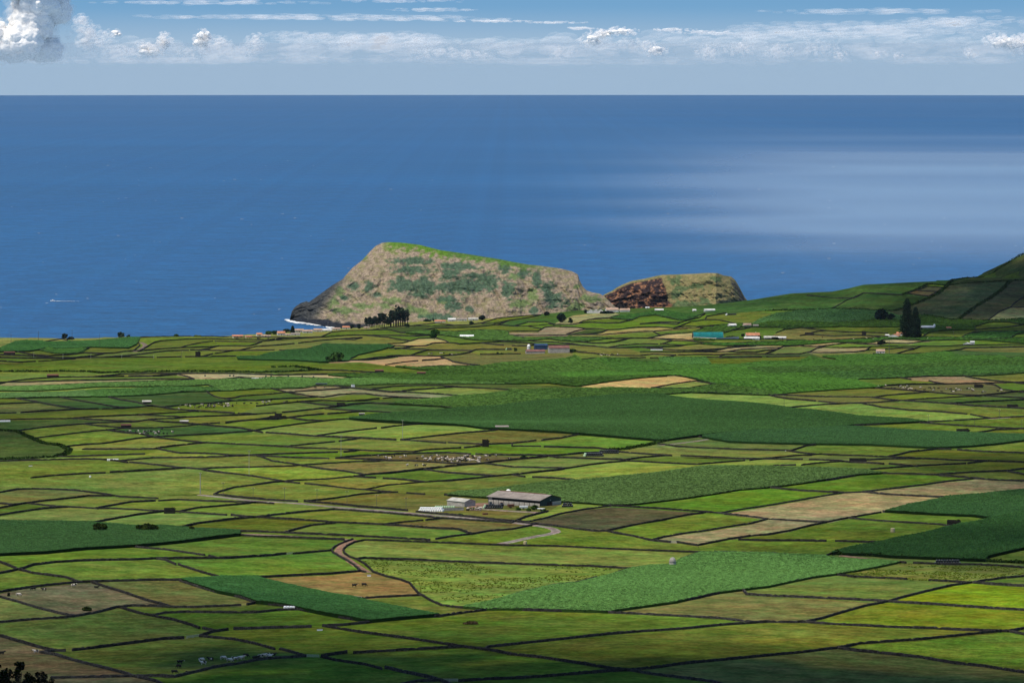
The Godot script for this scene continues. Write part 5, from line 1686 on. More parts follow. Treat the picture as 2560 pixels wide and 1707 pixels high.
	field("y", "yellow {63} {66}{17}", 1.35, [-940,-15840,21,3,76,333,94,133,1,48,-20,17,-261,75,-55,48,-84,-63,-77,-125,-100,-135,-12,19,-26,-73,-2,-48,98,-142,243,14])
	field("y", "yellow {63} {68}{43}", -1.35, [-1053,-13241,226,251,73,152,-36,37,-112,255,-35,190,-47,-75,-90,-13,-119,-142,-6,-56,74,-334])
	field("q", "olive pasture {67}{33}", -1.71, [-2181,-20264,161,532,104,293,9,107,-126,123,-63,267,-519,205,-144,-1033])
	field("q", "olive pasture below {24}", -1.11, [-1122,-30021,140,8,46,86,5,142,99,168,78,431,70,149,2,202,-27,264,-84,51,-28,196,-403,-146,-7,271,-31,204,-22,400,-105,206,-485,-22,-73,-149,33,-217,20,-490,212,64,46,-781])
	field("b", "bright {63} {67}{21}", 1.00, [-1184,-16918,321,502,23,-22,3,62,65,105,203,170,-36,101,-200,75,-111,64,0,48,-103,-15,-44,-117,-156,-133,-107,-446,-9,-109])
	field("y", "yellow {63} {67}{49}", 1.12, [-717,-19017,330,691,-6,312,-45,57,-84,354,-93,133,-150,361,-228,-361,-29,-94,-3,-84,121,-462,97,-472,-4,-114])
	field("p", "{63} {67}{17}", 0.82, [-745,-12858,9,45,228,245,0,32,-63,80,-62,290,-237,-117,-58,-55,-4,-34,37,-191])
	field("c", "blue green crop field {65}{5}", -2.84, [2318,-31918,262,388,106,27,-4,50,62,244,120,52,-123,268,-203,-68,-106,67,-546,-173,-199,345,1,-80,15,-117,58,-330,142,-430,136,-93,7,-60,231,-43])
	field("p", "{63} {67}{30}", -1.24, [-806,-21687,97,76,70,363,73,151,-2,192,-187,542,-146,-26,-81,161,-169,450,-34,581,-290,-136,-75,-219,84,-328,111,-133,58,-285,123,-14,230,-673,-11,-275,55,289,34,-577])
	field("p", "{63} {65}{51}", -0.84, [1651,-15399,289,3,-10,71,-190,397,-68,154,-112,78,-173,175,-141,-24,-52,-126,3,-36,12,-18,357,-401,75,-197])
	field("b", "bright {63} above {11}", 0.61, [255,-17225,329,232,-52,219,-115,321,-32,36,-85,-89,-297,18,-1,-154,4,-23,185,-315,62,-198])
	field("q", "olive pasture {68}{4}", 0.81, [870,-11788,13,53,64,30,52,81,85,55,240,253,229,131,-157,161,-166,-250,-125,-67,-88,-86,-59,-116,-83,-51,-39,-88,2,-38])
	field("q", "olive pasture {65}{10}", 2.27, [-462,-15588,104,9,219,168,-361,428,-75,-148,-83,-73,-63,-105,-6,-47,160,-148,98,-45])
	field("q", "olive pasture {69}{18}", -1.40, [-1574,-14293,165,7,121,175,-1,40,-74,36,-161,590,-176,-123,-14,-12,-5,-41,113,-637])
	field("p", "{63} {66}{26}", 2.08, [-1329,-10328,123,196,1,15,-166,294,-42,-306,86,-183])
	field("u", "brown grazed pasture by {10}", 2.03, [-314,-15999,101,-24,209,93,124,-30,10,53,-216,436,-82,39,-190,-147,-81,8,-44,-53,-126,-26,-3,-39,44,-88])
	field("y", "yellow {63} {67}{17}", 1.18, [-823,-13878,87,106,183,443,3,61,-104,191,-89,241,-36,-28,-48,-126,-166,-200,-5,-53,32,-253,145,-333])
	field("l", "pale mown field by {45}", -1.82, [879,-21546,371,286,4,138,47,552,103,410,63,269,-244,254,-203,-794,-100,-348,-181,-567,1,-88])
	field("k", "dark {63} {66}{5}", 1.98, [3185,-32587,8,2,-6,60,-77,253,-201,465,-153,322,-176,-45,-253,-386,82,-277,99,-220,18,29,79,-176,208,159,74,25,20,-59,15,5,141,189])
	field("k", "dark {63} {68}{20}", 1.44, [-1578,-22170,42,-9,57,433,180,1390,5,110,-61,233,-111,133,-89,328,-274,-977,-127,-754,163,-627])
	field("k", "dark {63} {64}{22}", 1.71, [2429,-20426,62,-40,-11,97,310,337,0,53,-98,702,-551,-384,-144,-142,5,-58,25,-34])
	field("h", "olive hillside pasture below {25}", -1.28, [3696,-32944,37,19,-113,443,-130,409,-177,525,-24,115,-145,530,-6,52,-74,-11,-120,-306,10,-75,85,-230,212,-483,65,-265,174,-591,4,-38])

func lay_fields_2() -> void:
	field("p", "{63} {64}{41}", -2.01, [-219,-10173,13,1,20,143,28,139,99,130,-95,134,-177,-376,-34,-81,-1,-20,27,11])
	field("q", "olive pasture below {1}", 0.63, [-211,-12755,193,141,21,-4,4,-41,8,-15,1,27,50,58,0,26,-64,161,-66,62,-51,95,-35,-125,-87,-22,-121,-92,-1,-29,44,-79,72,-66,31,-65])
	field("q", "olive pasture {69}{14}", -1.71, [-1702,-12214,352,1117,-2,32,-175,120,-175,-1253])
	field("y", "yellow {63} above {16}", -1.07, [-1636,-17744,92,140,58,45,59,176,0,42,-52,29,-97,252,-151,139,-26,-97,-67,-94,-64,-231,145,-268])
	field("h", "olive hillside pasture {65}{25}", 1.86, [3407,-32850,87,0,-4,38,-174,591,-65,265,-212,483,-93,280,-202,-16,-62,-244,4,-50,70,18,242,-530,135,-315,54,-195,16,-98,36,-91,4,-39])
	field("p", "{63} {68}{21}", -1.06, [-855,-19763,168,83,1,84,-187,320,-101,421,-79,23,-54,351,-174,414,-82,-127,-77,-7,-61,-125,-5,-59,20,-41,72,-68,19,-83,-4,-74,394,-701])
	field("q", "olive pasture {65}{52}", -2.68, [734,-17320,16,-9,-2,51,94,248,334,73,-55,118,-73,367,-347,-174,-144,-182,2,-67,26,-121])
	field("p", "{63} {69}{36}", 0.74, [1109,-13149,250,226,36,118,-63,150,-37,36,-39,80,-30,-100,-77,-64,-154,-179,4,-45])
	field("p", "{63} {65}{41}", -3.02, [-584,-9995,67,63,38,74,-1,17,-46,4,-37,48,-176,-22,-35,15,-25,53,-40,-63,-43,-99,20,-31,90,14,3,16,76,1,81,-31])
	field("b", "bright {63} below {39}", -1.94, [1480,-31977,50,50,-7,84,-108,131,-15,82,-27,368,-110,171,-105,617,-4,104,-34,109,-97,-151,-140,45,-153,305,-80,31,-305,-783,-115,-39,-16,236,-87,-402,0,-131,9,-59,95,-96,206,314,88,-211,112,181,130,3,69,-256,6,-110,21,-47,61,-421,92,-177,29,12,147,722,23,2,65,-195,63,-287,7,-96,46,-56,10,-87])
	field("u", "brown grazed pasture by {22}", 1.63, [2473,-23170,25,5,-111,1753,53,192,-11,82,-87,107,-131,352,-132,-171,-281,-961,55,-152,13,-130,46,-70])
	field("q", "olive pasture {69}{7}", -1.64, [-252,-27188,55,423,566,-140,-1,104,15,155,-2,98,-52,295,-145,370,-219,522,-154,583,-137,-311,-53,-806,-48,-494,-2,-147,122,-243,51,-292])
	field("t", "tan stubble field {67}{25}", 2.65, [3584,-31594,797,37,-332,410,-712,381,8,-78,134,-495])
	field("y", "yellow {63} below {17}", 1.95, [-1076,-13970,255,116,-145,358,-30,280,-25,0,-179,-175,-57,19,-6,-46,63,-370])
	field("k", "dark {63} below {21}", 2.65, [-1298,-18093,195,254,60,185,2,83,-20,20,-358,191,-67,-199,-138,-165,50,-102,221,-101,58,-110])
	field("p", "{63} {67}{33}", 2.44, [-2766,-20544,434,-161,11,82,142,360,-580,493,-58,-417,57,-246,-9,-81])
	field("y", "yellow {63} by {16}", -1.54, [-1328,-16526,109,448,156,133,44,117,35,6,2,49,-22,20,-283,3,-96,167,-85,-136,-168,-94,-193,42,-285,-69,-9,-65,380,-84,78,-131,51,77,270,-14])
	field("y", "yellow {63} {69}{11}", -1.05, [130,-15935,33,106,226,158,19,39,-2,70,-5,66,-58,44,-70,143,-74,183,-200,-127,-87,-176,-2,-43,4,-21,190,-327,24,-60])
	field("q", "olive pasture {68}{32}", 1.71, [3902,-28711,100,50,-220,1573,-70,99,-35,7,24,-179,-741,-410,-110,-321,56,-299,845,-363,16,-106])
	field("y", "yellow {63} {67}{21}", 1.06, [-1429,-17384,244,439,3,57,-141,199,-16,154,-347,-192,-34,-168,-2,-48,76,-93,70,-24,97,-252,52,-29])
	field("y", "yellow {63} below {10}", 2.29, [-103,-15472,102,219,169,93,15,49,-222,252,-175,-168,-82,-142,-1,-34])
	field("y", "yellow {63} {69}{1}", 0.71, [-534,-14941,178,152,53,88,-1,31,-110,66,-61,159,-64,-43,-66,-113,-107,-90,-47,-69,145,-84])
	field("g", "tall green crop field {68}{46}", -1.84, [-254,-30707,123,34,109,273,3,662,27,16,0,131,85,366,173,-66,150,140,223,321,-192,408,-129,-272,-72,-368,-139,225,-329,-182,-252,-927,-260,-409,-1,-141,109,-251,263,283])
	field("b", "bright {63} below {10}", 2.46, [-309,-15187,95,160,90,72,54,67,1,35,-215,173,-89,-127,-145,-104,-5,-44,15,-14,1,-29,92,-54])
	field("b", "bright {63} {64}{25}", 1.71, [4348,-31324,26,-1,-181,1300,-275,36,-192,-304,10,-59,553,-850])
	field("p", "{63} below {22}", -2.31, [1743,-18816,101,134,161,115,111,210,-90,31,-119,304,-24,-8,-462,-509,2,-53,30,-31])
	field("q", "olive pasture {65}{22}", -0.78, [1768,-21823,224,655,-12,99,-214,312,-72,277,-245,-349,-187,-426,10,-78])
	field("b", "bright {63} {69}{32}", 3.14, [2957,-29248,181,43,233,349,459,95,-13,101,-763,0,-146,52,-103,165,-428,-4,-314,185,-57,-58,-3,-181,205,-443,182,273,84,-249,138,102,89,-230,60,-42,11,-85])
	field("k", "dark {63} {67}{53}", 0.60, [-579,-22599,625,424,0,64,260,137,145,133,-241,21,-232,111,-330,-517,-152,-115,-103,0,-98,235,-33,-22,-156,-376,-5,-71])
	field("s", "straw coloured field by {48}", -1.20, [856,-23138,105,734,4,104,-40,-55,-220,524,-228,-11,-132,-103,215,-436])
	field("t", "tan stubble field {68}{49}", -1.75, [-830,-22369,226,587,242,350,79,142,2,86,-93,299,-59,18,-185,-284,-91,-440,-97,-76,-100,715,-151,-836,-48,-204,-6,-80,282,-204])
	field("k", "dark {63} {68}{22}", -1.55, [3241,-23547,43,30,-135,963,-23,106,-474,966,-35,13,30,-1624,37,-264])
	field("k", "dark {63} {67}{49}", -1.21, [-668,-20253,340,98,57,156,-218,364,-266,-38,-78,-72,-4,-56])
	field("y", "yellow {63} {68}{34}", -1.88, [-1758,-18041,83,118,90,56,11,20,2,41,-167,195,-139,250,-14,-1,-90,-281,-6,-53,66,-130])
	field("c", "blue green crop field above {20}", 1.91, [-1537,-22511,16,26,38,202,2,63,-18,34,-150,68,-338,962,-42,-38,-107,-741,77,-210,279,-278])
	field("p", "{63} below {30}", 1.81, [-963,-18950,75,210,77,44,4,114,-97,472,-120,490,-18,-6,-61,-213,-165,-202,-1,-87,14,-34,75,-88,105,-431,73,-60])
	field("y", "yellow {63} {68}{33}", 2.00, [-1579,-22649,14,-3,28,112,2,57,-245,60,-279,278,-154,429,-501,1096,-5,-94,54,-826,304,-179,244,-613,455,-211])
	field("q", "olive pasture {64}{37}", -1.43, [2008,-30469,14,-6,-4,70,132,130,-17,110,-41,11,-64,208,-8,79,11,33,119,119,216,34,125,127,-15,77,-73,73,-298,164,-404,102,2,-90,16,-140,65,-450,75,-340,32,-121])
	field("s", "straw coloured field {68}{30}", -1.81, [-1837,-23936,364,170,204,192,277,-139,4,88,231,248,-128,144,-281,-137,-112,20,-66,171,-108,-100,-63,204,-130,58,-178,-741])
	field("p", "{63} {69}{5}", 1.39, [2208,-30621,498,246,102,560,-6,69,-45,214,-157,-12,-34,-330,-21,-37,-381,-295,-83,-190,-63,-9,4,-70])
	field("p", "{63} {64}{44}", 1.06, [554,-16041,317,567,-217,332,-46,-26,-202,-394,6,-105,55,-181])
	field("q", "olive pasture {64}{22}", 1.71, [3141,-22551,8,-3,-206,1476,-26,50,-193,233,-96,-602,10,-79,19,-47])
	field("p", "{63} below {51}", 1.16, [1650,-14764,21,-9,-3,39,43,125,101,231,-6,33,-243,-34,-154,-146,123,-145])
	field("p", "{63} {66}{33}", -2.31, [-3787,-27139,155,75,34,64,19,124,570,833,224,127,175,-86,25,227,-214,288,-101,7,-751,-824,-31,-80])
	field("p", "{63} above {37}", -1.45, [1652,-30433,209,14,24,142,-7,76,-94,383,-92,686,-362,325,7,-153,95,-760,77,-341,82,-109,53,-180])
	field("m", "dark maize field {66}{50}", 1.51, [-2601,-29986,64,11,13,156,79,1205,4,647,-264,-206,-163,329,-83,-190,-15,-144,2,-153,49,-580,-26,-395,165,-143])
	field("p", "{63} above {26}", -1.71, [-1371,-9823,163,254,-114,94])
	field("c", "blue green crop field below {33}", -1.12, [-2145,-21972,5,-4,72,519,23,119,22,224,-346,467,-366,94,6,-93,516,-1070])
	field("q", "olive pasture {64}{35}", 1.93, [1408,-15560,126,159,121,-38,-9,78,-100,272,-185,204,-68,-146,-29,30,-92,-127,78,-214])
	field("p", "{63} above {32}", 3.05, [3538,-30522,167,199,-22,89,-136,246,-353,31,-119,232,-67,284,-239,-128,67,-345,61,-126,219,-104,63,0,4,62,104,-152,105,-30,137,-202])
	field("q", "olive pasture {65}{49}", 1.94, [-982,-20228,173,267,5,87,-201,522,-91,163,-82,-13,-3,-138,30,-438])
	field("p", "{63} {67}{18}", -1.43, [-1496,-13574,74,115,50,19,3,45,-50,89,-139,613,-54,-9,-2,-46,93,-656,-3,-41])
	field("p", "{63} by {35}", -1.03, [1138,-15192,126,191,29,-30,68,146,-154,178,-191,-116,-132,-47,3,-44,25,-39,74,17])
	field("b", "bright {63} by {46}", -1.71, [-521,-30026,129,304,75,419,95,284,338,122,2,128,25,136,222,393,35,200,-123,42,-111,-129,-60,-332,-85,-160,-138,-55,-218,356,-25,-199,-45,-73,-24,-335,-77,-552,-119,113,-41,398,-16,-3,-72,-217,-78,-431,-99,-168,-5,-142,286,147,128,-109])
	field("k", "dark {63} {68}{32}", 2.31, [2837,-27892,123,321,741,410,-24,179,-711,778,-22,-424,-230,-31,18,-831,16,-165])
	field("q", "olive pasture {66}{26}", -1.71, [-1479,-10601,151,281,-85,191])
	field("y", "yellow {63} above {42}", 1.88, [156,-13515,137,158,4,19,-2,37,-100,200,-143,448,-37,-7,0,-28,26,-136,67,-237])
	field("k", "dark {63} {65}{50}", 1.27, [-2167,-20906,27,-21,12,121,32,106,373,1200,-169,172,-128,-404,-307,-931])
	field("p", "{63} above {6}", 1.73, [1774,-31994,47,46,-4,69,63,258,-119,376,-83,526,-117,-51,-81,-424,-100,-111,25,-368,118,-170,7,-84])
	field("q", "olive pasture {66}{30}", 1.62, [-1517,-29530,144,-26,4,139,-263,503,-360,-225,-86,496,-32,706,-112,134,-90,363,-20,-226,-7,-576,-18,-507,19,-512,237,-336,516,385,73,-179])

func lay_fields_3() -> void:
	field("p", "{63} above {50}", 2.68, [-1821,-23756,136,592,4,79,-306,31,-610,306,10,-237,121,-562,583,65,72,-115])
	field("q", "olive pasture {66}{52}", -1.66, [1260,-21256,189,427,245,349,73,403,-114,162,-186,24,-63,-269,-103,-410,-47,-552])
	field("q", "olive pasture {69}{35}", 0.98, [1105,-16143,252,376,52,206,-159,219,-78,214,-97,-223,-145,-94,-14,-58,5,-108,99,-334,74,-96])
	field("p", "{63} by {32}", 2.69, [3054,-28660,707,52,-855,417,-77,377,-243,673,-120,252,-105,-22,14,-166,28,-169,187,-876,48,-322,167,1,103,-165])
	field("q", "olive pasture {64}{7}", -2.08, [895,-28884,14,-2,-1,109,84,-24,42,143,4,52,-7,109,-59,349,-190,111,-103,176,-69,341,-172,-325,-73,-395,-222,-393,-28,-201,131,-228,72,368,132,272,52,246,112,26,102,-387,36,-167,5,-112])
	field("t", "tan stubble field {69}{50}", -0.43, [-1834,-23107,161,-18,13,74,-7,73,-463,296,-210,283,-299,206,29,-557])
	field("q", "olive pasture by {11}", -1.12, [395,-16289,162,211,-13,114,-77,116,-67,249,-11,-72,-202,-132,-54,-105,123,-255])
	field("l", "pale mown field {67}{53}", -2.08, [-297,-22080,275,341,2,91,-172,321,-90,80,-288,-511,76,-156,192,-98])
	field("s", "straw coloured field {65}{47}", -1.05, [2527,-29354,245,179,-11,85,-60,42,-89,230,-138,-102,-94,248,-172,-272,-235,570,-119,-115,-93,167,-34,186,-273,422,-122,479,-168,55,104,-172,102,-512,195,-362,9,-108,246,-184,309,-538,241,85,97,-305])
	field("y", "yellow {63} {69}{10}", 2.41, [-907,-15789,165,129,132,-9,149,81,-278,249,-104,-165,-62,-239])
	field("p", "{63} {64}{22}", -1.78, [2573,-18472,6,4,-63,448,-212,395,-153,-716])
	field("q", "olive pasture {69}{21}", -2.34, [-1525,-18348,22,-7,63,154,134,81,8,27,3,56,-37,83,-101,101,-139,27,-169,-174,0,-65,36,-52,153,-81])
	field("t", "tan stubble field above {22}", -1.57, [2399,-24078,82,-10,-7,71,53,263,111,312,-13,133,-383,602,-2,-831,-100,-98,-36,-146,3,-112])
	field("m", "dark maize field {66}{33}", -1.60, [-3239,-29254,116,-4,19,148,25,63,123,-165,-8,-161,15,-11,16,156,18,317,-49,580,-8,676,-32,299,-207,169,-22,-257,-48,-1547])
	field("p", "{63} by {16}", 1.62, [-1339,-16603,7,5,7,147,-19,394,-312,-18,-8,-84,10,-148,-20,-326,-9,-93,284,178,60,13])
	field("p", "{63} {64}{32}", 2.82, [3551,-30020,371,-1,198,362,-776,258,12,-112,61,-246])
	field("k", "dark {63} {67}{32}", -1.00, [2174,-20668,263,193,-35,153,-415,492,-191,-246])
	field("p", "{63} below {37}", -1.57, [1787,-26740,31,5,-10,115,-94,467,-230,42,-162,373,-151,-20,-2,-700,4,-84,164,-14])
	field("q", "olive pasture {65}{33}", 0.83, [-3682,-26384,853,937,-691,219])
	field("p", "{63} {66}{30}", 1.55, [-2407,-30116,398,84,138,283,260,117,98,171,-72,249,-516,-385,-237,336,-22,292,28,1303,13,150,-39,72,-28,-446,-17,-502,-46,-515,-27,-226,-61,-842])
	field("k", "dark {63} below {50}", -1.87, [-1974,-21348,145,819,112,388,99,428,-105,213,-405,-1306,-12,-121])
	field("b", "bright {63} {68}{46}", -1.23, [-118,-31630,124,382,121,98,0,131,79,326,-4,189,-24,300,-200,-129,-42,-231,-67,-109,-123,-34,-109,243,-193,-124,-53,-154,60,-405,277,-49])
	field("p", "{63} above {30}", -1.43, [-2020,-27566,261,166,7,139,-84,403,-25,481,-244,188,-261,-105,73,-233,108,-751])
	field("p", "{63} {67}{49}", 1.80, [-686,-19652,125,-6,24,17,0,84,-65,90,-114,493,-114,293,-123,-236,48,-269,219,-410])
	field("b", "bright {63} {69}{53}", 1.64, [-783,-27856,44,196,46,-57,148,199,13,61,0,119,-38,173,-46,607,-114,-14,-86,310,-67,969,-55,-124,-21,-641,22,-725,117,-701])
	field("p", "{63} {69}{22}", -1.56, [2045,-23832,61,-26,46,261,88,59,-7,837,-403,601,12,-1347,8,-108])
	field("p", "{63} below {39}", 1.51, [957,-29817,31,534,-9,110,-85,344,-255,-1,-223,-321,-150,-140,-173,66,-85,-366,0,-131,313,300,51,-10,4,-117,29,30,-1,118,218,51,241,-410])
	field("q", "olive pasture {69}{33}", -1.71, [-2978,-21438,313,40,-70,845,-121,88,-124,-892])
	field("p", "{63} {66}{21}", -1.69, [-1253,-22416,34,2,6,63,70,177,10,39,-2,113,-207,402,-2,920,-15,-6,-120,-1040,-55,-400])
	field("p", "{63} {66}{50}", -1.61, [-2479,-29133,14,76,62,665,17,502,28,446,-54,146,-12,227,-220,-58,-46,500,-113,186,-81,-168,-150,-525,-16,-138,78,-381,159,629,111,-20,33,-166,-36,-961,264,206,-4,-647])
	field("g", "tall green crop field {68}{39}", 1.25, [1097,-32688,258,770,-12,143,-63,287,-65,195,-23,-2,-147,-722,-121,165,-71,473,-143,-357,5,-113,73,-245,5,-112,16,67,135,-203])
	field("g", "tall green crop field {64}{25}", 2.13, [4288,-31299,43,-1,-10,48,-606,959,-144,-201,6,-56,17,-27,395,-496,9,-49,20,-25])
	field("s", "straw coloured field {69}{53}", -1.43, [-617,-26627,188,91,2,147,22,172,-2,332,-137,644,-145,551,-36,6,-138,-377,-179,85,-5,-126,109,-114,-2,-202,114,32,142,-1032,-2,-149])
	field("p", "{63} just below {22}", 2.18, [1992,-21168,189,450,-12,100,-380,542,-99,-347,9,-116,67,-218,214,-312])
	field("t", "tan stubble field above {7}", -1.49, [281,-30906,169,356,60,224,-5,115,-116,494,-17,285,-324,-202,-70,-171,0,-528,200,129,52,-649])
	field("k", "dark {63} below {49}", -1.28, [-566,-21032,155,188,-115,330,-41,246,-101,15,-140,322,-147,-230,-2,-118,56,-110,118,38,87,-125,128,-429])
	field("p", "{63} below {8}", -1.52, [-987,-31014,126,51,94,599,31,-62,6,142,210,327,-130,177,-472,-241,-155,379,-7,-283,36,-656,102,-312])
	field("y", "yellow {63} {69}{18}", -1.71, [-1913,-13708,178,99,8,38,-99,483])
	field("p", "{63} {64}{35}", 1.35, [2120,-18388,165,747,-71,183,-33,-24,-268,-492,14,-126,81,-198,103,-28])
	field("q", "olive pasture below {20}", -1.07, [-1609,-18765,210,114,4,74,-19,83,-111,146,-27,150,-257,-128,-12,-54])
	field("k", "dark {63} {67}{30}", -1.55, [-1133,-22099,167,715,11,124,11,275,-230,673,-121,13,-43,-287,-17,-283,13,-751,207,-402])
	field("k", "dark {63} {65}{33}", -1.71, [-2679,-22704,55,8,10,110,-32,520,-334,709,-169,-1206])
	field("t", "tan stubble field {69}{39}", -1.43, [736,-32649,18,12,36,314,2,174,-88,409,-152,140,-43,152,-20,166,-5,175,-47,116,-139,-270,20,-285,130,-898])
	field("b", "bright {63} {65}{18}", -1.71, [-1773,-12705,138,-9,11,29,-78,487])
	field("s", "straw coloured field by {53}", 1.51, [-406,-26119,27,224,53,806,116,235,11,38,-1,84,-170,67,-136,154,-184,-140,14,-122,132,-468,106,-360])
	field("q", "olive pasture {66}{33}", -2.59, [-3228,-27253,178,-21,16,138,127,442,104,251,113,-186,46,-500,144,194,-6,399,-62,233,5,153,-158,98,-257,-556,-645,-396,-17,-120,55,-53,251,34])
	field("k", "dark {63} above {38}", -1.73, [-70,-32068,18,18,-3,135,-37,308,-132,358,-152,159,-173,-57,-76,471,-140,312,-96,-599,-104,30,-4,-146,24,-134,90,-251,130,-168,136,189,256,-122,62,-118,47,-263,30,151,70,25])
	field("q", "olive pasture {66}{50}", 1.76, [-1959,-28133,51,5,7,140,-61,500,-155,-10,-196,1049,-143,370,-97,-71,-15,-153,62,-233,11,-319,-12,-159,60,14,35,-298,110,-141,80,-364,112,-134,2,-140,82,78])
	field("t", "tan stubble field below {39}", 2.01, [1389,-30622,33,9,-7,93,-74,177,-144,66,-242,514,-92,3,-241,410,-218,-51,1,-118,151,-28,52,-154,39,-331,83,-30,105,-257,188,-93,97,151,15,-106,68,-114,87,29])
	field("g", "tall green crop field {68}{32}", 1.80, [3500,-29988,25,0,-10,64,-98,165,-91,396,-224,78,-82,-193,55,-247,119,-232])
	field("p", "{63} above {21}", 2.06, [-1395,-19253,170,83,45,-66,5,68,38,9,-273,515,-166,-98,-8,-77])
	field("q", "olive pasture below {6}", 2.02, [1206,-28285,167,159,134,-156,8,-107,56,107,-201,418,-81,278,-281,348,-62,-74,-8,-216,6,-171,103,-109,30,-73,7,-112])
	field("c", "blue green crop field above {31}", 1.58, [903,-26422,270,-120,-4,723,-29,130,-200,21,-64,-230,1,-473])
	field("p", "{63} {68}{22}", -1.51, [2633,-23379,37,91,-23,195,-30,1624,-153,281,-77,-224,111,-1753,116,-62])
	field("p", "{63} {66}{48}", -1.63, [381,-27007,219,506,189,-42,71,-196,111,40,12,79,-30,136,-101,164,-351,101,-85,216,-48,-798,2,-157])
	field("p", "{63} {65}{24}", 1.62, [-1992,-29139,344,281,-34,655,-212,-64,-6,139,-195,122,-11,-212,15,-283])
	field("k", "dark {63} below {32}", 1.25, [2440,-21220,177,538,-162,284,-249,-232,10,-98,19,-52,194,-358])
	field("q", "olive pasture {69}{47}", 1.48, [2144,-30239,159,189,242,139,21,37,27,291,-102,29,-125,-127,-216,-34,-130,-152,8,-79,36,-126,69,-93])
	field("q", "olive pasture just {69}{47}", 1.76, [2489,-28192,75,70,-11,152,-202,1058,-211,-115,-264,302,-19,-400,10,-147,253,-70,100,-315,20,-157,91,0])
	field("p", "{63} {67}{24}", 1.65, [-1526,-27472,116,22,4,127,-88,295,-42,549,-318,30,18,-409,84,-403,-7,-139])

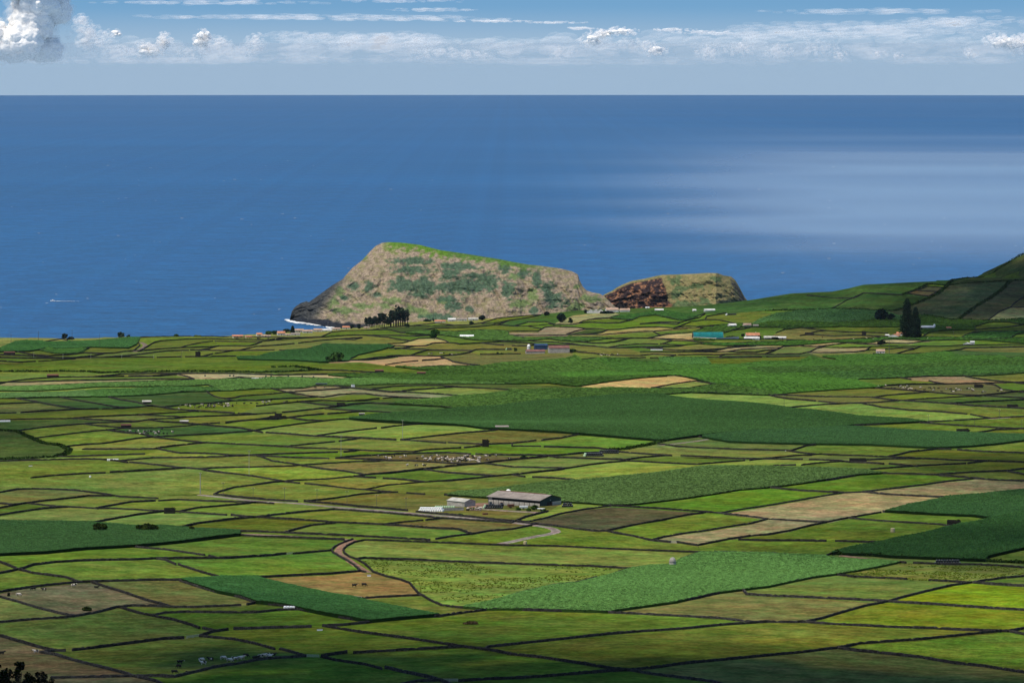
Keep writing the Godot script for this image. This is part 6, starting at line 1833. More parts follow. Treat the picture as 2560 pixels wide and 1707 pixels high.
func lay_fields_4() -> void:
	field("k", "dark {63} {68}{37}", -1.64, [1832,-27347,35,75,-10,147,19,400,65,429,-15,169,-61,32,-42,-640,-289,128,-280,33,45,-336,272,-221,210,71])
	field("p", "{63} {64}{36}", 1.71, [1554,-11197,8,13,-42,302,-114,-128,6,-39,138,-124])
	field("q", "olive pasture {68}{37}", -1.43, [1854,-28489,151,106,-12,130,-46,142,-100,764,-66,287,-202,-72,160,-1121])
	field("p", "{63} {67}{53}", -1.98, [-504,-22341,152,115,56,111,-6,103,-192,98,-76,156,-134,-307,-3,-80,100,-196])
	field("s", "straw coloured field by {38}", 1.42, [-512,-29478,83,553,14,201,-1,132,-85,52,-19,64,-29,390,-50,59,-152,-86,-52,-208,-4,-134,14,-65,84,-51,27,-264,0,-134,16,3,41,-398])
	field("t", "tan stubble field {69}{47}", -1.43, [2005,-28383,58,121,247,-63,-30,203,-30,308,-130,472,-278,70,10,-151,95,-688,46,-142])
	field("q", "olive pasture above {37}", -0.36, [1695,-29178,180,-34,-9,94,-111,212,-186,184,-86,211,-228,98,-105,-199,-98,53,-37,-144,404,-153,213,-190])
	field("p", "{63} above {53}", -1.43, [-532,-27457,286,151,1,119,-62,408,-56,183,-243,39,-5,-134,12,-184,67,-463])
	field("t", "tan stubble field {69}{49}", 2.43, [-1009,-22606,110,31,5,71,59,97,6,111,-280,243,-108,-330,147,-41])
	field("q", "olive pasture {64}{51}", 1.71, [2223,-16024,16,-7,-89,634,-185,10,9,-71,240,-514])
	field("p", "{63} above {33}", -2.20, [-3598,-27000,620,392,257,556,135,-23,-22,135,-320,-33,-651,-903])
	field("p", "{63} below {23}", 2.41, [-1068,-24165,155,26,184,200,-252,224,-290,-142,-7,-95])
	field("b", "bright {63} above {6}", -1.40, [1375,-31310,105,116,71,336,-1,87,-260,319,-87,-29,-49,111,4,-104,105,-617])
	field("l", "pale mown field {69}{31}", -1.16, [925,-22355,74,112,22,90,-5,63,-146,298,-160,-14,8,-78])
	field("s", "straw coloured field {69}{6}", 1.60, [1200,-29719,22,-9,-20,671,-16,318,-279,-92,3,-110,129,-515])
	field("k", "dark {63} {66}{51}", 1.41, [2615,-21468,23,-8,-10,79,91,567,-102,148,-156,-466,7,-80])
	field("p", "{63} {67}{25}", -1.20, [3356,-30686,114,27,65,109,0,56,-143,230,-105,30,-112,152,26,-270,99,-253])
	field("k", "dark {63} {69}{23}", -1.47, [-1335,-24560,150,57,120,338,-315,252,-5,-152])
	field("p", "{63} {68}{51}", 1.71, [1881,-14329,116,27,-45,323,-98,-265,6,-65])
	field("g", "tall green crop field {66}{33}", 1.54, [-2971,-28100,103,256,102,-273,68,89,29,816,-33,166,-111,20,-151,-558,-15,-142])
	field("p", "{63} {69}{6}", -0.87, [772,-27585,74,-19,-4,114,78,136,27,-68,-1,110,62,74,307,-367,-47,253,-170,265,-309,143,-56,-464,3,-114])
	field("p", "{63} just {69}{6}", -1.10, [1255,-30343,67,45,-55,250,-43,319,-27,62,-126,149,-83,235,-27,-480])
	field("q", "olive pasture {68}{51}", 1.71, [2505,-18030,11,10,-112,805,-106,-366,12,-89])
	field("k", "dark {63} {65}{6}", 2.35, [952,-28140,132,147,-7,112,-30,73,-343,346,-79,-57,3,-115,51,-227,103,-176])
	field("k", "dark {63} above {51}", 1.71, [2922,-21065,21,-13,-153,1099,-21,-43,11,-273,-47,-427,17,-128])
	field("p", "{63} below {46}", 1.46, [-215,-27483,178,32,69,610,-229,76,-47,-363,-2,-178])
	field("p", "{63} just below {39}", 1.07, [705,-31797,6,119,129,237,-4,167,-69,256,-130,-3,-112,-181,-41,95,5,-175,20,-166,43,-152])
	field("p", "{63} above {46}", -1.44, [135,-33070,56,251,-73,328,-144,261,-98,460,-70,-25,-18,-147,87,-669,27,-44,2,-273,15,-82])
	field("k", "dark {63} below {39}", -1.34, [510,-30326,140,295,-42,330,-52,154,-177,1,10,-171,116,-494])
	field("q", "olive pasture {68}{46}", -1.94, [-117,-28674,223,215,46,203,1,125,-44,172,-150,-112,-135,-353,-3,-130])
	field("p", "{63} below {6}", 2.74, [1094,-26804,203,-57,-50,332,-316,135,0,-81,22,-9,26,-93,5,-86])
	field("p", "{63} {69}{18}", 1.87, [-1620,-12716,55,8,2,32,-119,386,-1,-46])
	field("p", "{63} {64}{7}", 1.80, [637,-28830,119,70,-142,610,-112,-26,-55,-246])
	field("q", "olive pasture above {50}", -1.51, [-2034,-24168,197,232,26,339,-389,-15,32,-551])
	field("b", "bright {63} {69}{6}", 1.92, [1038,-28606,112,-6,105,199,-147,406,-97,2,-38,-90,1,-108,57,-294])
	field("p", "{63} by {37}", -1.05, [1673,-28099,43,-30,-39,313,-86,173,-70,344,-168,50,5,-114,96,-351])
	field("p", "{63} by {47}", -1.46, [2377,-28447,255,62,-57,337,-86,-144,-158,378,-81,0,65,-573])
	field("q", "olive pasture {68}{22}", 1.35, [2615,-20680,35,-24,-12,92,113,494,-33,68,-238,-319,11,-97])
	field("q", "olive pasture {66}{34}", 1.57, [-2715,-22024,60,31,-2,516,-238,121,-19,-139,0,-92])
	field("k", "dark {63} above {48}", 1.58, [759,-26325,118,-46,-2,426,-124,115,-51,-348,2,-87])
	field("t", "tan stubble field {64}{32}", 1.04, [3719,-30323,175,303,-328,32,5,-63])
	field("u", "brown grazed pasture {65}{25}", 1.91, [3005,-32595,6,64,128,76,-76,214,-26,-6,-117,-162,1,-43,7,-19])
	field("p", "{63} {66}{7}", -1.41, [191,-31823,57,92,45,399,-4,121,-58,-94,-124,206,-76,-195,88,-526])
	field("p", "{63} {66}{27}", 1.71, [1382,-9913,2,-1,-21,154,-56,-8,7,-28])
	field("k", "dark {63} {64}{32}", 1.71, [3982,-30022,211,-3,-51,365,-184,-266,9,-64])
	field("t", "tan stubble field {64}{25}", -0.87, [4384,-31580,26,-1,-36,256,-227,126,-34,-23,262,-312])
	field("u", "brown grazed pasture {69}{25}", -2.74, [3092,-32736,109,72,-2,81,-14,-4,-38,114,-136,-58,-2,-84,28,-13])
	field("t", "tan stubble field {66}{25}", -2.28, [4269,-34375,87,274,-6,21,-223,-258,14,-36])
	field("g", "tall green crop field {69}{37}", -0.58, [1253,-28412,254,-167,-3,100,14,39,-6,104,-139,210,-143,-118,5,-107])
	field("p", "{63} {68}{36}", 1.71, [2021,-14502,4,-1,-28,201,-89,-33])
	field("p", "{63} {67}{32}", -1.79, [2717,-20829,28,21,-12,86,47,427,1,52,-24,174,-119,-543,12,-92])
	field("p", "{63} {64}{25}", -2.65, [4613,-33079,6,3,-12,86,-149,-79])
	field("p", "{63} above {38}", 1.31, [-579,-32012,53,19,104,396,-167,154,-105,-106,-3,-145])
	field("p", "{63} below {32}", 1.34, [2284,-17642,82,348,-140,-112,12,-127])
	field("p", "{63} {65}{25}", -1.14, [3117,-32870,126,117,-4,39,-30,93,-8,-43,-109,-72,-66,105,8,-60])
	field("p", "{63} {66}{37}", -1.84, [1945,-31881,101,53,-7,60,-136,93,-12,61,-74,-265,4,-69])
	field("p", "{63} {67}{7}", -2.62, [87,-22192,100,29,97,187,-238,-135,0,-64])
	field("p", "{63} {65}{33}", -1.71, [-2852,-20493,83,-21,7,53,-55,274,-39,-278])
	field("p", "{63} {69}{38}", -1.52, [-754,-28114,105,15,3,132,-47,250,-46,57,-32,-130])
	field("l", "pale mown field {66}{33}", -1.50, [-3047,-29739,78,286,13,241,-133,92])

func lay_fields_5() -> void:
	field("p", "{63} {69}{53}", 1.73, [-730,-26572,44,5,2,149,-168,1027,-10,-310,8,-181])
	field("p", "{63} {68}{6}", 1.84, [1590,-30427,59,36,-74,269,-47,56,4,-90])
	field("k", "dark {63} {69}{6}", 0.38, [1017,-31002,161,65,-19,154,-17,1,-125,-112])
	field("q", "olive pasture {64}{33}", 2.00, [-2570,-26225,95,146,-115,252,-20,-175,28,-6,-11,-137])

func lay_walls_0() -> void:
	wall("long level{55}olive and meadow{58}{67}{40}", [-55,-8862,6,-50,253,-262,70,-57,94,-60,72,-72,86,-71,24,-12,46,3,34,-9,58,34,137,35,93,-3,68,13,75,0,196,365])
	wall("long {57}{55}meadow and dry olive{58}below {40}", [-100,-8259,49,-31,51,-14,62,-35,126,-103,38,-18,48,-50,67,-89,240,-251,97,-125,40,-82,133,-106,193,-210])
	wall("long {57}{55}teal crop{62}{58}below {2}", [-408,-9473,44,-6,138,-123,71,-35,47,-68,55,-62,53,-4,72,47,72,26,59,34,50,-61,115,-176,54,-124,57,-158,57,-119,70,-121,133,-427,64,-151,134,-297,53,-127,23,-32,12,24])
	wall("long {57}{55}{59} and green{58}below {1}", [-53,-9767,-81,-92,-25,-46,-27,-131,-21,-136,-11,-62,-28,-319,-23,-106,-37,-101,-37,-140,-31,-283,-24,-144,-23,-85,-19,-124,-8,-127,5,-111,16,-131,26,-78,60,-1,341,37,118,-18,118,32,205,52,73,16])
	wall("long level{55}green{62}{58}{64}{14}", [-1371,-9827,229,-424,56,-73,57,-67,61,-35,124,-59,49,-4,26,-34,62,-46,90,-43,176,-185,66,-127])
	wall("long level{55}green and {59}{58}{69}{10}", [-1732,-16945,86,-104,60,-31,106,-244,60,-60,250,-124,124,-99,129,-469,54,-279,72,-438,74,-249,204,205,404,1307,238,185,127,86,251,194,83,40,312,-740,77,-208,70,-53])
	wall("long level{55}teal crop and {60}{58}above {19}", [158,-13542,140,183,66,-23,177,-279,185,-308,92,-83,230,-295,102,-164,59,-69,188,37,149,-151,120,-93,72,-147,500,-1109])
	wall("long level{54}vivid green{58}{64}{40}", [541,-10311,1,168,45,50,334,170,140,74,302,84])
	wall("long level{55}maize and {60}{58}{68}{43}", [-1529,-10959,332,-285,93,-185,101,-142,101,-184,100,-235,55,-82,47,35,243,45])
	wall("long level{55}grazed brown and green{58}{68}{14}", [-1323,-9482,268,-201,68,-39,32,-40,31,-60,29,-82,34,-36,49,3,51,25,49,0,99,-36])
	wall("long {56}{55}meadow and green{58}{66}{28}", [-408,-9473,98,186,60,91,150,265,67,102,33,76,64,72,64,93,61,97,37,31])
	wall("long {56}{55}green and dry olive{58}below {12}", [663,-8956,32,38,63,46,61,55,56,88,59,58,227,353])
	wall("long {57}{55}olive and vivid green{58}below {12}", [630,-9452,43,-86,59,-151,60,-150,59,-120,204,-562,149,-288,359,-392])
	wall("long level{54}green{58}below {15}", [-887,-8453,208,16,34,30,70,-192,39,-60,29,-63,16,-20,80,-38])
	wall("long level{55}teal crop and tan{58}{68}{30}", [-2861,-20499,596,-294,264,-471,356,-878,211,-128,129,-152,221,-25,76,-180,253,41,111,-45,112,20,532,404])
	wall("long level{55}green and maize{58}{67}{17}", [-1140,-12542,73,84,75,10,104,130,131,91,46,9,93,42,394,140])
	wall("long level{54}{59}{58}{67}{11}", [-483,-14455,67,-156,107,-80,108,-54,201,-169,168,-181,97,-213,80,-163,71,-95,187,348,43,41,170,-220])
	wall("long level{55}maize and green{58}{68}{52}", [737,-17339,107,284,272,47,247,67,225,279,129,-54,143,-169,662,-1189])
	hedge("long level hedge bank between maize{62}{58}{67}{12}", [874,-11801,10,53,59,33,52,68,80,63,155,163,89,82,244,138])
	wall("long {57}{55}green and maize{58}below {12}", [832,-11708,38,-127,46,-105,52,-87,50,-69,54,-103,90,-150,73,-157,59,-118,40,-53,125,-276,492,-1030])
	wall("long level{54}{59}{58}{67}{42}", [-402,-11340,21,-47,113,-11,113,19,352,14,107,71])
	wall("long level{55}green{62}{58}by {35}", [834,-15412,196,-588,112,-188,206,407,201,329,97,-9,508,28])
	wall("long level{54}green{58}{67}{43}", [-1191,-10711,14,-97,43,-95,61,-69,129,-80,50,-59,162,-95,113,-160,31,-77])
	wall("long level{55}{59} and green{58}{69}{1}", [-941,-12375,39,-185,109,-250,45,-42,34,27,206,249,183,92,95,79,77,21,40,134])
	wall("long {56}{55}dry olive and green{58}{68}{28}", [226,-8460,44,66,109,112,140,448])
	hedge("long {56} hedge bank between {59} and green{58}below {34}", [-2498,-17900,506,217,167,545,77,124,65,289,23,373,-14,253,-74,49,-467,177])
	wall("long {56}{55}green and grazed brown{58}below {14}", [-969,-9027,36,56,60,160,112,272,34,99,32,63,21,48,125,501])
	wall("long {56}{55}brown and green{58}by {42}", [-285,-13080,76,123,168,243,41,25,62,92,62,58,61,86,46,39,33,-7,27,57,44,69,48,111,56,52])
	wall("{57}{55}green{62}{58}{65}{28}", [-403,-7818,225,-436,45,-13])
	wall("long {57}{55}{60} and tan{58}above {19}", [617,-13059,69,-145,92,-170,192,-376,77,-122,58,-31,210,-256,102,-148,101,-118,18,-4])
	wall("long level{55}olive and {59}{58}below {36}", [1044,-11427,79,84,68,22,51,52,278,375])
	wall("long level{55}grazed brown{62}{58}{69}{10}", [-1080,-15196,61,-52,241,-75,221,-200,94,-59,96,-11,156,123,77,16,53,-55])
	wall("long level{55}{59} and {60}{58}below {49}", [-1420,-17384,246,455,319,481,88,148,309,214,100,1,37,-113,131,-161])
	wall("long level{54}olive{58}below {18}", [-1829,-13107,222,-1162,47,-49,71,-2,73,21,120,154,42,78,125,33])
	wall("long {56}{55}grazed brown{62}{58}below {43}", [-1480,-10608,307,527,46,77,62,116,59,96,36,49])
	wall("{56}{55}green and grazed brown{58}{67}{14}", [-1371,-9827,280,453,60,122,61,144,31,52])
	wall("long {56}{54}green{58}{66}{14}", [-1705,-12216,439,1334,70,216,43,79,88,91,43,101])
	hedge("long level hedge bank between meadow{62}{58}{66}{50}", [-3452,-24740,725,-11,188,-28,159,60,94,181,108,-57,220,121,598,529,190,-126,114,-125])
	wall("long level{55}{59}{62}{58}by {1}", [-544,-13318,52,76,87,169,200,311,205,139,38,-201,69,-255])
	wall("long {57}{55}olive and {59}{58}above {43}", [-1705,-12216,177,-1200,31,-169,35,-147,52,-157,52,-174,83,-45])
	wall("long level{55}green{62}{58}below {20}", [-2534,-18162,670,-199,156,-281,103,-152,230,-494])
	wall("level{55}olive and meadow{58}{67}{40}", [203,-9664,245,149,78,81])
	wall("{56}{54}green{58}{65}{28}", [-245,-8507,37,86,43,82,32,75,124,442])
	wall("long level{55}{59} and maize{58}{69}{43}", [-1776,-12725,569,98])
	wall("level{54}green{58}{65}{41}", [-799,-9752,23,-47,47,-20,74,15,85,8,46,-47,48,-12])
	wall("long level{54}{59}{58}above {43}", [-1497,-13581,79,104,53,34,51,8,48,45,37,-27,88,55,54,60,84,66,159,229])
	wall("long {57}{55}tan and green{58}below {19}", [507,-12049,99,-187,66,-95,48,-40,68,-107,73,-173,120,-250,122,-236])
	wall("long level{54}green{58}{67}{22}", [1403,-18584,345,-244,371,-233,576,-251])
	wall("level{55}green and vivid green{58}{67}{36}", [1111,-10633,41,58,293,223])
	wall("long level{55}{59} and green{58}above {18}", [-2215,-15873,374,51,234,-5,125,73,69,118,58,131])
	wall("long level{55}teal crop and {59}{58}{68}{33}", [-2994,-21453,478,-165,143,-169,125,-361,143,-221,482,-231,51,-74])
	wall("long level{55}{60} and {59}{58}above {17}", [-1399,-15603,111,-162,157,14,115,-29,93,-90,288,-152])
	wall("long level{55}tan and teal crop{58}above {50}", [-2994,-21453,709,-1057,150,-187,317,-251,175,-98])
	wall("long level{55}green and tan{58}{65}{51}", [1397,-14543,107,80,64,67,430,79])
	wall("long {57}{55}green and {59}{58}below {34}", [-1705,-12216,286,-1110,61,-116])
	wall("long level{55}green and tan{58}above {50}", [-3154,-22605,671,-191,157,-123,327,-155,167,-55,160,5])
	wall("long level{54}olive{58}{64}{45}", [716,-21430,192,-152,157,78,173,217,124,135,110,289,223,307,83,-265,230,-357])
	wall("long level{55}{61} and green{58}below {22}", [1681,-20570,48,328,49,124,103,120,196,259,618,427])
	wall("{56}{55}maize and green{58}by {41}", [-601,-9964,19,-36,26,18,40,50,94,191,64,109,49,103])
	wall("{57}{55}maize and green{58}{67}{36}", [1230,-11421,14,-102,51,-102,427,-713])

func lay_walls_1() -> void:
	wall("level{54}green{58}{65}{28}", [-319,-8829,220,-101])
	wall("{57}{54}green{58}{65}{15}", [-906,-9060,110,-128,62,-79,42,-13])
	wall("{57}{55}vivid green and green{58}{66}{27}", [1061,-9373,324,-550])
	wall("{57}{54}green{58}{66}{14}", [-1414,-10135,198,-485,25,-91])
	wall("long level{55}grazed brown and green{58}by {22}", [1787,-21870,108,304,200,673,296,342,399,544])
	wall("long {57}{55}grazed brown and {59}{58}above {42}", [-501,-15002,90,-77,240,-311,75,-80,34,-89,192,-366])
	wall("long level{54}green{58}below {22}", [1738,-18823,115,114,286,327,266,1142])
	wall("long level{55}tan and grazed brown{58}by {22}", [1805,-21894,90,-287,201,-391,207,-396,262,-318,725,-289])
	wall("{57}{54}{59}{58}{64}{17}", [-945,-14247,-23,-20,12,-136,37,-148,116,-183,52,-59,144,-76,70,-76,36,-57])
	wall("long level{55}{60} and {59}{58}below {21}", [-1342,-16618,72,328,54,186,149,140,46,101,100,34,123,112,147,59])
	wall("long level{55}olive and {61}{58}{69}{21}", [-1892,-17372,148,-242,176,-231,150,-50,82,-93,76,-183,46,-85])
	wall("long level{54}green{58}{69}{51}", [1674,-16512,85,183,479,286])
	wall("long level{55}pale mown{62}{58}below {24}", [-2328,-27499,-37,-1546,21,-249,160,-293,132,-80,435,398,120,-294,201,-135,214,-424,378,218,138,-27,68,-102])
	wall("{56}{54}{59}{58}above {17}", [-1351,-15521,93,126,86,126,88,66,39,69,176,205,101,155])
	wall("long level{55}straw and tan{58}{65}{47}", [1010,-26752,273,-181,133,-160,357,-2,93,-441,87,-641,60,-229,102,99,210,-153,158,-48,308,4,125,-136])
	wall("long {57}{55}olive and green{58}{64}{33}", [-2821,-20213,221,-2770,59,-338,76,-389,77,-100,171,248,128,-109])
	wall("level{55}olive and {59}{58}{65}{52}", [549,-16871,73,120,80,70,85,45,177,72,65,8,91,403])
	wall("long level{55}olive and green{58}{65}{22}", [1227,-19659,173,-188,93,-60,163,-55,225,-302,319,-448])
	wall("{57}{55}{60} and tan{58}{66}{2}", [386,-12181,40,-99,65,-115,65,-87,68,-122,69,-111,56,-153])
	wall("level{55}green and teal crop{58}{64}{2}", [546,-11866,142,45,144,113])
	wall("level{55}olive and green{58}{65}{18}", [-1917,-13739,389,265,21,-52])
	wall("level{55}{60} and {59}{58}{69}{11}", [-133,-15998,133,32,99,-25,31,29,48,-50,82,-174,140,-119])
	wall("level{54}tan{58}{69}{19}", [599,-13078,46,47,104,163,146,98,25,0])
	wall("long level{55}green{62}{58}{66}{50}", [-3073,-27312,168,571,105,210,100,-232,54,-417,123,99,79,-45,21,-189,54,-162,41,-22,101,-337,114,-201,184,-162,43,-139,194,86,22,-222,22,-534])
	wall("long level{55}tall crop and {60}{58}above {31}", [375,-29240,177,203,130,180,158,-30,354,81,559,-408,250,-14,96,-72])
	wall("level{54}olive{58}{67}{20}", [-2001,-17686,61,-122,75,-125,159,-195,149,-102,33,-144,59,-114,43,-42])
	wall("long level{54}{61}{58}below {49}", [-1013,-19382,179,-443,110,-345,71,-128,75,11,253,120,63,135])
	wall("{56}{54}green{58}{66}{15}", [-886,-9914,48,103,97,153,43,103,24,71])
	wall("long level{54}{61}{58}{68}{22}", [1982,-19867,295,-351,669,-891])
	wall("{57}{55}brown and {60}{58}{68}{13}", [264,-12421,112,-250,68,-136,70,-165,63,-111,22,5])
	wall("level{55}{60} and grazed brown{58}{69}{10}", [-629,-15671,62,-119,230,-209,99,-49,88,55])
	wall("level{55}maize and green{58}by {36}", [1110,-13158,250,229,40,108])
	wall("{56}{55}green and tan{58}below {51}", [1662,-14784,289,801])
	wall("{56}{54}green{58}above {15}", [-661,-9308,79,92,52,114,46,140])
	wall("{57}{55}olive and green{58}{65}{42}", [-209,-12073,43,-92,60,-95,45,-92,61,-62,72,-174])
	wall("long level stone wall beside a green field, {66}{30}", [-3115,-29093,317,-452,186,-480,199,-137,184,-32,193,94,155,243,189,78,196,216])
	wall("level{54}green{58}below {41}", [-599,-9446,107,-11,61,3])
	wall("level{54}green{58}above {12}", [988,-12914,75,97,166,173,30,90])
	wall("level{54}{59}{58}below {17}", [-1119,-13923,58,-77,94,47,159,59,60,90])
	wall("{57}{55}{59} and teal crop{58}{67}{42}", [0,-10157,104,-367,54,-98,52,-261])
	wall("{56}{55}olive and grazed brown{58}{68}{14}", [-997,-10409,39,89,62,129,63,148,49,88,13,38])
	wall("level{54}green{58}{66}{51}", [1905,-18063,115,-276,560,-149])
	wall("long level{55}olive and straw{58}{68}{30}", [-1929,-24116,429,301,230,176,234,-94,186,-149])
	wall("level{54}{59}{58}{64}{17}", [-831,-13005,49,107,34,37,70,-178,73,-163,68,-106])
	wall("{56}{55}maize{62}{58}{65}{41}", [-795,-10489,51,133,61,140,56,92,45,124])
	wall("level{55}{60} and brown{58}{68}{13}", [297,-13333,302,255])
	wall("level{55}{59} and green{58}{65}{52}", [616,-16045,94,122,103,280,207,211])
	wall("long level{55}tall crop{62}{58}{68}{22}", [2330,-24070,270,-76,237,-238,744,-1280])
	wall("level{55}olive and {59}{58}{65}{1}", [-658,-13925,96,165,87,237,162,372])
	wall("level{55}{59} and green{58}{67}{49}", [-979,-17491,99,146,108,206,329,349])
	wall("level{55}{59} and {60}{58}{67}{21}", [-1637,-16743,218,135,73,28,15,-113,117,-209,40,-27])
	wall("level{55}tan olive and green{58}{64}{41}", [-378,-10123,33,19,56,-40,75,-37,7,9])
	wall("long level{55}straw and teal crop{58}{67}{23}", [-1609,-23052,257,-177,94,-186,129,35,179,127,225,-178])
	wall("level{54}green{58}above {21}", [-1602,-18803,214,119,349,-663])
	wall("{56}{55}olive and green{58}{68}{22}", [2466,-24115,67,321,127,439,131,3353])
	wall("{57}{55}{59} and brown{58}above {42}", [16,-12665,34,-4,45,-123,49,-174,51,-143,102,-223])
	wall("level{54}green{58}{67}{19}", [629,-12215,80,25,90,5,71,25])
	wall("{56}{55}olive and {59}{58}{68}{17}", [-920,-15829,74,300,63,94,123,211,79,80,80,142])
	wall("{56}{54}green{58}{64}{15}", [-380,-8760,25,66,35,65,33,51,35,91])
	wall("level{55}green{62}{58}below {33}", [-2761,-19789,507,-446,79,-50])

func lay_walls_2() -> void:
	wall("long level{55}olive and meadow{58}{66}{33}", [-3792,-27178,882,1134,285,30,71,-218])
	hedge("long level hedge bank between two hillside{58}{69}{25}", [2879,-32389,106,-199,133,-295,127,118,155,-93,141,-26,172,-76,891,-36])
	wall("level{55}grazed brown and {61}{58}{68}{22}", [2200,-20712,146,-344,813,-1579])
	wall("level{55}olive and green{58}{68}{35}", [1188,-14716,377,-441])
	wall("{57}{55}{59}{62}{58}{69}{1}", [-658,-13925,83,-145,81,-180,69,-54,53,-7])
	wall("{56}{55}green and grazed brown{58}{68}{22}", [2497,-23237,-106,1776,400,1459])
	wall("level{55}{59}{62}{58}{67}{12}", [810,-11018,39,130,119,117])
	wall("long level{55}{60}{62}{58}below {46}", [-818,-28425,67,238,133,75,64,-48,37,-387,64,-102,76,35,38,207,263,-347,67,51,110,206,65,289,107,119,104,16])
	wall("level{55}teal crop and green{58}{67}{53}", [-725,-22137,116,-223,138,-2,113,107,112,221,246,306])
	wall("{56}{55}{61} and green{58}by {20}", [-1975,-21390,137,767,116,458,77,337,156,431,276,182])
	hedge("long level hedge bank between tan and green{58}{68}{5}", [2935,-31198,132,304,287,104,1021,-567])
	wall("{56}{54}{59}{58}{65}{1}", [-693,-14698,78,80,76,110,56,53,75,109,36,35])
	wall("{56}{55}green{62}{58}by {21}", [-1520,-18381,75,141,69,19,271,369,113,355])
	wall("{56}{55}{60} and green{58}{67}{43}", [-1000,-11575,45,65,46,33,120,195])
	wall("level{55}olive and green{58}above {34}", [-2627,-18827,485,-171])
	wall("level{55}{61} and tall crop{58}below {32}", [2722,-26741,220,28,32,448,815,-892])
	wall("level{54}tan{58}{66}{12}", [1109,-13907,72,80,176,90])
	wall("level{55}green and {61}{58}below {49}", [-1152,-19807,174,-455,92,-185,118,41,80,-164,59,-254])
	wall("long level{55}{61} and {60}{58}above {46}", [-1098,-30975,224,-60,55,263,46,316,144,-318,87,-454,146,48,168,-162,115,-318,127,347,97,135,99,495])
	wall("level{55}green{62}{58}by {32}", [2844,-27936,71,-309,1094,-482])
	wall("{57}{55}maize{62}{58}above {29}", [-426,-16789,193,-355,153,-223,32,-112])
	wall("{57}{54}{59}{58}above {43}", [-1207,-12627,26,-125,65,-281,71,-237])
	wall("level{55}{60} and green{58}by {32}", [2916,-28640,270,-86,823,-1])
	wall("{57}{54}{59}{58}below {17}", [-1003,-13236,33,-267,162,-391])
	wall("level{55}green and tan{58}{68}{49}", [-923,-22605,212,505,117,287,111,157,220,384])
	wall("{56}{55}green and {60}{58}{66}{41}", [-434,-11998,-22,120,-18,134,-3,94,5,92,50,283,22,147,25,204,12,34])
	wall("level{55}tall crop and {60}{58}{68}{32}", [2980,-29277,171,57,134,215,80,76,644,202])
	wall("long {57}{54}tall crop{58}{68}{32}", [3003,-29498,113,177,133,33,82,-131,88,-363,956,-1575])
	wall("level{54}olive{58}below {6}", [601,-27559,93,22,110,-108,131,-70,10,327,81,94,132,-134,163,-297,149,-385,146,-288])
	wall("level{55}green and {59}{58}by {16}", [-1674,-16099,329,-16])
	hedge("long {57} hedge bank beside a green field, above {25}", [3245,-32765,277,-1108,488,-589,721,557])
	wall("level{55}green and tall crop{58}above {32}", [3011,-29486,76,-296,59,-167,66,-55,982,-50])
	wall("level{54}{59}{58}{68}{17}", [-945,-14247,266,319])
	wall("{56}{55}green and pale mown{58}below {22}", [1578,-19912,73,296,107,157,114,72,121,133])
	wall("level{54}{59}{58}{64}{10}", [-96,-15470,96,195,195,126])
	wall("level{54}{60}{58}above {19}", [817,-14051,98,109,132,70])
	wall("level{55}{61} and green{58}below {30}", [-1545,-22208,60,403,83,594,109,883,55,-84,52,36,249,-889])
	wall("level{55}green and meadow{58}above {33}", [-3689,-26437,819,921,94,-92])
	wall("level{55}olive and {60}{58}by {29}", [-241,-16641,134,62,107,-84,92,-180])
	wall("level{55}meadow and tall crop{58}below {23}", [-1217,-24040,161,-156,151,42,116,122,190,132,74,23])
	wall("level{54}green{58}{64}{21}", [-1191,-18284,106,-368,84,-161,97,-400,73,-180])
	wall("level{55}olive and {59}{58}below {11}", [130,-15925,39,70,219,168,28,121])
	wall("level{55}tan and green{58}above {32}", [3172,-30110,27,-253,103,-262,67,-91,83,22,100,163,590,847])
	wall("level{55}tan and green{58}{68}{49}", [-910,-21126,53,-513,66,-102,66,52,92,391,113,282,131,77])
	wall("level{55}green and {59}{58}above {18}", [-1622,-14816,69,-115,86,-71,76,-36])
	wall("level{54}{59}{58}{68}{16}", [-1377,-15056,210,-146,35,-36])
	wall("{57}{54}green{58}above {32}", [3172,-30110,129,-153,82,-25,1028,-1319])
	wall("level{55}olive and green{58}{66}{33}", [-3793,-27178,793,512,96,130])
	wall("level{55}olive and tall crop{58}below {6}", [973,-28836,81,213,89,-20,70,132,143,56,139,-142,99,-196,143,-144,177,-305])
	wall("level{54}tall crop{58}{68}{32}", [3138,-29316,76,-71,928,-297])
	wall("level{55}pale mown and {61}{58}above {46}", [-887,-31470,162,-182,129,105,291,-137,72,-247,100,85,108,-430,141,-318,103,-361])
	wall("{56}{55}{59} and {60}{58}below {10}", [-305,-15202,81,144,169,184])
	wall("level{54}{60}{58}by {11}", [119,-16519,200,5,47,80,38,133])
	wall("{57}{55}{59} and teal crop{58}above {40}", [262,-11119,46,-190,54,-110,43,-25])
	wall("level{55}green{62}{58}{68}{35}", [1163,-15148,75,-196,84,-135,125,-104])
	wall("level{55}{60} and tan{58}{69}{6}", [576,-30291,80,192,80,-51,75,-173,73,-72,133,-45,99,128,103,-235,70,27,274,-294])
	wall("{57}{55}hillside and tan{58}below {25}", [3331,-30797,146,-548,106,-252,828,-10])
	wall("level{55}olive and tall crop{58}above {47}", [2099,-29300,141,-61,291,-222,318,25,154,60])
	wall("{57}{54}green{58}{66}{3}", [-635,-12183,64,-284,70,-106])
	wall("level{55}tan and green{58}above {7}", [-23,-29814,128,151,500,252,262,-384])

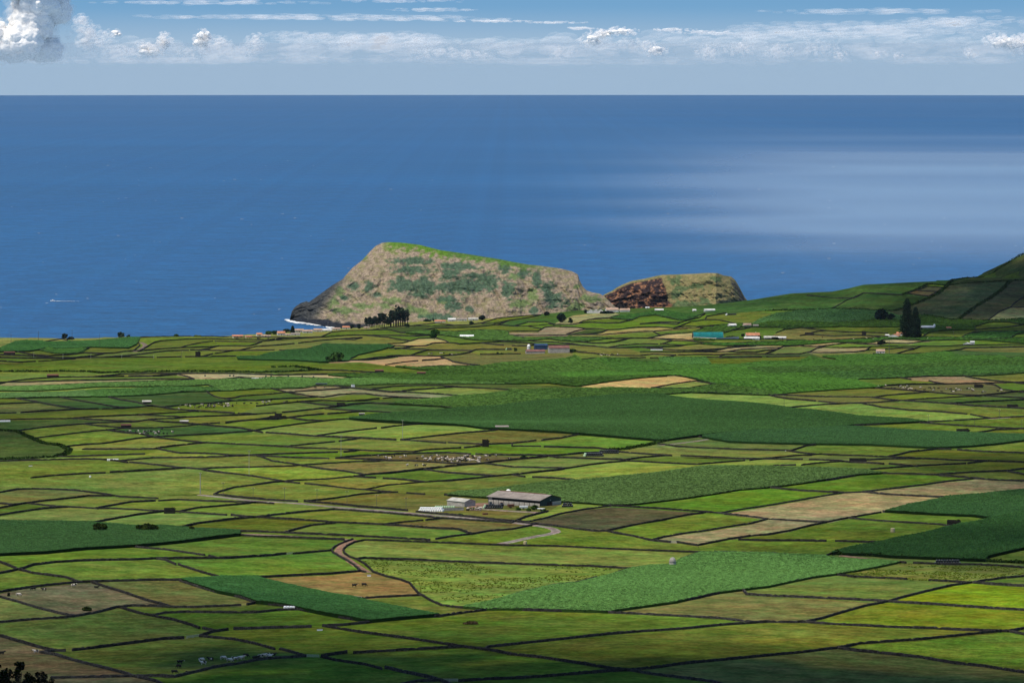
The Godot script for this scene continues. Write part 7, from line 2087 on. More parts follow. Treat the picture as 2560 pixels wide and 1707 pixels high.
func lay_walls_3() -> void:
	wall("{57}{54}{59}{58}{67}{18}", [-1270,-13394,73,-424,68,-89])
	wall("{56}{55}{60} and green{58}below {43}", [-829,-10928,40,123,49,127,46,103])
	wall("level{55}straw and tan{58}{65}{47}", [1565,-27130,183,-1194,119,-213,27,76,78,15,238,-526,78,140,104,92,84,-206])
	wall("level{55}tall crop and {60}{58}{68}{39}", [435,-31076,111,-198,116,215,97,-4,80,-304,88,-533,106,-184,169,763,82,-248,79,-362,45,-114])
	wall("level{55}olive and green{58}{66}{34}", [-2122,-18987,95,-278,200,-156])
	hedge("level hedge bank between {61} and teal crop{58}{69}{5}", [1859,-31949,232,81,240,-48,285,371,138,35])
	wall("{57}{55}maize and green{58}{65}{51}", [1348,-15781,130,-577,122,-213,56,12])
	wall("level{55}olive and green{58}{66}{48}", [362,-26947,27,-128,218,524,165,-16,89,-194,135,53])
	wall("level{55}green{62}{58}{69}{47}", [1834,-27382,167,44,137,-131,144,-467,29,67,193,-378,77,118])
	wall("level{55}olive and green{58}{66}{50}", [-2554,-26232,110,5,131,-365,126,-735,69,-218,94,7])
	wall("level{54}green{58}{69}{12}", [894,-12156,124,60])
	wall("level{55}olive and maize{58}above {23}", [-1456,-27499,60,16,103,-178,57,-645,12,-247,247,130,159,-2])
	wall("level{55}tall crop and green{58}{65}{22}", [1774,-23493,538,-573])
	wall("level{55}{60} and tall crop{58}{68}{46}", [-629,-30774,241,246,164,-255,143,138,57,212,202,134])
	wall("{57}{54}hillside{58}below {25}", [3583,-31597,59,-242,100,-318,874,-925])
	wall("short level{55}{59}{62}{58}{67}{12}", [1017,-10721,87,101])
	wall("level{55}tall crop{62}{58}{65}{47}", [1795,-29905,93,-389,106,-177,90,65,83,158,172,190,221,141])
	wall("level{54}olive{58}{65}{24}", [-2022,-27625,250,169,61,-45,70,-619,122,-157,104,-281])
	wall("level{55}tall crop and {60}{58}{68}{46}", [-498,-30033,96,256,73,360,117,341,315,150,135,-181])
	wall("level{55}{61} and green{58}below {49}", [-848,-19795,92,85,171,28,70,43])
	wall("level{54}olive{58}below {20}", [-1848,-18387,222,146,69,11])
	wall("{57}{54}{59}{58}{67}{49}", [-772,-17139,65,-157,163,-350])
	wall("level{55}grazed brown{62}{58}{65}{10}", [-629,-15671,145,38,60,47])
	wall("level{55}green{62}{58}{69}{24}", [-1973,-29179,325,171,351,-690])
	wall("{57}{55}{61} and green{58}above {21}", [-1563,-19601,107,-335,90,-121,73,-271])
	wall("level{55}{60} and straw{58}{69}{53}", [-890,-25453,68,-843,112,-371,269,88,73,-103])
	wall("level{55}straw{62}{58}{69}{37}", [1074,-27128,181,-87,80,-101,115,-418,279,-475])
	wall("{56}{55}{61}{62}{58}{67}{33}", [-2350,-20725,124,295,189,602,141,443])
	wall("level{55}{60} and straw{58}{68}{23}", [-1095,-25077,153,-289,103,-194,134,-930,78,-168])
	wall("short level{54}{60}{58}{66}{41}", [-570,-11452,94,-167])
	wall("{56}{55}{61} and green{58}below {50}", [-2158,-20956,381,1287,60,133])
	hedge("{57} hedge bank between {60} and {59}{58}below {9}", [366,-16434,50,-51,117,-325,55,-216])
	wall("level{55}meadow{62}{58}above {50}", [-2243,-23593,81,-661,186,66,122,184])
	wall("level{55}{59}{62}{58}above {44}", [400,-16305,184,262])
	wall("short {57}{55}{59}{62}{58}below {1}", [-369,-12507,57,-98,55,-67])
	wall("level{55}green and tall crop{58}{68}{47}", [2228,-27124,121,157,130,-52,104,-219,261,-698])
	wall("short {56}{54}green{58}{68}{15}", [-474,-8972,63,192])
	wall("short {57}{54}green{58}{66}{15}", [-661,-9308,21,-89,30,-40])
	wall("level{55}olive and green{58}below {38}", [-788,-27857,268,346,278,159])
	wall("{57}{55}green and {59}{58}{67}{49}", [-855,-16448,180,-283])
	wall("{57}{55}green and {61}{58}below {30}", [-1361,-20791,19,-894,225,-425])
	wall("short level{55}teal crop{62}{58}above {1}", [-217,-14114,138,223])
	wall("level{55}{59} and green{58}above {44}", [399,-15643,73,-239,84,-159,28,-2])
	wall("level{54}{61}{58}{66}{5}", [2204,-32850,322,458,79,-181,274,184])
	wall("level{54}olive{58}{66}{50}", [-2927,-26569,211,451,113,-83,83,-408,17,-483])
	wall("level{55}pale mown and tall crop{58}{69}{31}", [692,-21847,172,28,162,-332])
	wall("level{55}tall crop and pale mown{58}{69}{31}", [692,-21847,240,-549,94,245])
	wall("level{55}green and pale mown{58}{67}{53}", [-588,-21804,99,-135,216,-147])
	wall("level{55}tall crop and straw{58}above {47}", [2399,-29103,61,-182,77,-99,109,41,123,146,211,-80])
	wall("short {57}{54}green{58}{68}{15}", [-380,-8760,10,-34,37,-51])
	wall("level{54}tan{58}{69}{49}", [-1122,-22106,308,-260])
	wall("short level{55}{60} and {59}{58}above {1}", [-436,-14870,69,63,76,107])
	wall("short level{54}green{58}{66}{26}", [-969,-9027,27,-29,23,5])
	wall("short level{55}{59}{62}{58}{66}{0}", [69,-14767,76,77,61,116])
	wall("short level{55}{59} and green{58}{67}{52}", [986,-14967,80,-147,82,-95])
	wall("level{55}olive and {59}{58}{66}{10}", [-426,-16789,175,168])
	wall("{56}{55}{61} and {59}{58}below {20}", [-1639,-17750,89,115,57,59,73,192])
	wall("level{54}{60}{58}above {6}", [1116,-30312,57,-271,94,-565,105,-183,93,65,98,452,140,51])
	wall("short level{55}olive and green{58}below {52}", [1043,-15425,89,135,31,142])
	wall("level{55}{61} and green{58}{69}{20}", [-1810,-19418,93,-118,105,-199])

func lay_walls_4() -> void:
	wall("{56}{54}tall crop{58}by {31}", [861,-23197,165,1046,66,88])
	wall("level{55}green and tall crop{58}{66}{48}", [415,-26049,63,-181,91,-52,93,17,142,-118])
	wall("{56}{55}tan and green{58}{69}{49}", [-1233,-22435,178,585,84,421,61,303])
	wall("level{55}green and hillside{58}{65}{25}", [2910,-32448,188,-304,113,87,-153,415,-148,-198])
	wall("level{54}olive{58}by {7}", [103,-28926,43,233,110,178,128,296,60,331,84,118])
	wall("short {56}{55}olive and {61}{58}below {20}", [-1761,-18050,71,90,96,77,26,38])
	wall("level{55}straw and tall crop{58}{68}{53}", [-506,-24561,116,-113,209,-141])
	wall("{56}{55}olive and pale mown{58}{68}{45}", [1239,-21287,66,618,91,455])
	wall("short {57}{54}{59}{58}{69}{29}", [-525,-17660,80,-317,74,-309])
	wall("short level{55}olive and green{58}by {35}", [1163,-15148,57,38,52,82])
	wall("short {57}{55}olive and {60}{58}below {9}", [113,-16867,76,-142,76,-243])
	wall("level{55}olive and {61}{58}{64}{7}", [528,-27770,73,211,80,-337,137,-227,118,-11])
	wall("level{55}tall crop{62}{58}{68}{7}", [238,-29107,78,328,115,292,230,-398])
	wall("{57}{55}pale mown and green{58}{64}{24}", [-1295,-29702,36,-886,101,-331,164,-104,107,-447])
	wall("level{55}tall crop and straw{58}{69}{37}", [1039,-27082,224,-322,109,-497,98,-209])
	wall("level{54}olive{58}{68}{24}", [-1392,-28642,124,-464,142,-343,117,-188])
	wall("level{54}green{58}below {37}", [1168,-26576,98,-3,251,-74])
	wall("level{55}green and teal crop{58}{67}{6}", [828,-26357,340,-219])
	wall("short level{55}olive and pale mown{58}{66}{52}", [1408,-20165,71,254,99,-1])
	wall("level{55}olive and green{58}above {50}", [-2063,-23644,139,101,115,-190])
	hedge("{57} hedge bank between two hillside{58}by {25}", [3132,-30864,193,-733,175,-532,123,-387,115,-449])
	wall("level{55}tan and tall crop{58}above {7}", [-23,-29814,127,564,181,-76,90,86])
	wall("short {57}{55}green and teal crop{58}above {40}", [447,-11649,50,-168,20,-45])
	wall("{57}{55}olive and green{58}below {46}", [-368,-26682,52,-150,55,-296,31,-351,29,-68,158,60])
	wall("level{55}teal crop and tall crop{58}{69}{5}", [2035,-31100,328,120,91,58])
	wall("level{55}tall crop{62}{58}{66}{33}", [-2988,-27723,171,634,99,-60,37,-170,-27,-896])
	wall("level{55}olive and meadow{58}{66}{50}", [-2444,-26227,153,-108,146,39])
	wall("level{55}{60} and tall crop{58}{69}{6}", [956,-29843,255,-487,144,-92,27,-76])
	wall("short {56}{55}olive and green{58}{68}{52}", [1291,-15045,85,148])
	hedge("level hedge bank between meadow and {61}{58}{69}{23}", [-1336,-24597,130,31,149,370])
	wall("short level{54}green{58}below {49}", [-814,-19403,156,-281])
	wall("level{55}green and meadow{58}above {30}", [-1964,-26414,298,-138])
	wall("level{55}tall crop and straw{58}{69}{47}", [2096,-29064,123,-30,152,64,115,-289])
	wall("short level{54}green{58}{67}{49}", [-967,-18959,83,173,82,56])
	wall("{57} stone wall beside a green field, {66}{46}", [-233,-31931,121,-795,51,-157,229,-138,51,66])
	wall("short {56}{54}{60}{58}{68}{29}", [0,-16663,0,142,109,-19])
	wall("short level{55}{59} and teal crop{58}below {52}", [868,-14914,43,-51,57,-19])
	wall("short {56}{54}green{58}{67}{43}", [-899,-11105,28,44,35,136])
	wall("short {56}{55}{61}{62}{58}below {49}", [-979,-20261,84,188,100,120])
	wall("level{54}olive{58}{69}{47}", [2176,-29740,139,-12,216,169])
	wall("short {57}{55}maize and green{58}below {52}", [1045,-16496,83,-385,63,-120])
	wall("level{55}green{62}{58}{64}{7}", [431,-28487,84,273,86,21,71,-232,100,-445])
	wall("level{55}green{62}{58}by {37}", [1335,-27316,179,-24,84,-359,77,-171])
	hedge("{57} hedge bank between {61} and hillside{58}{66}{5}", [2754,-31510,164,-349,213,-489,114,-417])
	wall("{57}{55}maize and {60}{58}{68}{23}", [-962,-25905,21,-887,49,-398,72,-402,69,-595])
	wall("{57}{55}{60}{62}{58}below {6}", [935,-27715,136,-212,52,-213,96,-197,50,-148])
	wall("level{55}tall crop{62}{58}{69}{37}", [1218,-28335,191,143,119,-197])
	wall("short {56}{55}tan and green{58}above {2}", [455,-12134,52,85])
	wall("{57}{55}{60} and straw{58}{69}{38}", [-808,-28537,90,-97,94,-786,112,-94])
	wall("level{55}olive and green{58}{67}{24}", [-1772,-27456,286,-54])
	wall("short {56}{55}olive and straw{58}{68}{53}", [-441,-26579,60,691,41,674,61,212,98,187])
	wall("level{55}tall crop and {60}{58}{68}{47}", [2476,-28946,127,85,111,-229,102,-125])
	wall("level{54}tan{58}above {7}", [178,-30299,51,-599,72,-56,139,350,76,264])
	wall("level{55}tall crop and straw{58}by {37}", [1495,-28597,33,208,88,-9,176,-132])
	wall("level{55}tall crop and green{58}above {37}", [1495,-30022,83,-170,85,-263,192,12])
	wall("{57}{55}tan and green{58}below {39}", [422,-31041,50,-134,39,-322,93,-293,99,-37,56,-261,43,-121])
	wall("short {57}{55}{59} and {60}{58}by {29}, 46% in from left", [-178,-16374,36,-61,60,-163])
	wall("{56}{55}{60}{62}{58}below {8}", [-1015,-30076,180,432,78,370,83,244])
	wall("{57}{55}green and straw{58}{69}{6}", [884,-28867,156,-625,181,-282])
	wall("short level{55}green{62}{58}{69}{7}", [-195,-26804,83,10,70,-85,96,22])

func lay_walls_5() -> void:
	wall("", [-1528,-23107,84,-218,93,95])
	wall("", [786,-27015,253,-67])
	wall("", [-853,-14655,33,-59,35,-40])
	wall("", [-667,-9482,35,75])
	wall("", [101,-31192,156,-157,165,308])
	wall("", [-537,-14945,76,57])
	wall("", [-738,-31637,181,-470,151,469])
	wall("", [-1085,-18653,37,-239,66,-4])
	wall("", [-2758,-25609,178,-358])
	wall("", [366,-29609,104,97,94,-132,49,-157,43,-298])
	wall("", [899,-30873,145,-65,116,94,32,-218])
	wall("", [14,-31315,99,-539,123,27,68,569])
	wall("", [556,-31638,146,-140,147,347])
	wall("", [899,-30873,149,-201,144,12])
	wall("", [-711,-24706,170,-594])
	wall("", [-342,-14261,61,88])
	wall("", [2758,-29565,82,-380,68,-131,160,-64])
	wall("", [1575,-15186,97,-266])
	wall("", [-773,-30456,275,423])
	wall("", [1544,-26696,205,-24])
	wall("", [-659,-16748,73,-171])
	wall("", [-248,-12673,43,-89])
	wall("", [1817,-28590,58,-57,106,-254,89,-116])
	wall("", [-2121,-28024,20,-433,41,-424,71,-324])
	wall("", [-807,-29974,151,163,90,-120])
	wall("", [1946,-29693,80,-202,150,155])
	wall("", [2315,-31915,142,-407,146,-247])
	wall("", [-768,-14774,58,68])
	wall("", [2007,-19237,67,199])
	wall("", [-824,-23887,133,-99])
	wall("", [-3115,-29093,63,-694,107,413])
	wall("", [1221,-29774,81,-493,160,-438])
	wall("", [366,-29609,65,-391,85,-340,60,49])
	wall("", [-613,-16023,54,-119])
	wall("", [2349,-26968,129,-701,103,-460,69,-376])
	wall("", [-1199,-19224,82,21])
	wall("", [-1854,-24004,182,880])
	wall("", [0,-28105,99,86,67,-189])
	wall("", [1946,-29693,145,-478,76,-77])
	wall("", [-2122,-26263,132,-146])
	wall("", [0,-14914,44,126])
	wall("", [-519,-25388,72,-358,48,-393])
	wall("", [377,-28073,151,303])
	wall("", [804,-27645,141,257])
	wall("", [-209,-28591,157,414])
	wall("", [1192,-31062,159,-583,57,-400])
	wall("", [2236,-23579,34,658])
	wall("", [-1156,-29377,105,99,42,-359])
	wall("", [964,-28191,48,115,86,40])
	wall("", [1376,-31328,27,-391,159,-239])
	wall("", [-777,-11267,26,72])
	wall("", [-1972,-27585,46,-255,33,-474])
	wall("", [-619,-26651,43,-512,56,-348])
	wall("", [867,-29795,89,-48,35,545])
	wall("", [-736,-27663,118,-449])
	wall("", [-1825,-26990,86,-474])
	wall("", [-612,-20863,64,-214])
	wall("", [2987,-32575,156,91])
	wall("", [2088,-23895,62,228])
	wall("", [1430,-29731,162,-719])

func lay_walls_6() -> void:
	wall("", [-1572,-22674,46,174,50,252])
	wall("", [-156,-31542,72,-207,59,-526])
	wall("", [891,-26417,66,-132,39,-159])
	wall("", [-1422,-18530,34,-154])
	wall("", [-1644,-26553,96,30])
	wall("", [3066,-29701,111,-193,35,-110])
	wall("", [-911,-28423,47,103,46,-105])
	wall("", [-512,-29514,76,530,28,356])
	wall("", [-2146,-21995,64,432,55,355])
	wall("", [-2369,-27477,-43,-1015,-85,-857])
	wall("", [950,-28162,14,-29,82,-452])
	wall("", [-1871,-26457,37,-476])
	wall("", [-3285,-29045,51,-303])
	wall("", [1592,-30450,71,-5])
	wall("", [1246,-26579,59,-380])
	wall("", [1972,-28446,41,40])
	wall("", [2236,-27794,89,-666])
	wall("", [-24,-30433,1,619])
	wall("", [1227,-19659,3,24])

func set_items_0() -> void:
	barn(Vector2(7.8, -2691.5))
	gable("cattle_shed", "small pale concrete shed with shallow roof beside the white bale block", "shed", Vector2(-31.0, -2684.8), deg_to_rad(-44.0), Vector3(15.0, 3.6, 9.5), 5.0, M.concrete, M.pale_sheet)
	silo("white domed tank rising behind the big barn roof", Vector2(-2.3, -2770.1), 2.0, 3.4, M.white_wall, M.white_paint, "feed_silo")
	bale_stack("white wrapped bale", "by the pale shed", "white bales stacked by the shed", Vector2(-48.2, -2624.8), deg_to_rad(-8.0), 11, 4, 2, M.white_wrap)
	bale_stack("pale green wrapped bale", "behind the white block", "pale green bales by the shed", Vector2(-40.7, -2667.4), deg_to_rad(-8.0), 9, 1, 1, M.green_wrap)
	bale_stack("black wrapped bale", "in front of the barn", "black bales before the barn", Vector2(-11.6, -2650.1), deg_to_rad(-6.0), 9, 2, 2, M.black_wrap, M.green_wrap)
	bale_stack("black wrapped bale", "right of the barn doorway", "black bales right of the barn", Vector2(33.6, -2661.3), deg_to_rad(-6.0), 5, 2, 2, M.black_wrap)
	trough("long dark feed bunker beside the white bale block", Vector2(-36.1, -2631.8), Vector3(15.0, 1.6, 0.6), deg_to_rad(20.0), "feed_bunker", "bunker", M.concrete)
	tractor("dark tractor parked behind the black bales at the barn", Vector2(-12.4, -2673.6), 0.6, M.green_dark)
	tractor("rusty red tractor parked by the barn front", Vector2(-6.8, -2667.4), 2.4, M.rust)
	trailer("rusty red farm trailer by the barn front", Vector2(-0.7, -2652.7), 0.3, M.rust, Vector3(3.6, 1.5, 2.0))
	trailer("white tanker trailer standing by the barn front", Vector2(7.0, -2639.2), 0.2, M.white_paint, Vector3(4.6, 1.2, 1.8))
	trailer("flat pale trailer at the barn corner", Vector2(17.4, -2626.9), 2.7, M.white_paint, Vector3(4.2, 0.5, 2.0))
	tree("shrub", "low green bush left of the white tanker", Vector2(3.8, -2631.3), 8, 16, Vector3(56, 82, 34), 0.02)
	tree("shrub", "low green bush at the barn front corner", Vector2(13.7, -2634.7), 12, 20, Vector3(56, 82, 34), 0.02)
	tree("shrub", "low green bush below the barn doorway", Vector2(19.0, -2615.7), 8, 18, Vector3(56, 82, 34), 0.02)
	tree("shrub", "low green bush in the yard below the pale shed", Vector2(-30.5, -2578.8), 6, 18, Vector3(56, 82, 34), 0.02)
	tree("shrub", "low green bush between the white tanker and the corner", Vector2(10.0, -2623.2), 7, 14, Vector3(56, 82, 34), 0.02)
	trough("rusty scrap implement lying in the yard grass", Vector2(-15.8, -2589.7), Vector3(3.0, 0.9, 1.5), 0.4, "farm_implement", "implement", M.rust)
	silo("round stone hut with a pale domed top in the leafy crop", Vector2(83.4, -2282.8), 1.75, 2.9, M.concrete, M.concrete, "domed_hut", "hut")
	bale_stack("black wrapped bale", "in the left field pile", "black bales in the left field pile", Vector2(59.3, -3200.0), deg_to_rad(14.0), 11, 3, 2, M.black_wrap, M.green_wrap)
	bale_stack("black wrapped bale", "in the right field pile", "black bales in the right field pile", Vector2(71.4, -3244.4), deg_to_rad(-4.0), 11, 2, 2, M.black_wrap)
	bale_stack("black wrapped bale", "under the lower right hedge", "black bales under the hedge", Vector2(225.2, -2272.5), deg_to_rad(-3.0), 10, 2, 2, M.black_wrap)
	bale_stack("white wrapped bale", "on the left pasture wall", "white bales at left", Vector2(-284.7, -3134.4), 0.05, 6, 2, 1, M.white_wrap)
	bale_stack("white wrapped bale", "at the left frame edge", "white bales at the left edge", Vector2(-420.4, -3635.4), 0.1, 8, 2, 1, M.white_wrap)
	bale_stack("white wrapped bale", "by the dark maize wedge", "white bales by the dark wedge", Vector2(-99.3, -1975.5), 0.0, 5, 2, 1, M.white_wrap)
	bale_stack("white wrapped bale", "below the green arched shed", "white bales in the far row", Vector2(179.6, -5457.9), 0.0, 11, 2, 1, M.white_wrap)
	bale_stack("white wrapped bale", "on the straw field", "white bales on the straw field", Vector2(-268.9, -4643.4), 0.0, 10, 2, 1, M.white_wrap)
	bale_stack("light green wrapped bale", "on the straw field", "light green bales on the straw field", Vector2(-257.2, -4645.5), 0.0, 12, 2, 1, M.green_wrap)
	bale_stack("black wrapped bale", "left of the red barns", "black bales by the red barns", Vector2(-4.0, -5501.4), 0.0, 6, 2, 2, M.black_wrap, M.green_wrap)
	bale_stack("black wrapped bale", "up the dark slope", "black bales by the far lane", Vector2(316.4, -6350.2), 0.0, 12, 1, 2, M.black_wrap, M.white_wrap)
	bale("first single black bale from left on the striped straw field", ground(Vector2(-328.2, -4700.1), 0.15), M.black_wrap, "black bales on the straw field", false, 1.3)
	bale("second single black bale from left on the striped straw field", ground(Vector2(-301.7, -4700.1), 0.15), M.black_wrap, "black bales on the straw field", false, 1.3)
	bale("third single black bale from left on the striped straw field", ground(Vector2(-297.8, -4700.4), 0.15), M.black_wrap, "black bales on the straw field", false, 1.3)
	bale("fourth single black bale from left on the striped straw field", ground(Vector2(-289.6, -4617.4), 0.15), M.black_wrap, "black bales on the straw field", false, 1.3)
	bale("fifth single black bale from left on the striped straw field", ground(Vector2(-283.0, -4584.5), 0.15), M.black_wrap, "black bales on the straw field", false, 1.3)
	bale("sixth single black bale from left on the striped straw field", ground(Vector2(-262.4, -4686.1), 0.15), M.black_wrap, "black bales on the straw field", false, 1.3)
	bale("seventh single black bale from left on the striped straw field", ground(Vector2(-256.9, -4687.1), 0.15), M.black_wrap, "black bales on the straw field", false, 1.3)
	bale("eighth single black bale from left on the striped straw field", ground(Vector2(-236.7, -4641.0), 0.15), M.black_wrap, "black bales on the straw field", false, 1.3)
	bale("ninth single black bale from left on the striped straw field", ground(Vector2(-238.8, -4690.3), 0.15), M.black_wrap, "black bales on the straw field", false, 1.3)
	bale("tenth single black bale from left on the striped straw field", ground(Vector2(-224.0, -4693.1), 0.15), M.black_wrap, "black bales on the straw field", false, 1.3)
	bale("eleventh single black bale from left on the striped straw field", ground(Vector2(-211.7, -4686.5), 0.15), M.black_wrap, "black bales on the straw field", false, 1.3)
	bale("twelfth single black bale from left on the striped straw field", ground(Vector2(-203.8, -4613.1), 0.15), M.black_wrap, "black bales on the straw field", false, 1.3)
	bale("lone pale round bale on the pasture left of the ruined hut", ground(Vector2(215.2, -2483.8), 0.1), M.hay, "", false, 1.9)
	bale("pale round bale on the verge below the tarred bend", ground(Vector2(7.2, -2399.9), 0.1), M.hay, "", false, 1.5)
	bale("small white bale on the left pasture above the bushy hedge", ground(Vector2(-285.5, -2974.0), 0.1), M.white_wrap)
	ruin("dark ruined stone hut with creeper above the roadside bushes", Vector2(-205.1, -2632.9), 6, 3.2, 4, 0.2)
	ruin("low dark stone hut on the wall above the left herd", Vector2(-313.8, -3573.7), 8, 2.6, 5, 0.1, M.rust)
	ruin("square dark stone tower beside the milking herd", Vector2(-19.8, -3295.8), 4.4, 5.2, 4.4, 0.05)
	ruin("ruined stone hut under the pasture corner at right", Vector2(253.6, -2522.4), 7, 3, 5, -0.2)
	ruin("long dark stone shelter with flat top at right", Vector2(239.2, -3038.3), 11, 2.6, 5, 0.05)
	ruin("low dark stone shelter below the dark crop tongue", Vector2(374.2, -3646.0), 10, 2.4, 5, 0.1)
	ruin("dark stone hut by the right edge of the mown fields", Vector2(447.6, -3929.3), 9, 3, 5, 0)
	ruin("dark shelter above the herd at right", Vector2(461.9, -4350.5), 8, 3, 5, 0)
	ruin("long ruined wall shelter left of the wide maize field", Vector2(-201.1, -3774.5), 14, 2.4, 5, -0.05)
	ruin("small dark hut under the hay coloured plots", Vector2(-155.9, -4007.2), 7, 2.8, 5, 0)
	ruin("grey stone box shelter left of the wide maize field", Vector2(-132.2, -3868.7), 4.5, 2.2, 3, 0, M.concrete)
	ruin("tin roofed hut at the lower corner of the wide maize field", Vector2(-8.0, -3500.7), 10, 2.2, 5, 0.1, M.grey_sheet)
	ruin("tall dark stone tower near the dark shore maize", Vector2(-377.9, -5288.4), 5.5, 6.5, 5.5, 0)
	ruin("dark ruined pen beside the shore pastures", Vector2(-144.8, -4796.2), 9, 3, 6, 0, M.rust)

func set_items_1() -> void:
	ruin("brown roofed stone hut in the shore pastures at left", Vector2(-612.2, -5353.2), 13, 3.4, 6, 0, M.rust)
	ruin("stone hut with mossy roof in the pasture at far left", Vector2(-495.5, -4743.3), 12, 3, 6, 0, M.rust)
	ruin("small stone hut below the lone round bush", Vector2(-98.3, -4762.1), 9, 2.6, 5, 0, M.rust)
	ruin("dark block shelter beside the stone wall near the far lane", Vector2(403.5, -5965.5), 11, 3.6, 6, 0)
	ruin("dark stone tower left of the white house", Vector2(476.0, -5942.9), 5, 6.5, 5, 0)
	ruin("small dark stone pen at the vivid meadow corner", Vector2(-203.6, -3827.7), 5, 2, 4, 0.3)
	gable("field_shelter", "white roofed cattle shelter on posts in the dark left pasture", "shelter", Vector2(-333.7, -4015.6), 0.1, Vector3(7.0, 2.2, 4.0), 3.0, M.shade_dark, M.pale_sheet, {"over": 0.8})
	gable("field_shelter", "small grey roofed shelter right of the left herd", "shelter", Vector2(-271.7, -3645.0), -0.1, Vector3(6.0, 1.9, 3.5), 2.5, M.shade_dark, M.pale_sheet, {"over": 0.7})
	trough("black covered silage clamp with a white band on the brown plot", Vector2(-196.3, -4526.6), Vector3(12.0, 2.6, 6.0), 0.0, "silage_clamp", "clamp", M.black_wrap)
	trough("white water tank trailer on the brown plot", Vector2(-162.6, -4493.6), Vector3(3.2, 2.6, 2.4), 0.3, "water_tank", "tank")
	trough("white water trough at the gap of the dark wedge", Vector2(-72.3, -2022.6), Vector3(3.0, 0.5, 1.0), 0.1)
	trough("white trough at the wall gap in the lower left", Vector2(-82.1, -1877.3), Vector3(2.4, 0.5, 1.0), 0.1)
	trough("small white trough at the top of the tan pasture", Vector2(-70.1, -2155.1), Vector3(1.8, 0.6, 1.0), 0.1)
	trough("pale trough in the far left lower pasture", Vector2(-338.1, -3086.2), Vector3(2.4, 0.5, 0.8), 0.1)
	trough("white trough by the left hand green wall corner", Vector2(207.5, -3307.5), Vector3(4.0, 0.5, 1.0), 0.1)
	trough("white trough low in the tall green crop", Vector2(461.6, -5229.4), Vector3(3.0, 1.0, 1.5), 0.1)
	trough("pale slab at the top of the ploughed field", Vector2(60.6, -2667.7), Vector3(6.0, 0.4, 1.0), 0.1)
	gate("grey bar gate in the wall above the lower left cows", Vector2(-137.4, -1856.3), Vector2(-132.7, -1862.1))
	gate("grey bar gate in the wall at the lower left of centre", Vector2(-81.9, -1755.1), Vector2(-77.0, -1753.8))
	gate("grey bar gate at the bottom edge left of centre", Vector2(-26.4, -1652.5), Vector2(-20.4, -1652.4))
	gate("bar gate between tan pasture and dark wedge", Vector2(-73.4, -2024.6), Vector2(-69.1, -2020.5))
	gate("gate in the wall left of the red bend", Vector2(-117.2, -2286.4), Vector2(-114.1, -2290.9))
	gate("gate into the pasture below the stubble at right", Vector2(87.8, -2425.5), Vector2(90.8, -2423.6))
	gable("red_roofed_barn", "larger red roofed barn with pale walls and blue gable", "barn", Vector2(57.4, -5398.0), 0.12, Vector3(25.0, 6.5, 14.0), 9.0, M.concrete, M.red_sheet)
	gable("blue_shed", "blue clad shed behind the red roofed barns", "shed", Vector2(36.0, -5502.1), 0.12, Vector3(16.0, 5.5, 10.0), 7.5, M.blue_sheet, M.blue_sheet)
	gable("red_roofed_barn", "lower red roofed barn at the front left of the pair", "barn", Vector2(28.4, -5386.2), 0.12, Vector3(23.0, 3.2, 10.0), 5.0, M.concrete, M.red_sheet)
	silo("small white silo by the red roofed barns", Vector2(21.0, -5506.5), 2.2, 4.0, M.white_wall, M.white_paint)
	tree("shrub", "dark bush left of the red roofed barns", Vector2(4.5, -5462.7), 9, 12, Vector3(44, 62, 36), 0.02)
	tree("shrub", "dark bush far left below the red roofed barns", Vector2(-17.6, -5373.9), 6, 8, Vector3(44, 62, 36), 0.02)
	tree("shrub", "dark bush below left of the red roofed barns", Vector2(-12.2, -5360.8), 6, 8, Vector3(44, 62, 36), 0.02)
	tree("shrub", "dark bush right of the red roofed barns", Vector2(74.8, -5413.0), 7, 24, Vector3(44, 62, 36), 0.02)
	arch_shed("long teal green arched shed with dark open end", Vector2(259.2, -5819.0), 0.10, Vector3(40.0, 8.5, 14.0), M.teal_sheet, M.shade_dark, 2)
	arch_shed("white tunnel greenhouse in the middle distance", Vector2(-60.9, -5926.9), 0.0, Vector3(19.0, 3.4, 8.0), M.white_wrap, M.white_wrap, 8)
	white_wall("white farm wall in front of the teal arched shed", Vector2(239.3, -5810.7), Vector2(269.6, -5793.0), 2.2)
	white_wall("long white wall {68}the teal arched shed", Vector2(270.2, -5793.2), Vector2(301.0, -5829.5), 2.4)
	gable("house", "white two storey farmhouse with orange roof right of the teal shed", "house", Vector2(320.2, -5850.5), 0.1, Vector3(18.2, 4.3, 10.0), 7.4, M.white_wall, M.tile, {"windows": 5, "door": 1, "chimney": 1})
	gable("house", "white annex in front of the orange roofed farmhouse", "house", Vector2(317.5, -5821.7), 0.1, Vector3(20.1, 2.1, 6.0), 3.7, M.white_wall, M.white_wall, {"windows": 4, "door": 1})
	gable("house", "white outbuilding right of the orange roofed farmhouse", "house", Vector2(342.3, -5846.6), -0.1, Vector3(14.1, 2.5, 8.0), 4.3, M.white_wall, M.pale_sheet, {"windows": 3, "door": 1})
	gable("house", "long white outbuilding at the right end of that farm", "house", Vector2(357.2, -5865.0), -0.1, Vector3(17.2, 1.9, 8.0), 3.2, M.white_wall, M.white_wall, {"windows": 2, "door": 1})
	gable("shed", "white open fronted shed above the teal arched shed", "barn", Vector2(305.6, -6101.8), 0.3, Vector3(10.5, 2.6, 8.0), 4.4, M.white_wall, M.white_wall, {"windows": 2, "door": 1})
	gable("house", "cream stone cottage above the orange roofed farmhouse", "house", Vector2(326.3, -6103.3), 0.2, Vector3(10.5, 2.9, 8.0), 5.0, M.cream_wall, M.tile_pale, {"windows": 3, "door": 1})
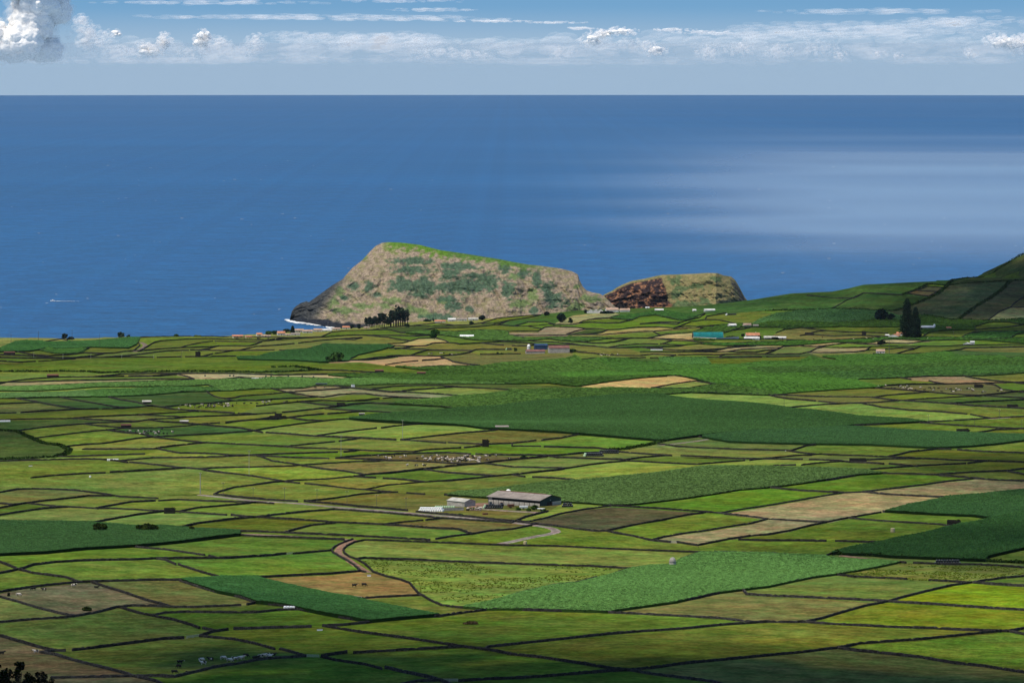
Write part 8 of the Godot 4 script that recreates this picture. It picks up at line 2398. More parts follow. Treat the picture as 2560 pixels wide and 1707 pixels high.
	gable("shed", "grey low shed right of the cream cottage", "barn", Vector2(338.4, -6103.0), 0, Vector3(7.4, 1.9, 8.0), 3.3, M.concrete, M.grey_sheet, {"windows": 0, "door": 1})
	gable("shed", "long white roofed barn at the foot of the dark slope", "barn", Vector2(290.5, -6468.1), 0.15, Vector3(15.6, 2.0, 8.0), 3.5, M.white_wall, M.white_wall, {"windows": 0, "door": 1})
	gable("shed", "small white shed left of the long white roofed barn", "barn", Vector2(269.1, -6491.0), 0.1, Vector3(5.0, 1.7, 8.0), 3.0, M.white_wall, M.white_wall, {"windows": 1, "door": 1})
	gable("shed", "white roofed shed below the smaller islet's cliff", "barn", Vector2(218.0, -6516.9), 0.1, Vector3(12.4, 2.1, 8.0), 3.6, M.white_wall, M.white_wall, {"windows": 0, "door": 1})
	gable("shed", "tiny white block left of the white roofed shed", "barn", Vector2(203.6, -6606.3), 0, Vector3(5.7, 1.4, 8.0), 2.4, M.white_wall, M.white_wall, {"windows": 1, "door": 1})
	gable("warehouse", "white gabled warehouse, leftmost of the joined trio", "warehouse", Vector2(116.3, -6529.1), 1.35, Vector3(7.3, 3.1, 9.0), 5.3, M.white_wall, M.pale_sheet, {"windows": 0, "door": 1})
	gable("warehouse", "white gabled warehouse, middle one of the joined trio", "warehouse", Vector2(123.9, -6523.4), 1.35, Vector3(7.3, 3.1, 9.0), 5.3, M.white_wall, M.pale_sheet, {"windows": 0, "door": 1})
	gable("warehouse", "white gabled warehouse, rightmost of the joined trio", "warehouse", Vector2(130.4, -6518.7), 1.35, Vector3(7.3, 3.1, 9.0), 5.3, M.white_wall, M.pale_sheet, {"windows": 0, "door": 1})
	gable("warehouse", "large white gabled warehouse with long pale pink roof", "warehouse", Vector2(148.6, -6540.4), 0.1, Vector3(18.1, 3.8, 20.0), 6.5, M.white_wall, M.tile_pale, {"windows": 0, "door": 1})
	gable("warehouse", "low wing of the large pale warehouse, on its right", "warehouse", Vector2(167.6, -6538.4), 0.05, Vector3(14.7, 2.8, 14.0), 4.8, M.white_wall, M.tile_pale, {"windows": 0, "door": 1})
	gable("house", "white gabled house with red roof beside the tall pines", "house", Vector2(514.1, -5909.4), 1.2, Vector3(10.2, 2.8, 14.0), 4.8, M.white_wall, M.tile, {"windows": 2, "door": 1})
	gable("house", "red roofed wing half hidden by the tall pines", "house", Vector2(526.4, -5945.2), 0, Vector3(12.3, 2.8, 8.0), 4.9, M.white_wall, M.tile, {"windows": 2, "door": 1})
	gable("shed", "small white shed left of the house under the pines", "barn", Vector2(507.0, -5939.8), 0.1, Vector3(5.1, 1.3, 8.0), 2.2, M.white_wall, M.white_wall, {"windows": 0, "door": 1})
	gable("shed", "white walled shed right of the tall pines", "barn", Vector2(572.3, -6052.7), 0.05, Vector3(17.8, 2.6, 8.0), 4.4, M.concrete, M.white_wall, {"windows": 0, "door": 1})
	silo("small white water tower right of the tall pines", Vector2(582.7, -6063.6), 1.6, 3.5, M.white_wall, M.white_paint, "water_tower", "tower")
	gable("house", "small red roofed hut right of the tall pines", "house", Vector2(601.1, -6049.4), 0, Vector3(6.3, 1.6, 8.0), 2.7, M.cream_wall, M.tile, {"windows": 1, "door": 1})
	gable("house", "small white cottage with orange roof beside the tall mast", "house", Vector2(458.3, -5467.2), 0, Vector3(10.4, 2.9, 8.0), 5.0, M.white_wall, M.tile_pale, {"windows": 3, "door": 1})
	gable("church", "small white church nave among the right hand fields", "house", Vector2(594.1, -5742.1), 1.2, Vector3(6.0, 2.1, 8.0), 3.7, M.white_wall, M.white_wall, {"windows": 1, "door": 1})
	gable("chapel", "white church front with a small bell gable at right", "church", Vector2(601.4, -5742.1), 0.0, Vector3(5.5, 4.2, 5.0), 5.6, M.white_wall, M.white_wall, {"windows": 1, "door": 1})

func set_items_2() -> void:
	gable("house", "orange roofed house nearest the left end of the village", "house", Vector2(-373.3, -5977.8), 0.1, Vector3(14.5, 2.2, 8.0), 3.8, M.white_wall, M.tile, {"windows": 3, "door": 1})
	gable("house", "second orange roofed house from the left", "house", Vector2(-357.6, -5968.3), 0, Vector3(9.3, 1.6, 8.0), 2.7, M.white_wall, M.tile, {"windows": 3, "door": 1})
	gable("house", "orange roofed house left of the garden trees", "house", Vector2(-346.2, -6016.4), 0.3, Vector3(7.3, 2.5, 8.0), 4.4, M.white_wall, M.tile, {"windows": 3, "door": 1})
	gable("house", "low cream roofed house below the garden trees", "house", Vector2(-334.8, -5977.9), 0, Vector3(12.4, 1.6, 8.0), 2.7, M.white_wall, M.tile_pale, {"windows": 3, "door": 1})
	gable("house", "bright orange roofed house right of the garden trees", "house", Vector2(-316.1, -6015.8), 0.2, Vector3(10.4, 3.2, 8.0), 5.5, M.white_wall, M.tile, {"windows": 3, "door": 1})
	gable("house", "small pink roofed house under the conical tree", "house", Vector2(-306.2, -6003.9), 0, Vector3(7.3, 1.6, 8.0), 2.7, M.white_wall, M.tile_pale, {"windows": 3, "door": 1})
	gable("house", "pale roofed house behind the conical tree", "house", Vector2(-297.3, -6135.2), 0.2, Vector3(11.7, 2.6, 8.0), 4.5, M.white_wall, M.tile_pale, {"windows": 3, "door": 1})
	gable("house", "low grey roofed house under the conical tree", "house", Vector2(-296.6, -6020.3), 0, Vector3(12.5, 1.9, 8.0), 3.3, M.white_wall, M.grey_sheet, {"windows": 3, "door": 1})
	gable("house", "wide pale roofed house in the village middle", "house", Vector2(-284.4, -6109.2), 0.15, Vector3(13.7, 2.6, 8.0), 4.4, M.white_wall, M.tile_pale, {"windows": 3, "door": 1})
	gable("house", "pale roofed house left of the white long house", "house", Vector2(-272.0, -6155.6), 0.1, Vector3(11.7, 2.6, 8.0), 4.5, M.white_wall, M.tile_pale, {"windows": 3, "door": 1})
	gable("house", "long white house with flat pale roof by the shore", "house", Vector2(-260.9, -6172.6), 0, Vector3(14.9, 2.0, 8.0), 3.4, M.white_wall, M.white_wall, {"windows": 3, "door": 1})
	gable("house", "pink roofed house left of the shore pole", "house", Vector2(-248.8, -6219.4), 0.2, Vector3(10.7, 2.0, 8.0), 3.4, M.white_wall, M.tile_pale, {"windows": 3, "door": 1})
	gable("house", "orange roofed house left of the tall grove", "house", Vector2(-236.4, -6267.1), 0.1, Vector3(10.8, 2.3, 8.0), 4.0, M.white_wall, M.tile, {"windows": 3, "door": 1})
	gable("house", "small white house at the foot of the tall grove", "house", Vector2(-207.8, -6280.4), 0.1, Vector3(7.6, 1.3, 8.0), 2.3, M.cream_wall, M.tile_pale, {"windows": 3, "door": 1})
	gable("house", "long orange roofed house right of the tall grove", "house", Vector2(-105.6, -6456.3), 0, Vector3(15.6, 2.0, 8.0), 3.5, M.white_wall, M.tile, {"windows": 4, "door": 1})
	gable("house", "white house with chimneys right of the orange roofed one", "house", Vector2(-89.1, -6492.4), 0.1, Vector3(11.2, 2.7, 8.0), 4.7, M.white_wall, M.white_wall, {"windows": 4, "door": 1, "chimney": 1})
	gable("house", "long dark roofed house on the shore ridge", "house", Vector2(-74.5, -6500.4), 0, Vector3(15.7, 2.4, 8.0), 4.1, M.white_wall, M.grey_sheet, {"windows": 4, "door": 1})
	gable("house", "white house at the right end of the shore ridge", "house", Vector2(-57.4, -6507.4), 0.1, Vector3(14.6, 2.4, 8.0), 4.1, M.white_wall, M.pale_sheet, {"windows": 3, "door": 1})
	tree("grove_tree", "first tall dark tree from left in the seaside grove", Vector2(-208.3, -6310.0), 27.3, 13.8, Vector3(50, 66, 60), 0.18, "tall trees of the seaside grove")
	tree("grove_tree", "second tall dark tree from left in the seaside grove", Vector2(-204.4, -6309.5), 29.3, 12.4, Vector3(50, 66, 60), 0.18, "tall trees of the seaside grove")
	tree("grove_tree", "third tall dark tree from left in the seaside grove", Vector2(-201.9, -6309.7), 26.3, 15.2, Vector3(50, 66, 60), 0.18, "tall trees of the seaside grove")
	tree("grove_tree", "fourth tall dark tree from left in the seaside grove", Vector2(-200.6, -6312.1), 26.8, 10.7, Vector3(50, 66, 60), 0.18, "tall trees of the seaside grove")
	tree("grove_tree", "fifth tall dark tree from left in the seaside grove", Vector2(-198.1, -6312.3), 30.7, 11.1, Vector3(50, 66, 60), 0.18, "tall trees of the seaside grove")
	tree("grove_tree", "sixth tall dark tree from left in the seaside grove", Vector2(-195.1, -6312.4), 29.7, 12.2, Vector3(50, 66, 60), 0.18, "tall trees of the seaside grove")
	tree("grove_tree", "seventh tall dark tree from left in the seaside grove", Vector2(-192.7, -6312.7), 26.4, 10.4, Vector3(50, 66, 60), 0.18, "tall trees of the seaside grove")
	tree("grove_tree", "eighth tall dark tree from left in the seaside grove", Vector2(-190.8, -6313.3), 39.1, 12.6, Vector3(50, 66, 60), 0.18, "tall trees of the seaside grove")
	tree("grove_tree", "ninth tall dark tree from left in the seaside grove", Vector2(-188.2, -6315.0), 38.4, 12.7, Vector3(50, 66, 60), 0.18, "tall trees of the seaside grove")
	tree("grove_tree", "tenth tall dark tree from left in the seaside grove", Vector2(-185.7, -6315.3), 39.9, 14.2, Vector3(50, 66, 60), 0.18, "tall trees of the seaside grove")
	tree("grove_tree", "eleventh tall dark tree from left in the seaside grove", Vector2(-183.3, -6315.7), 38.3, 13.2, Vector3(50, 66, 60), 0.18, "tall trees of the seaside grove")
	tree("grove_tree", "twelfth tall dark tree from left in the seaside grove", Vector2(-179.7, -6315.5), 30.2, 11.7, Vector3(50, 66, 60), 0.18, "tall trees of the seaside grove")
	tree("grove_tree", "thirteenth tall dark tree from left in the seaside grove", Vector2(-177.1, -6315.8), 26.7, 12.5, Vector3(50, 66, 60), 0.18, "tall trees of the seaside grove")
	tree("grove_tree", "fourteenth tall dark tree from left in the seaside grove", Vector2(-175.0, -6317.8), 41.3, 12.9, Vector3(50, 66, 60), 0.18, "tall trees of the seaside grove")
	tree("grove_tree", "fifteenth tall dark tree from left in the seaside grove", Vector2(-173.8, -6318.7), 45.9, 14.6, Vector3(50, 66, 60), 0.18, "tall trees of the seaside grove")
	tree("grove_tree", "sixteenth tall dark tree from left in the seaside grove", Vector2(-170.3, -6318.6), 47.7, 11.9, Vector3(50, 66, 60), 0.18, "tall trees of the seaside grove")
	tree("grove_tree", "seventeenth tall dark tree from left in the seaside grove", Vector2(-167.6, -6318.9), 45.2, 13.5, Vector3(50, 66, 60), 0.18, "tall trees of the seaside grove")
	tree("grove_tree", "eighteenth tall dark tree from left in the seaside grove", Vector2(-165.6, -6319.5), 59.2, 15.7, Vector3(50, 66, 60), 0.18, "tall trees of the seaside grove")
	tree("grove_tree", "nineteenth tall dark tree from left in the seaside grove", Vector2(-163.1, -6321.4), 57.3, 10.4, Vector3(50, 66, 60), 0.18, "tall trees of the seaside grove")
	tree("grove_tree", "twentieth tall dark tree from left in the seaside grove", Vector2(-160.2, -6321.6), 57.1, 16.0, Vector3(50, 66, 60), 0.18, "tall trees of the seaside grove")
	tree("grove_tree", "twenty-first tall dark tree from left in the seaside grove", Vector2(-157.5, -6322.1), 53.1, 12.3, Vector3(50, 66, 60), 0.18, "tall trees of the seaside grove")
	tree("grove_tree", "twenty-second tall dark tree from left in the seaside grove", Vector2(-155.3, -6322.8), 46.2, 12.8, Vector3(50, 66, 60), 0.18, "tall trees of the seaside grove")
	tree("grove_tree", "twenty-third tall dark tree from left in the seaside grove", Vector2(-153.7, -6323.6), 47.2, 10.4, Vector3(50, 66, 60), 0.18, "tall trees of the seaside grove")
	tree("grove_tree", "twenty-fourth tall dark tree from left in the seaside grove", Vector2(-150.1, -6325.3), 47.3, 11.5, Vector3(50, 66, 60), 0.18, "tall trees of the seaside grove")
	tree("shrub", "big lone round bush above the dark shore maize", Vector2(-202.2, -5032.0), 23, 46, Vector3(62, 88, 44), 0.02)
	tree("tree", "single broad tree on a bare knoll inland", Vector2(-103.5, -5868.8), 25, 28, Vector3(44, 72, 34), 0.12)
	tree("shrub", "dark round bush below the shore ridge", Vector2(-59.5, -6352.6), 9, 14, Vector3(44, 62, 42), 0.02)
	tree("tree", "big dark tree with a white hut at its left", Vector2(71.1, -6309.6), 23, 28, Vector3(40, 56, 48), 0.05)
	tree("tree", "smaller dark tree right of the white hut's tree", Vector2(83.2, -6265.5), 14, 14, Vector3(40, 58, 48), 0.05)
	tree("tree", "wide dark clump of trees left of the tall pines", Vector2(519.9, -6188.9), 27, 36, Vector3(38, 54, 48), 0.03)
	tree("tree", "lower right part of the dark clump by the pines", Vector2(533.1, -6186.2), 17, 24, Vector3(40, 56, 46), 0.03)
	tree("shrub", "dark bush in the pasture left of the tall mast", Vector2(484.5, -5754.9), 10, 24, Vector3(36, 46, 34), 0.02)
	tree("tree", "feathery tree on the left skyline between two poles", Vector2(-605.9, -5950.8), 16, 16, Vector3(58, 68, 62), 0.1)
	tree("shrub", "low bush at the foot of the feathery skyline tree", Vector2(-598.9, -5956.8), 7, 20, Vector3(52, 60, 54), 0.02)
	tree("tree", "taller bushy tree on the left skyline", Vector2(-534.5, -6000.0), 15, 20, Vector3(56, 70, 58), 0.1)
	tree("tree", "small round tree right of the taller skyline tree", Vector2(-523.5, -5997.9), 8, 12, Vector3(62, 76, 66), 0.1)
	tree("shrub", "small pointed bush on the skyline left of the village", Vector2(-461.5, -6036.6), 7, 14, Vector3(66, 90, 54), 0.02)
	tree("shrub", "yellow green bush left of the village", Vector2(-431.9, -6029.3), 4, 20, Vector3(110, 124, 60), 0.02)
	tree("shrub", "left one of the two roadside bushes", Vector2(-228.3, -2444.8), 23, 46, Vector3(44, 54, 28), 0.02)
	tree("shrub", "right one of the two roadside bushes", Vector2(-202.3, -2445.1), 19, 64, Vector3(44, 56, 28), 0.02)
	tree("shrub", "small dark bush right of the roadside pair", Vector2(-178.4, -2446.8), 13, 22, Vector3(42, 52, 28), 0.02)
	tree("shrub", "dark round bush at the right end of the grove", Vector2(-150.0, -6299.3), 10, 12, Vector3(44, 64, 48), 0.02)

func set_items_3() -> void:
	tree("tree", "dark bush left of the grove", Vector2(-227.9, -6268.1), 11, 14, Vector3(40, 54, 50), 0.05)
	tree("tree", "second dark bush left of the grove", Vector2(-218.3, -6269.8), 13, 12, Vector3(40, 54, 54), 0.05)
	tree("shrub", "green garden tree clump in the village, left half", Vector2(-335.3, -6046.2), 9, 22, Vector3(70, 96, 52), 0.02)
	tree("shrub", "green garden tree clump in the village, right half", Vector2(-326.8, -6051.3), 9, 18, Vector3(52, 76, 48), 0.02)
	tree("shrub", "low dark trees behind the village roofs", Vector2(-313.6, -6116.8), 8, 26, Vector3(46, 62, 52), 0.02)
	tree("tree", "ragged dark tree at the shore ridge's right end", Vector2(-43.7, -6501.7), 13, 20, Vector3(40, 52, 52), 0.1)
	tree("shrub", "dark bush on the skyline right of the ragged tree", Vector2(51.3, -6566.1), 10, 16, Vector3(38, 48, 46), 0.02)
	tree("shrub", "dark bush left of the white warehouses", Vector2(109.3, -6534.4), 9, 10, Vector3(38, 50, 46), 0.02)
	tree("shrub", "dark hedge tree below the white warehouses", Vector2(141.8, -6498.7), 5, 40, Vector3(38, 50, 46), 0.02)
	tree("tree", "small dark tree on the left of the shore ridge", Vector2(-116.2, -6489.3), 9, 6, Vector3(42, 56, 52), 0.1)
	tree("shrub", "dark bush row under the shore ridge", Vector2(-125.2, -6497.6), 6, 20, Vector3(42, 56, 52), 0.02)
	tree("shrub", "scrubby bush at the corner of the milking herd field", Vector2(8.6, -3157.0), 8, 20, Vector3(50, 66, 34), 0.02)
	tree("shrub", "dark bush in front of the orange roofed farmhouse", Vector2(328.5, -5837.6), 9, 12, Vector3(34, 46, 40), 0.02)
	tree("shrub", "second dark bush before the orange roofed farmhouse", Vector2(309.0, -5880.3), 8, 10, Vector3(34, 46, 40), 0.02)
	tree("shrub", "dark bush right of that farm's outbuildings", Vector2(349.5, -5842.7), 6, 20, Vector3(36, 48, 40), 0.02)
	tree("shrub", "dark bush behind the white farm wall", Vector2(292.2, -5843.1), 5, 30, Vector3(48, 60, 36), 0.02)
	tree("shrub", "small bush in the brown corner pasture, near its lower wall", Vector2(-190.7, -1971.6), 10, 26, Vector3(54, 66, 34), 0.02)
	tree("shrub", "tiny dark bush at the top of the brown corner pasture", Vector2(-231.7, -2022.5), 9, 8, Vector3(46, 50, 36), 0.02)
	column_pine("taller left one of the twin tall pines", Vector2(530.5, -5900.4), 99, 48)
	column_pine("shorter right one of the twin tall pines", Vector2(541.0, -5891.9), 78, 40)
	column_pine("dark conical tree rising among the village roofs", Vector2(-304.0, -6090.2), 17, 11)
	tree("tree", "second dark treetop at the lower left corner", Vector2(-185.1, -1605.7), 96, 46, Vector3(20, 26, 16), 0.1)
	tree("tree", "third dark treetop at the lower left corner", Vector2(-180.0, -1604.6), 112, 42, Vector3(20, 26, 16), 0.1)
	tree("tree", "fourth dark treetop at the lower left corner", Vector2(-176.1, -1603.8), 84, 40, Vector3(20, 26, 16), 0.1)
	tree("tree", "fifth dark treetop at the lower left corner", Vector2(-171.6, -1602.8), 98, 36, Vector3(20, 26, 16), 0.1)
	tree("tree", "sixth dark treetop at the lower left corner", Vector2(-168.4, -1602.2), 70, 30, Vector3(20, 26, 16), 0.1)
	tree("tree", "leftmost dark treetop at the lower left corner", Vector2(-189.9, -1606.7), 110, 50, Vector3(20, 26, 16), 0.1)
	tree("tree", "lowest rightmost dark treetop at the lower left corner", Vector2(-166.0, -1601.7), 52, 26, Vector3(20, 26, 16), 0.1)
	pole("thick pale left pole beside the bushy hedge", Vector2(-202.9, -2860.8), 53, true, 2, 0.32)
	pole("thin pole right of the thick left pole", Vector2(-187.5, -2853.3), 32, false, 1, 0.15)
	pole("tall pale pole in the lit pastures at left", Vector2(-179.2, -2994.9), 64, true, 2, 0.17)
	pole("thin pole at the left of the straight lane, first in line", Vector2(-166.5, -2826.6), 27, false, 1, 0.14)
	pole("second thin pole along the straight lane", Vector2(-145.2, -2806.3), 32, false, 1, 0.14)
	pole("third thin pole along the straight lane", Vector2(-123.6, -2785.1), 32, false, 1, 0.14)
	pole("fourth thin pole along the straight lane", Vector2(-102.7, -2735.9), 36, false, 1, 0.14)
	pole("fifth thin pole along the straight lane", Vector2(-82.5, -2678.5), 34, false, 1, 0.14)
	pole("sixth thin pole along the straight lane", Vector2(-63.6, -2638.2), 33, false, 1, 0.14)
	pole("pale pole left of the milking herd", Vector2(-122.4, -3146.0), 58, true, 2, 0.17)
	pole("pale pole at the left tip of the wide maize field", Vector2(-83.9, -3369.9), 50, true, 2, 0.17)
	pole("dark pole between mown field and wide maize field", Vector2(243.2, -3927.9), 32, false, 0, 0.17)
	pole("dark pole by the lane right of the dark crop tongue", Vector2(357.3, -3771.9), 19, false, 0, 0.16)
	pole("short dark pole right of the lane pole", Vector2(392.7, -3729.9), 20, false, 0, 0.14)
	pole("dark pole at the lane bend near the right edge", Vector2(421.7, -3802.6), 24, false, 0, 0.18)
	pole("dark pole at the right edge above the lane", Vector2(427.2, -3682.6), 22, false, 0, 0.16)
	pole("skyline pole at the far left", Vector2(-659.0, -5781.1), 22, false, 1, 0.3)
	pole("second skyline pole from the left", Vector2(-628.4, -5832.9), 27, false, 1, 0.3)
	pole("third skyline pole, beside the feathery tree", Vector2(-582.1, -5815.4), 33, false, 1, 0.26)
	pole("fourth skyline pole, thin, over dark maize", Vector2(-531.0, -5660.3), 34, false, 0, 0.2)
	pole("pale post at left of the shore pasture row", Vector2(-566.8, -5208.5), 17, true, 0, 0.22)
	pole("second pale post of the shore pasture row", Vector2(-531.2, -5198.9), 14, true, 0, 0.26)
	pole("third pale post of the shore pasture row", Vector2(-499.8, -5215.7), 13, true, 0, 0.22)
	pole("fourth pale post of the shore pasture row", Vector2(-464.6, -5230.7), 9, true, 0, 0.22)
	pole("dark post right of the shore lane", Vector2(-452.8, -5396.5), 15, false, 0, 0.22)
	pole("fifth pale post of the shore pasture row", Vector2(-427.0, -5236.6), 9, true, 0, 0.2)
	pole("post left of the tall dark stone tower", Vector2(-394.2, -5242.8), 18, false, 0, 0.2)
	pole("slim pole before the larger islet's right slope", Vector2(11.6, -7511.0), 27, false, 1, 0.2)
	pole("small pole left of the slim islet pole", Vector2(-23.3, -6572.1), 12, false, 0, 0.18)
	pole("tall dark twin mast right of the grove", Vector2(-116.2, -6489.3), 32, false, 2, 0.42)
	pole("tall mast beside the small white cottage", Vector2(466.3, -5433.4), 33, false, 1, 0.45)
	pole("pole standing by the shore houses left of the grove", Vector2(-262.2, -6257.0), 17, false, 1, 0.2)

func set_items_4() -> void:
	pole("small pole on the slope below the smaller islet", Vector2(319.3, -6627.5), 12, false, 1, 0.18)
	pole("pole in the bright pasture below the lone inland tree", Vector2(-128.0, -5312.2), 18, false, 0, 0.13)
	pole("pole in the pasture left of the small church", Vector2(595.2, -5925.3), 13, false, 0, 0.16)
	pole("pole in the pasture right of the tall pines", Vector2(565.5, -5912.9), 10, false, 0, 0.16)
	herd("%s cow %s in the big milking herd", "cows of the big milking herd", [-369,-31381,1,4,562,47,216,1,0,425,-20,-479,0,2,84,-46,468,2,4,186,102,-149,2,2,579,41,274,0,0,467,10,-314,2,2,401,-259,195,0,4,195,113,-36,2,2,53,-142,-195,2,2,26,154,265,1,1,355,-82,-159,1,4,491,96,20,1,2,490,-492,-396,1,0,150,350,229,0,2,267,182,9,2,2,554,-453,-173,0,2,245,188,-32,1,0,364,118,203,1,4,198,-17,-133,1,1,373,179,375,0,2,494,67,-383,1,4,86,-629,49,0,1,489,255,78,1,0,474,372,2,0,2,28,-3,-106,2,2,610,-132,-103,2,0,134,21,14,2,0,142,88,22,0,2,257,-321,323,1,2,557,347,286,1,2,597,-442,-377,0,0,544,59,72,0,2,623,238,-123,2,4,123,-76,335,1,0,108,-561,-529,0,0,519,844,368,1,0,333,-355,-45,1,1,463,172,-242,2,2,265,240,-251,0,4,426,-321,517,1,2,74,22,65,0,2,374,224,-503,0,2,407,-705,335,0,2,441,254,-175,1,2,94,-264,107,0,4,393,413,-16,0,0,234,-471,-126,0,0,276,425,199,1,1,415,262,-64,1,1,91,-102,21,1,0,17,-6,44,0,2,68,-1,101,1,0,274,152,49,0,0,268,-135,91,2,2,210,-97,-151,0,2,256,195,5,2,2,486,-276,96,1,1,506,366,-507,0,2,235,-137,103,0,1,414,299,200,0,0,261,-228,181,2,4,288,-164,-142,0,2,275,-6,430,1,0,250,73,-477,0,2,343,-180,154,0,2,516,-347,-99,1,2,600,564,61,0,2,599,148,-519,2,1,398,-428,292,2,2,148,301,-185,1,1,517,-240,380,0,2,598,-62,-16,0,1,87,259,167,1,0,462,-178,-319,0,1,501,69,211,2,0,94,202,93,0,2,271,-161,-264,1,1,505,-479,134,0,2,203,528,129,1,1,581,-174,-77,0,1,222,93,189,1,4,477,-33,-442,0,2,484,-128,326,1,4,396,261,-168,0,0,145,-469,-175,2,0,286,477,-191,1,4,25,77,305,1,4,144,-193,191,0,2,332,-98,-447,0,2,296,236,441,2,2,78,-176,9,1,0,104])
	herd("%s cow %s in the upper left herd", "cows of the upper left herd", [-2321,-40016,0,1,272,-345,581,0,4,409,145,-241,1,0,461,-214,-118,1,1,50,-2,206,1,1,261,70,294,1,1,244,229,-728,0,1,76,363,-473,1,1,340,-665,748,0,0,350,86,-25,1,1,583,-298,831,1,4,536,240,-443,1,4,588,148,-293,0,1,277,-9,-160,1,4,319,-97,-129,2,4,501,86,519,1,2,459,-317,-108,0,2,468,671,-1126,0,1,583,-447,1173,0,1,257,-188,-138,2,1,596,145,300,0,0,550,207,-180,1,1,538,-213,308,0,1,22,635,-1132,1,0,233,-482,886,1,1,34,-119,-200,1,0,516,183,-401,0,1,476,275,-341,1,2,624,-540,871,2,0,149,-20,-243,2,0,145,504,-631,1,4,115,-295,442,1,2,32,336,-12,1,1,173,-686,415,0,4,574,213,-196,1,1,442,427,-632,1,2,197,45,154,0,4,414,-730,720,1,0,199,389,-376,0,2,268,-129,477,1,1,3,-96,322,0,0,239,543,-1115,1,4,440,-528,502,0,4,8,132,278,0,2,335,-211,75,0,2,524,637,-1076,0,0,493,-552,1260,1,0,86,243,-280,0,4,239,36,-116,2,1,124,132,-608,2,1,274,123,-269,0,1,251,-434,1143,1,1,66,710,-1338,0,1,475,-563,1068,1,4,41,-51,-342,0,0,614,-302,522,1,1,617,710,-598,2,0,358,-450,66,1,1,39,-150,581,0,1,335,175,-268,0,0,32,-108,-228,2,4,158,27,-45,1,1,277])
	herd("%s cow %s in the small left herd", "cows of the small left herd", [-2947,-35288,1,0,580,106,229,1,4,18,122,-182,1,1,414,-374,-93,1,0,160,75,77,1,1,166,186,-88,2,0,145,-176,-28,1,2,516,-21,30,1,1,165,-45,-25,0,4,308,152,14,1,0,322,199,122,0,2,227,-102,76,0,2,484,-43,-90,0,2,392,26,-12,0,1,197,59,160,1,0,120,-82,-151,2,4,313,-70,-60,1,4,457,-6,94,0,1,3,-20,-101,1,2,183,22,215,0,4,68,96,-260,2,4,522,20,219,0,0,84,2,24,0,0,516,-86,52,0,1,67,155,-4,0,1,503,-145,-221,0,1,67,55,-8,2,1,281,-125,229,0,4,260])
	herd("%s cow %s in the herd at right", "cows of the herd at right", [4158,-42519,2,1,269,187,-458,0,4,203,-458,-960,1,4,385,-76,672,2,0,49,544,435,2,2,533,-109,398,1,0,548,99,-376,1,4,384,383,591,1,4,83,-564,-1132,1,0,528,-248,107,1,2,1,574,446,2,4,442,-371,-406,0,0,500,-233,-79,0,0,2,400,288,1,2,546,-397,-365,0,2,209,131,517,0,1,14,679,291,1,1,98,-937,-1692,1,4,270,989,1565,1,2,608,-393,-61,1,2,254,-468,-1474,2,0,25,229,856,0,0,12,183,765,0,1,423,-442,-792,1,2,627,3,-384,0,4,489,613,725,1,2,82,-14,446,0,1,267,-506,-1387,1,4,53,-19,678,2,2,271,-2,429,0,1,519,-240,-1311,0,1,163,784,1485,1,2,615,-603,-303,1,2,483,672,742,1,0,239,-259,-721,1,1,599,-587,-337,0,1,27,62,-227,1,1,145,694,507,0,1,69,36,87,1,2,204,18,774,1,0,109,-560,-1555,0,0,89,586,1398,1,4,102,-767,-993,1,1,326,271,-143,1,4,289,-360,-59,2,4,515,507,362,1,0,31,-88,402,1,4,49,161,-361,2,0,294,-367,-1068,1,1,55,-236,280,0,2,506,593,1573,1,2,591,451,-164,0,1,510])
	herd("%s cow %s by the pale shed", "cows by the pale shed", [-263,-26231,0,0,574,58,-73,0,4,410,15,69,0,2,432,-6,-229,0,0,269,-43,133,0,0,239,49,-104,1,2,619,-29,55,1,4,159,22,31,1,2,331,-67,-14,1,4,236])
	herd("%s cow %s by the tilled plots", "cows in the far bright pasture", [-1018,-53813,0,2,519,29,-92,2,2,158,254,439,1,2,617,-101,-504,0,1,264,215,368,0,0,104,-368,-392,1,0,304,113,39,0,2,287,-105,102,0,0,408,302,67,2,0,303,-185,-199,1,2,5,136,478,2,1,601,0,-295,2,0,234,-30,128,1,1,320])
	herd("%s cow %s right of the red barns", "cows near the red barns", [1109,-53194,0,0,409,121,-32,1,0,494,-69,2,2,0,187,120,-116,1,2,501,6,-81,2,0,223,-205,257,2,2,356,-14,-76,0,3,487,108,22,2,0,351,-29,113,0,2,401,28,-8,2,3,364,38,-248,1,0,62,-168,62,1,0,594,69,-70,1,3,539,182,264,1,0,217])
	herd("%s cow %s by the shore wall", "cows of the shore pasture", [-3721,-58945,0,1,480,325,94,1,1,423,-132,-258,0,1,480,-64,200,1,0,259,433,233,0,0,287,-436,-317,1,0,496,49,18,1,1,156,354,343,0,1,578,-18,-41,2,1,353,-210,-487,0,1,73,22,116,2,1,146,138,91,1,0,156,-445,-208,0,1,624,481,406,2,1,304,-481,-282,0,1,449,315,-55,1,1,429,-305,-175,2,0,59,194,429,1,1,252,1,-154,0,1,164,237,150,1,1,303,-2,-39,0,0,184,-137,-10,0,1,624])
	herd("%s cow %s below the pine house", "cows near the pines", [4033,-58717,0,0,522,791,59,0,2,218,430,-66,0,0,374,-687,37,0,2,290,188,-220,0,2,296,-277,231,1,0,515,1239,158,0,0,504,-311,-403,1,0,130,-390,187,1,2,567,546,-28,1,2,307,-1374,-530,2,0,61,1175,783,1,2,150])
	herd("%s cow %s just below the big milking herd", "cows below the herd", [-618,-30724,0,2,217,-115,-7,0,2,103,123,32,0,0,13,-58,-7,1,0,309])
	cow("black and white cow leftmost but one in the lower left pasture", Vector2(-131.4, -1740.0), 0, 0, -0.09)
	cow("black cow walking at the left of the lower left pasture", Vector2(-130.6, -1721.7), 1, 1, 2.52)
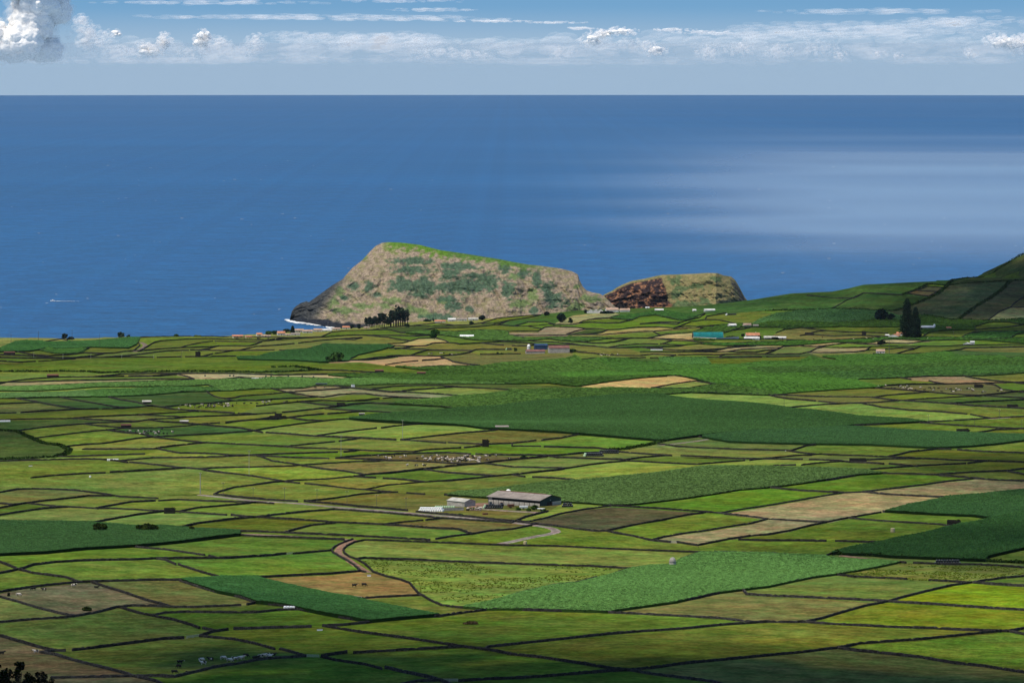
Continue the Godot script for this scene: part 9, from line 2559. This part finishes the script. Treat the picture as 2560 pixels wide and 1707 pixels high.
	cow("black cow lowest one in the lower left pasture", Vector2(-130.4, -1698.2), 1, 1, -0.00)
	cow("cream white cow above the calf in the lower left pasture", Vector2(-123.5, -1748.4), 1, 2, 0.39)
	cow("cream white cow below another at the lower left", Vector2(-121.8, -1733.3), 0, 2, 3.19)
	cow("black and white cow third group from left at lower left", Vector2(-120.1, -1749.7), 0, 0, 3.04)
	cow("cream white cow alone in the middle at lower left", Vector2(-115.2, -1754.3), 1, 2, 0.22)
	cow("cream white cow left of the tight cluster at lower left", Vector2(-112.0, -1743.6), 1, 2, -0.03)
	cow("piebald cow in the tight cluster, left side", Vector2(-110.0, -1747.8), 0, 4, 3.16)
	cow("cream white cow in the tight cluster, facing the viewer", Vector2(-108.3, -1751.1), 0, 2, 0.17)
	cow("brown cow in the tight cluster, right side", Vector2(-107.6, -1753.2), 0, 3, 0.47)
	cow("black cow dark one right of the tight cluster", Vector2(-106.6, -1761.6), 1, 1, -0.09)
	cow("black cow at the left of the wall group", Vector2(-102.2, -1750.3), 0, 1, 0.22)
	cow("black and white cow second from left in the wall group", Vector2(-101.4, -1751.3), 0, 0, 0.58)
	cow("piebald cow third from left in the wall group", Vector2(-100.4, -1756.1), 0, 4, -0.34)
	cow("brown cow fourth in the wall group", Vector2(-99.2, -1759.3), 0, 3, -0.45)
	cow("piebald cow fifth in the wall group", Vector2(-98.5, -1761.6), 0, 4, -0.27)
	cow("cream white cow sixth in the wall group", Vector2(-96.9, -1756.1), 0, 2, -0.06)
	cow("black cow rightmost in the wall group", Vector2(-95.6, -1760.8), 0, 1, 0.51)
	cow("black cow beside the lower wall at lower left", Vector2(-124.6, -1698.4), 2, 1, 3.43)
	cow("large piebald cow in the tan pasture", Vector2(-74.7, -2084.9), 0, 0, 0.23)
	cow("small black calf in the tan pasture", Vector2(-70.3, -2090.4), 1, 1, -0.21)
	cow("black and white cow at the top of the brown corner pasture", Vector2(-217.8, -2043.9), 0, 0, 3.06)
	cow("black cow left in the brown corner pasture", Vector2(-222.9, -2046.5), 1, 1, 3.51)
	cow("piebald cow near the top wall of the brown corner pasture", Vector2(-205.6, -2061.7), 0, 4, 0.22)
	cow("black cow right in the brown corner pasture", Vector2(-194.8, -2059.9), 2, 1, -0.44)
	cow("cream cow at the left of the brown corner pasture", Vector2(-227.1, -2022.9), 1, 2, -0.11)
	cow("white and black cow beside the brown lower corner", Vector2(-195.7, -1805.8), 0, 2, 3.33)
	cow("dark cow at the left frame edge low down", Vector2(-209.1, -1801.5), 0, 1, 0.46)
	cow("black cow on the brown plot by the clamp", Vector2(-200.7, -4487.8), 0, 1, 3.21)
	cow("black and white cow below the clamp", Vector2(-190.8, -4484.6), 1, 0, 2.97)
	cow("black cow left of the small dark herd", Vector2(-311.9, -3532.9), 2, 1, 3.07)
	cow("cow behind the small dark herd, apart", Vector2(-283.3, -3557.1), 0, 0, -0.36)
	boat("small white motor boat heading left on the open sea", 131.0, 753.0)
	tree("shrub", "low brown stony mound in the green meadow at the bottom", Vector2(-17.2, -1890.3), 6, 40, Vector3(92, 78, 58), 0.0)
	whitecaps()
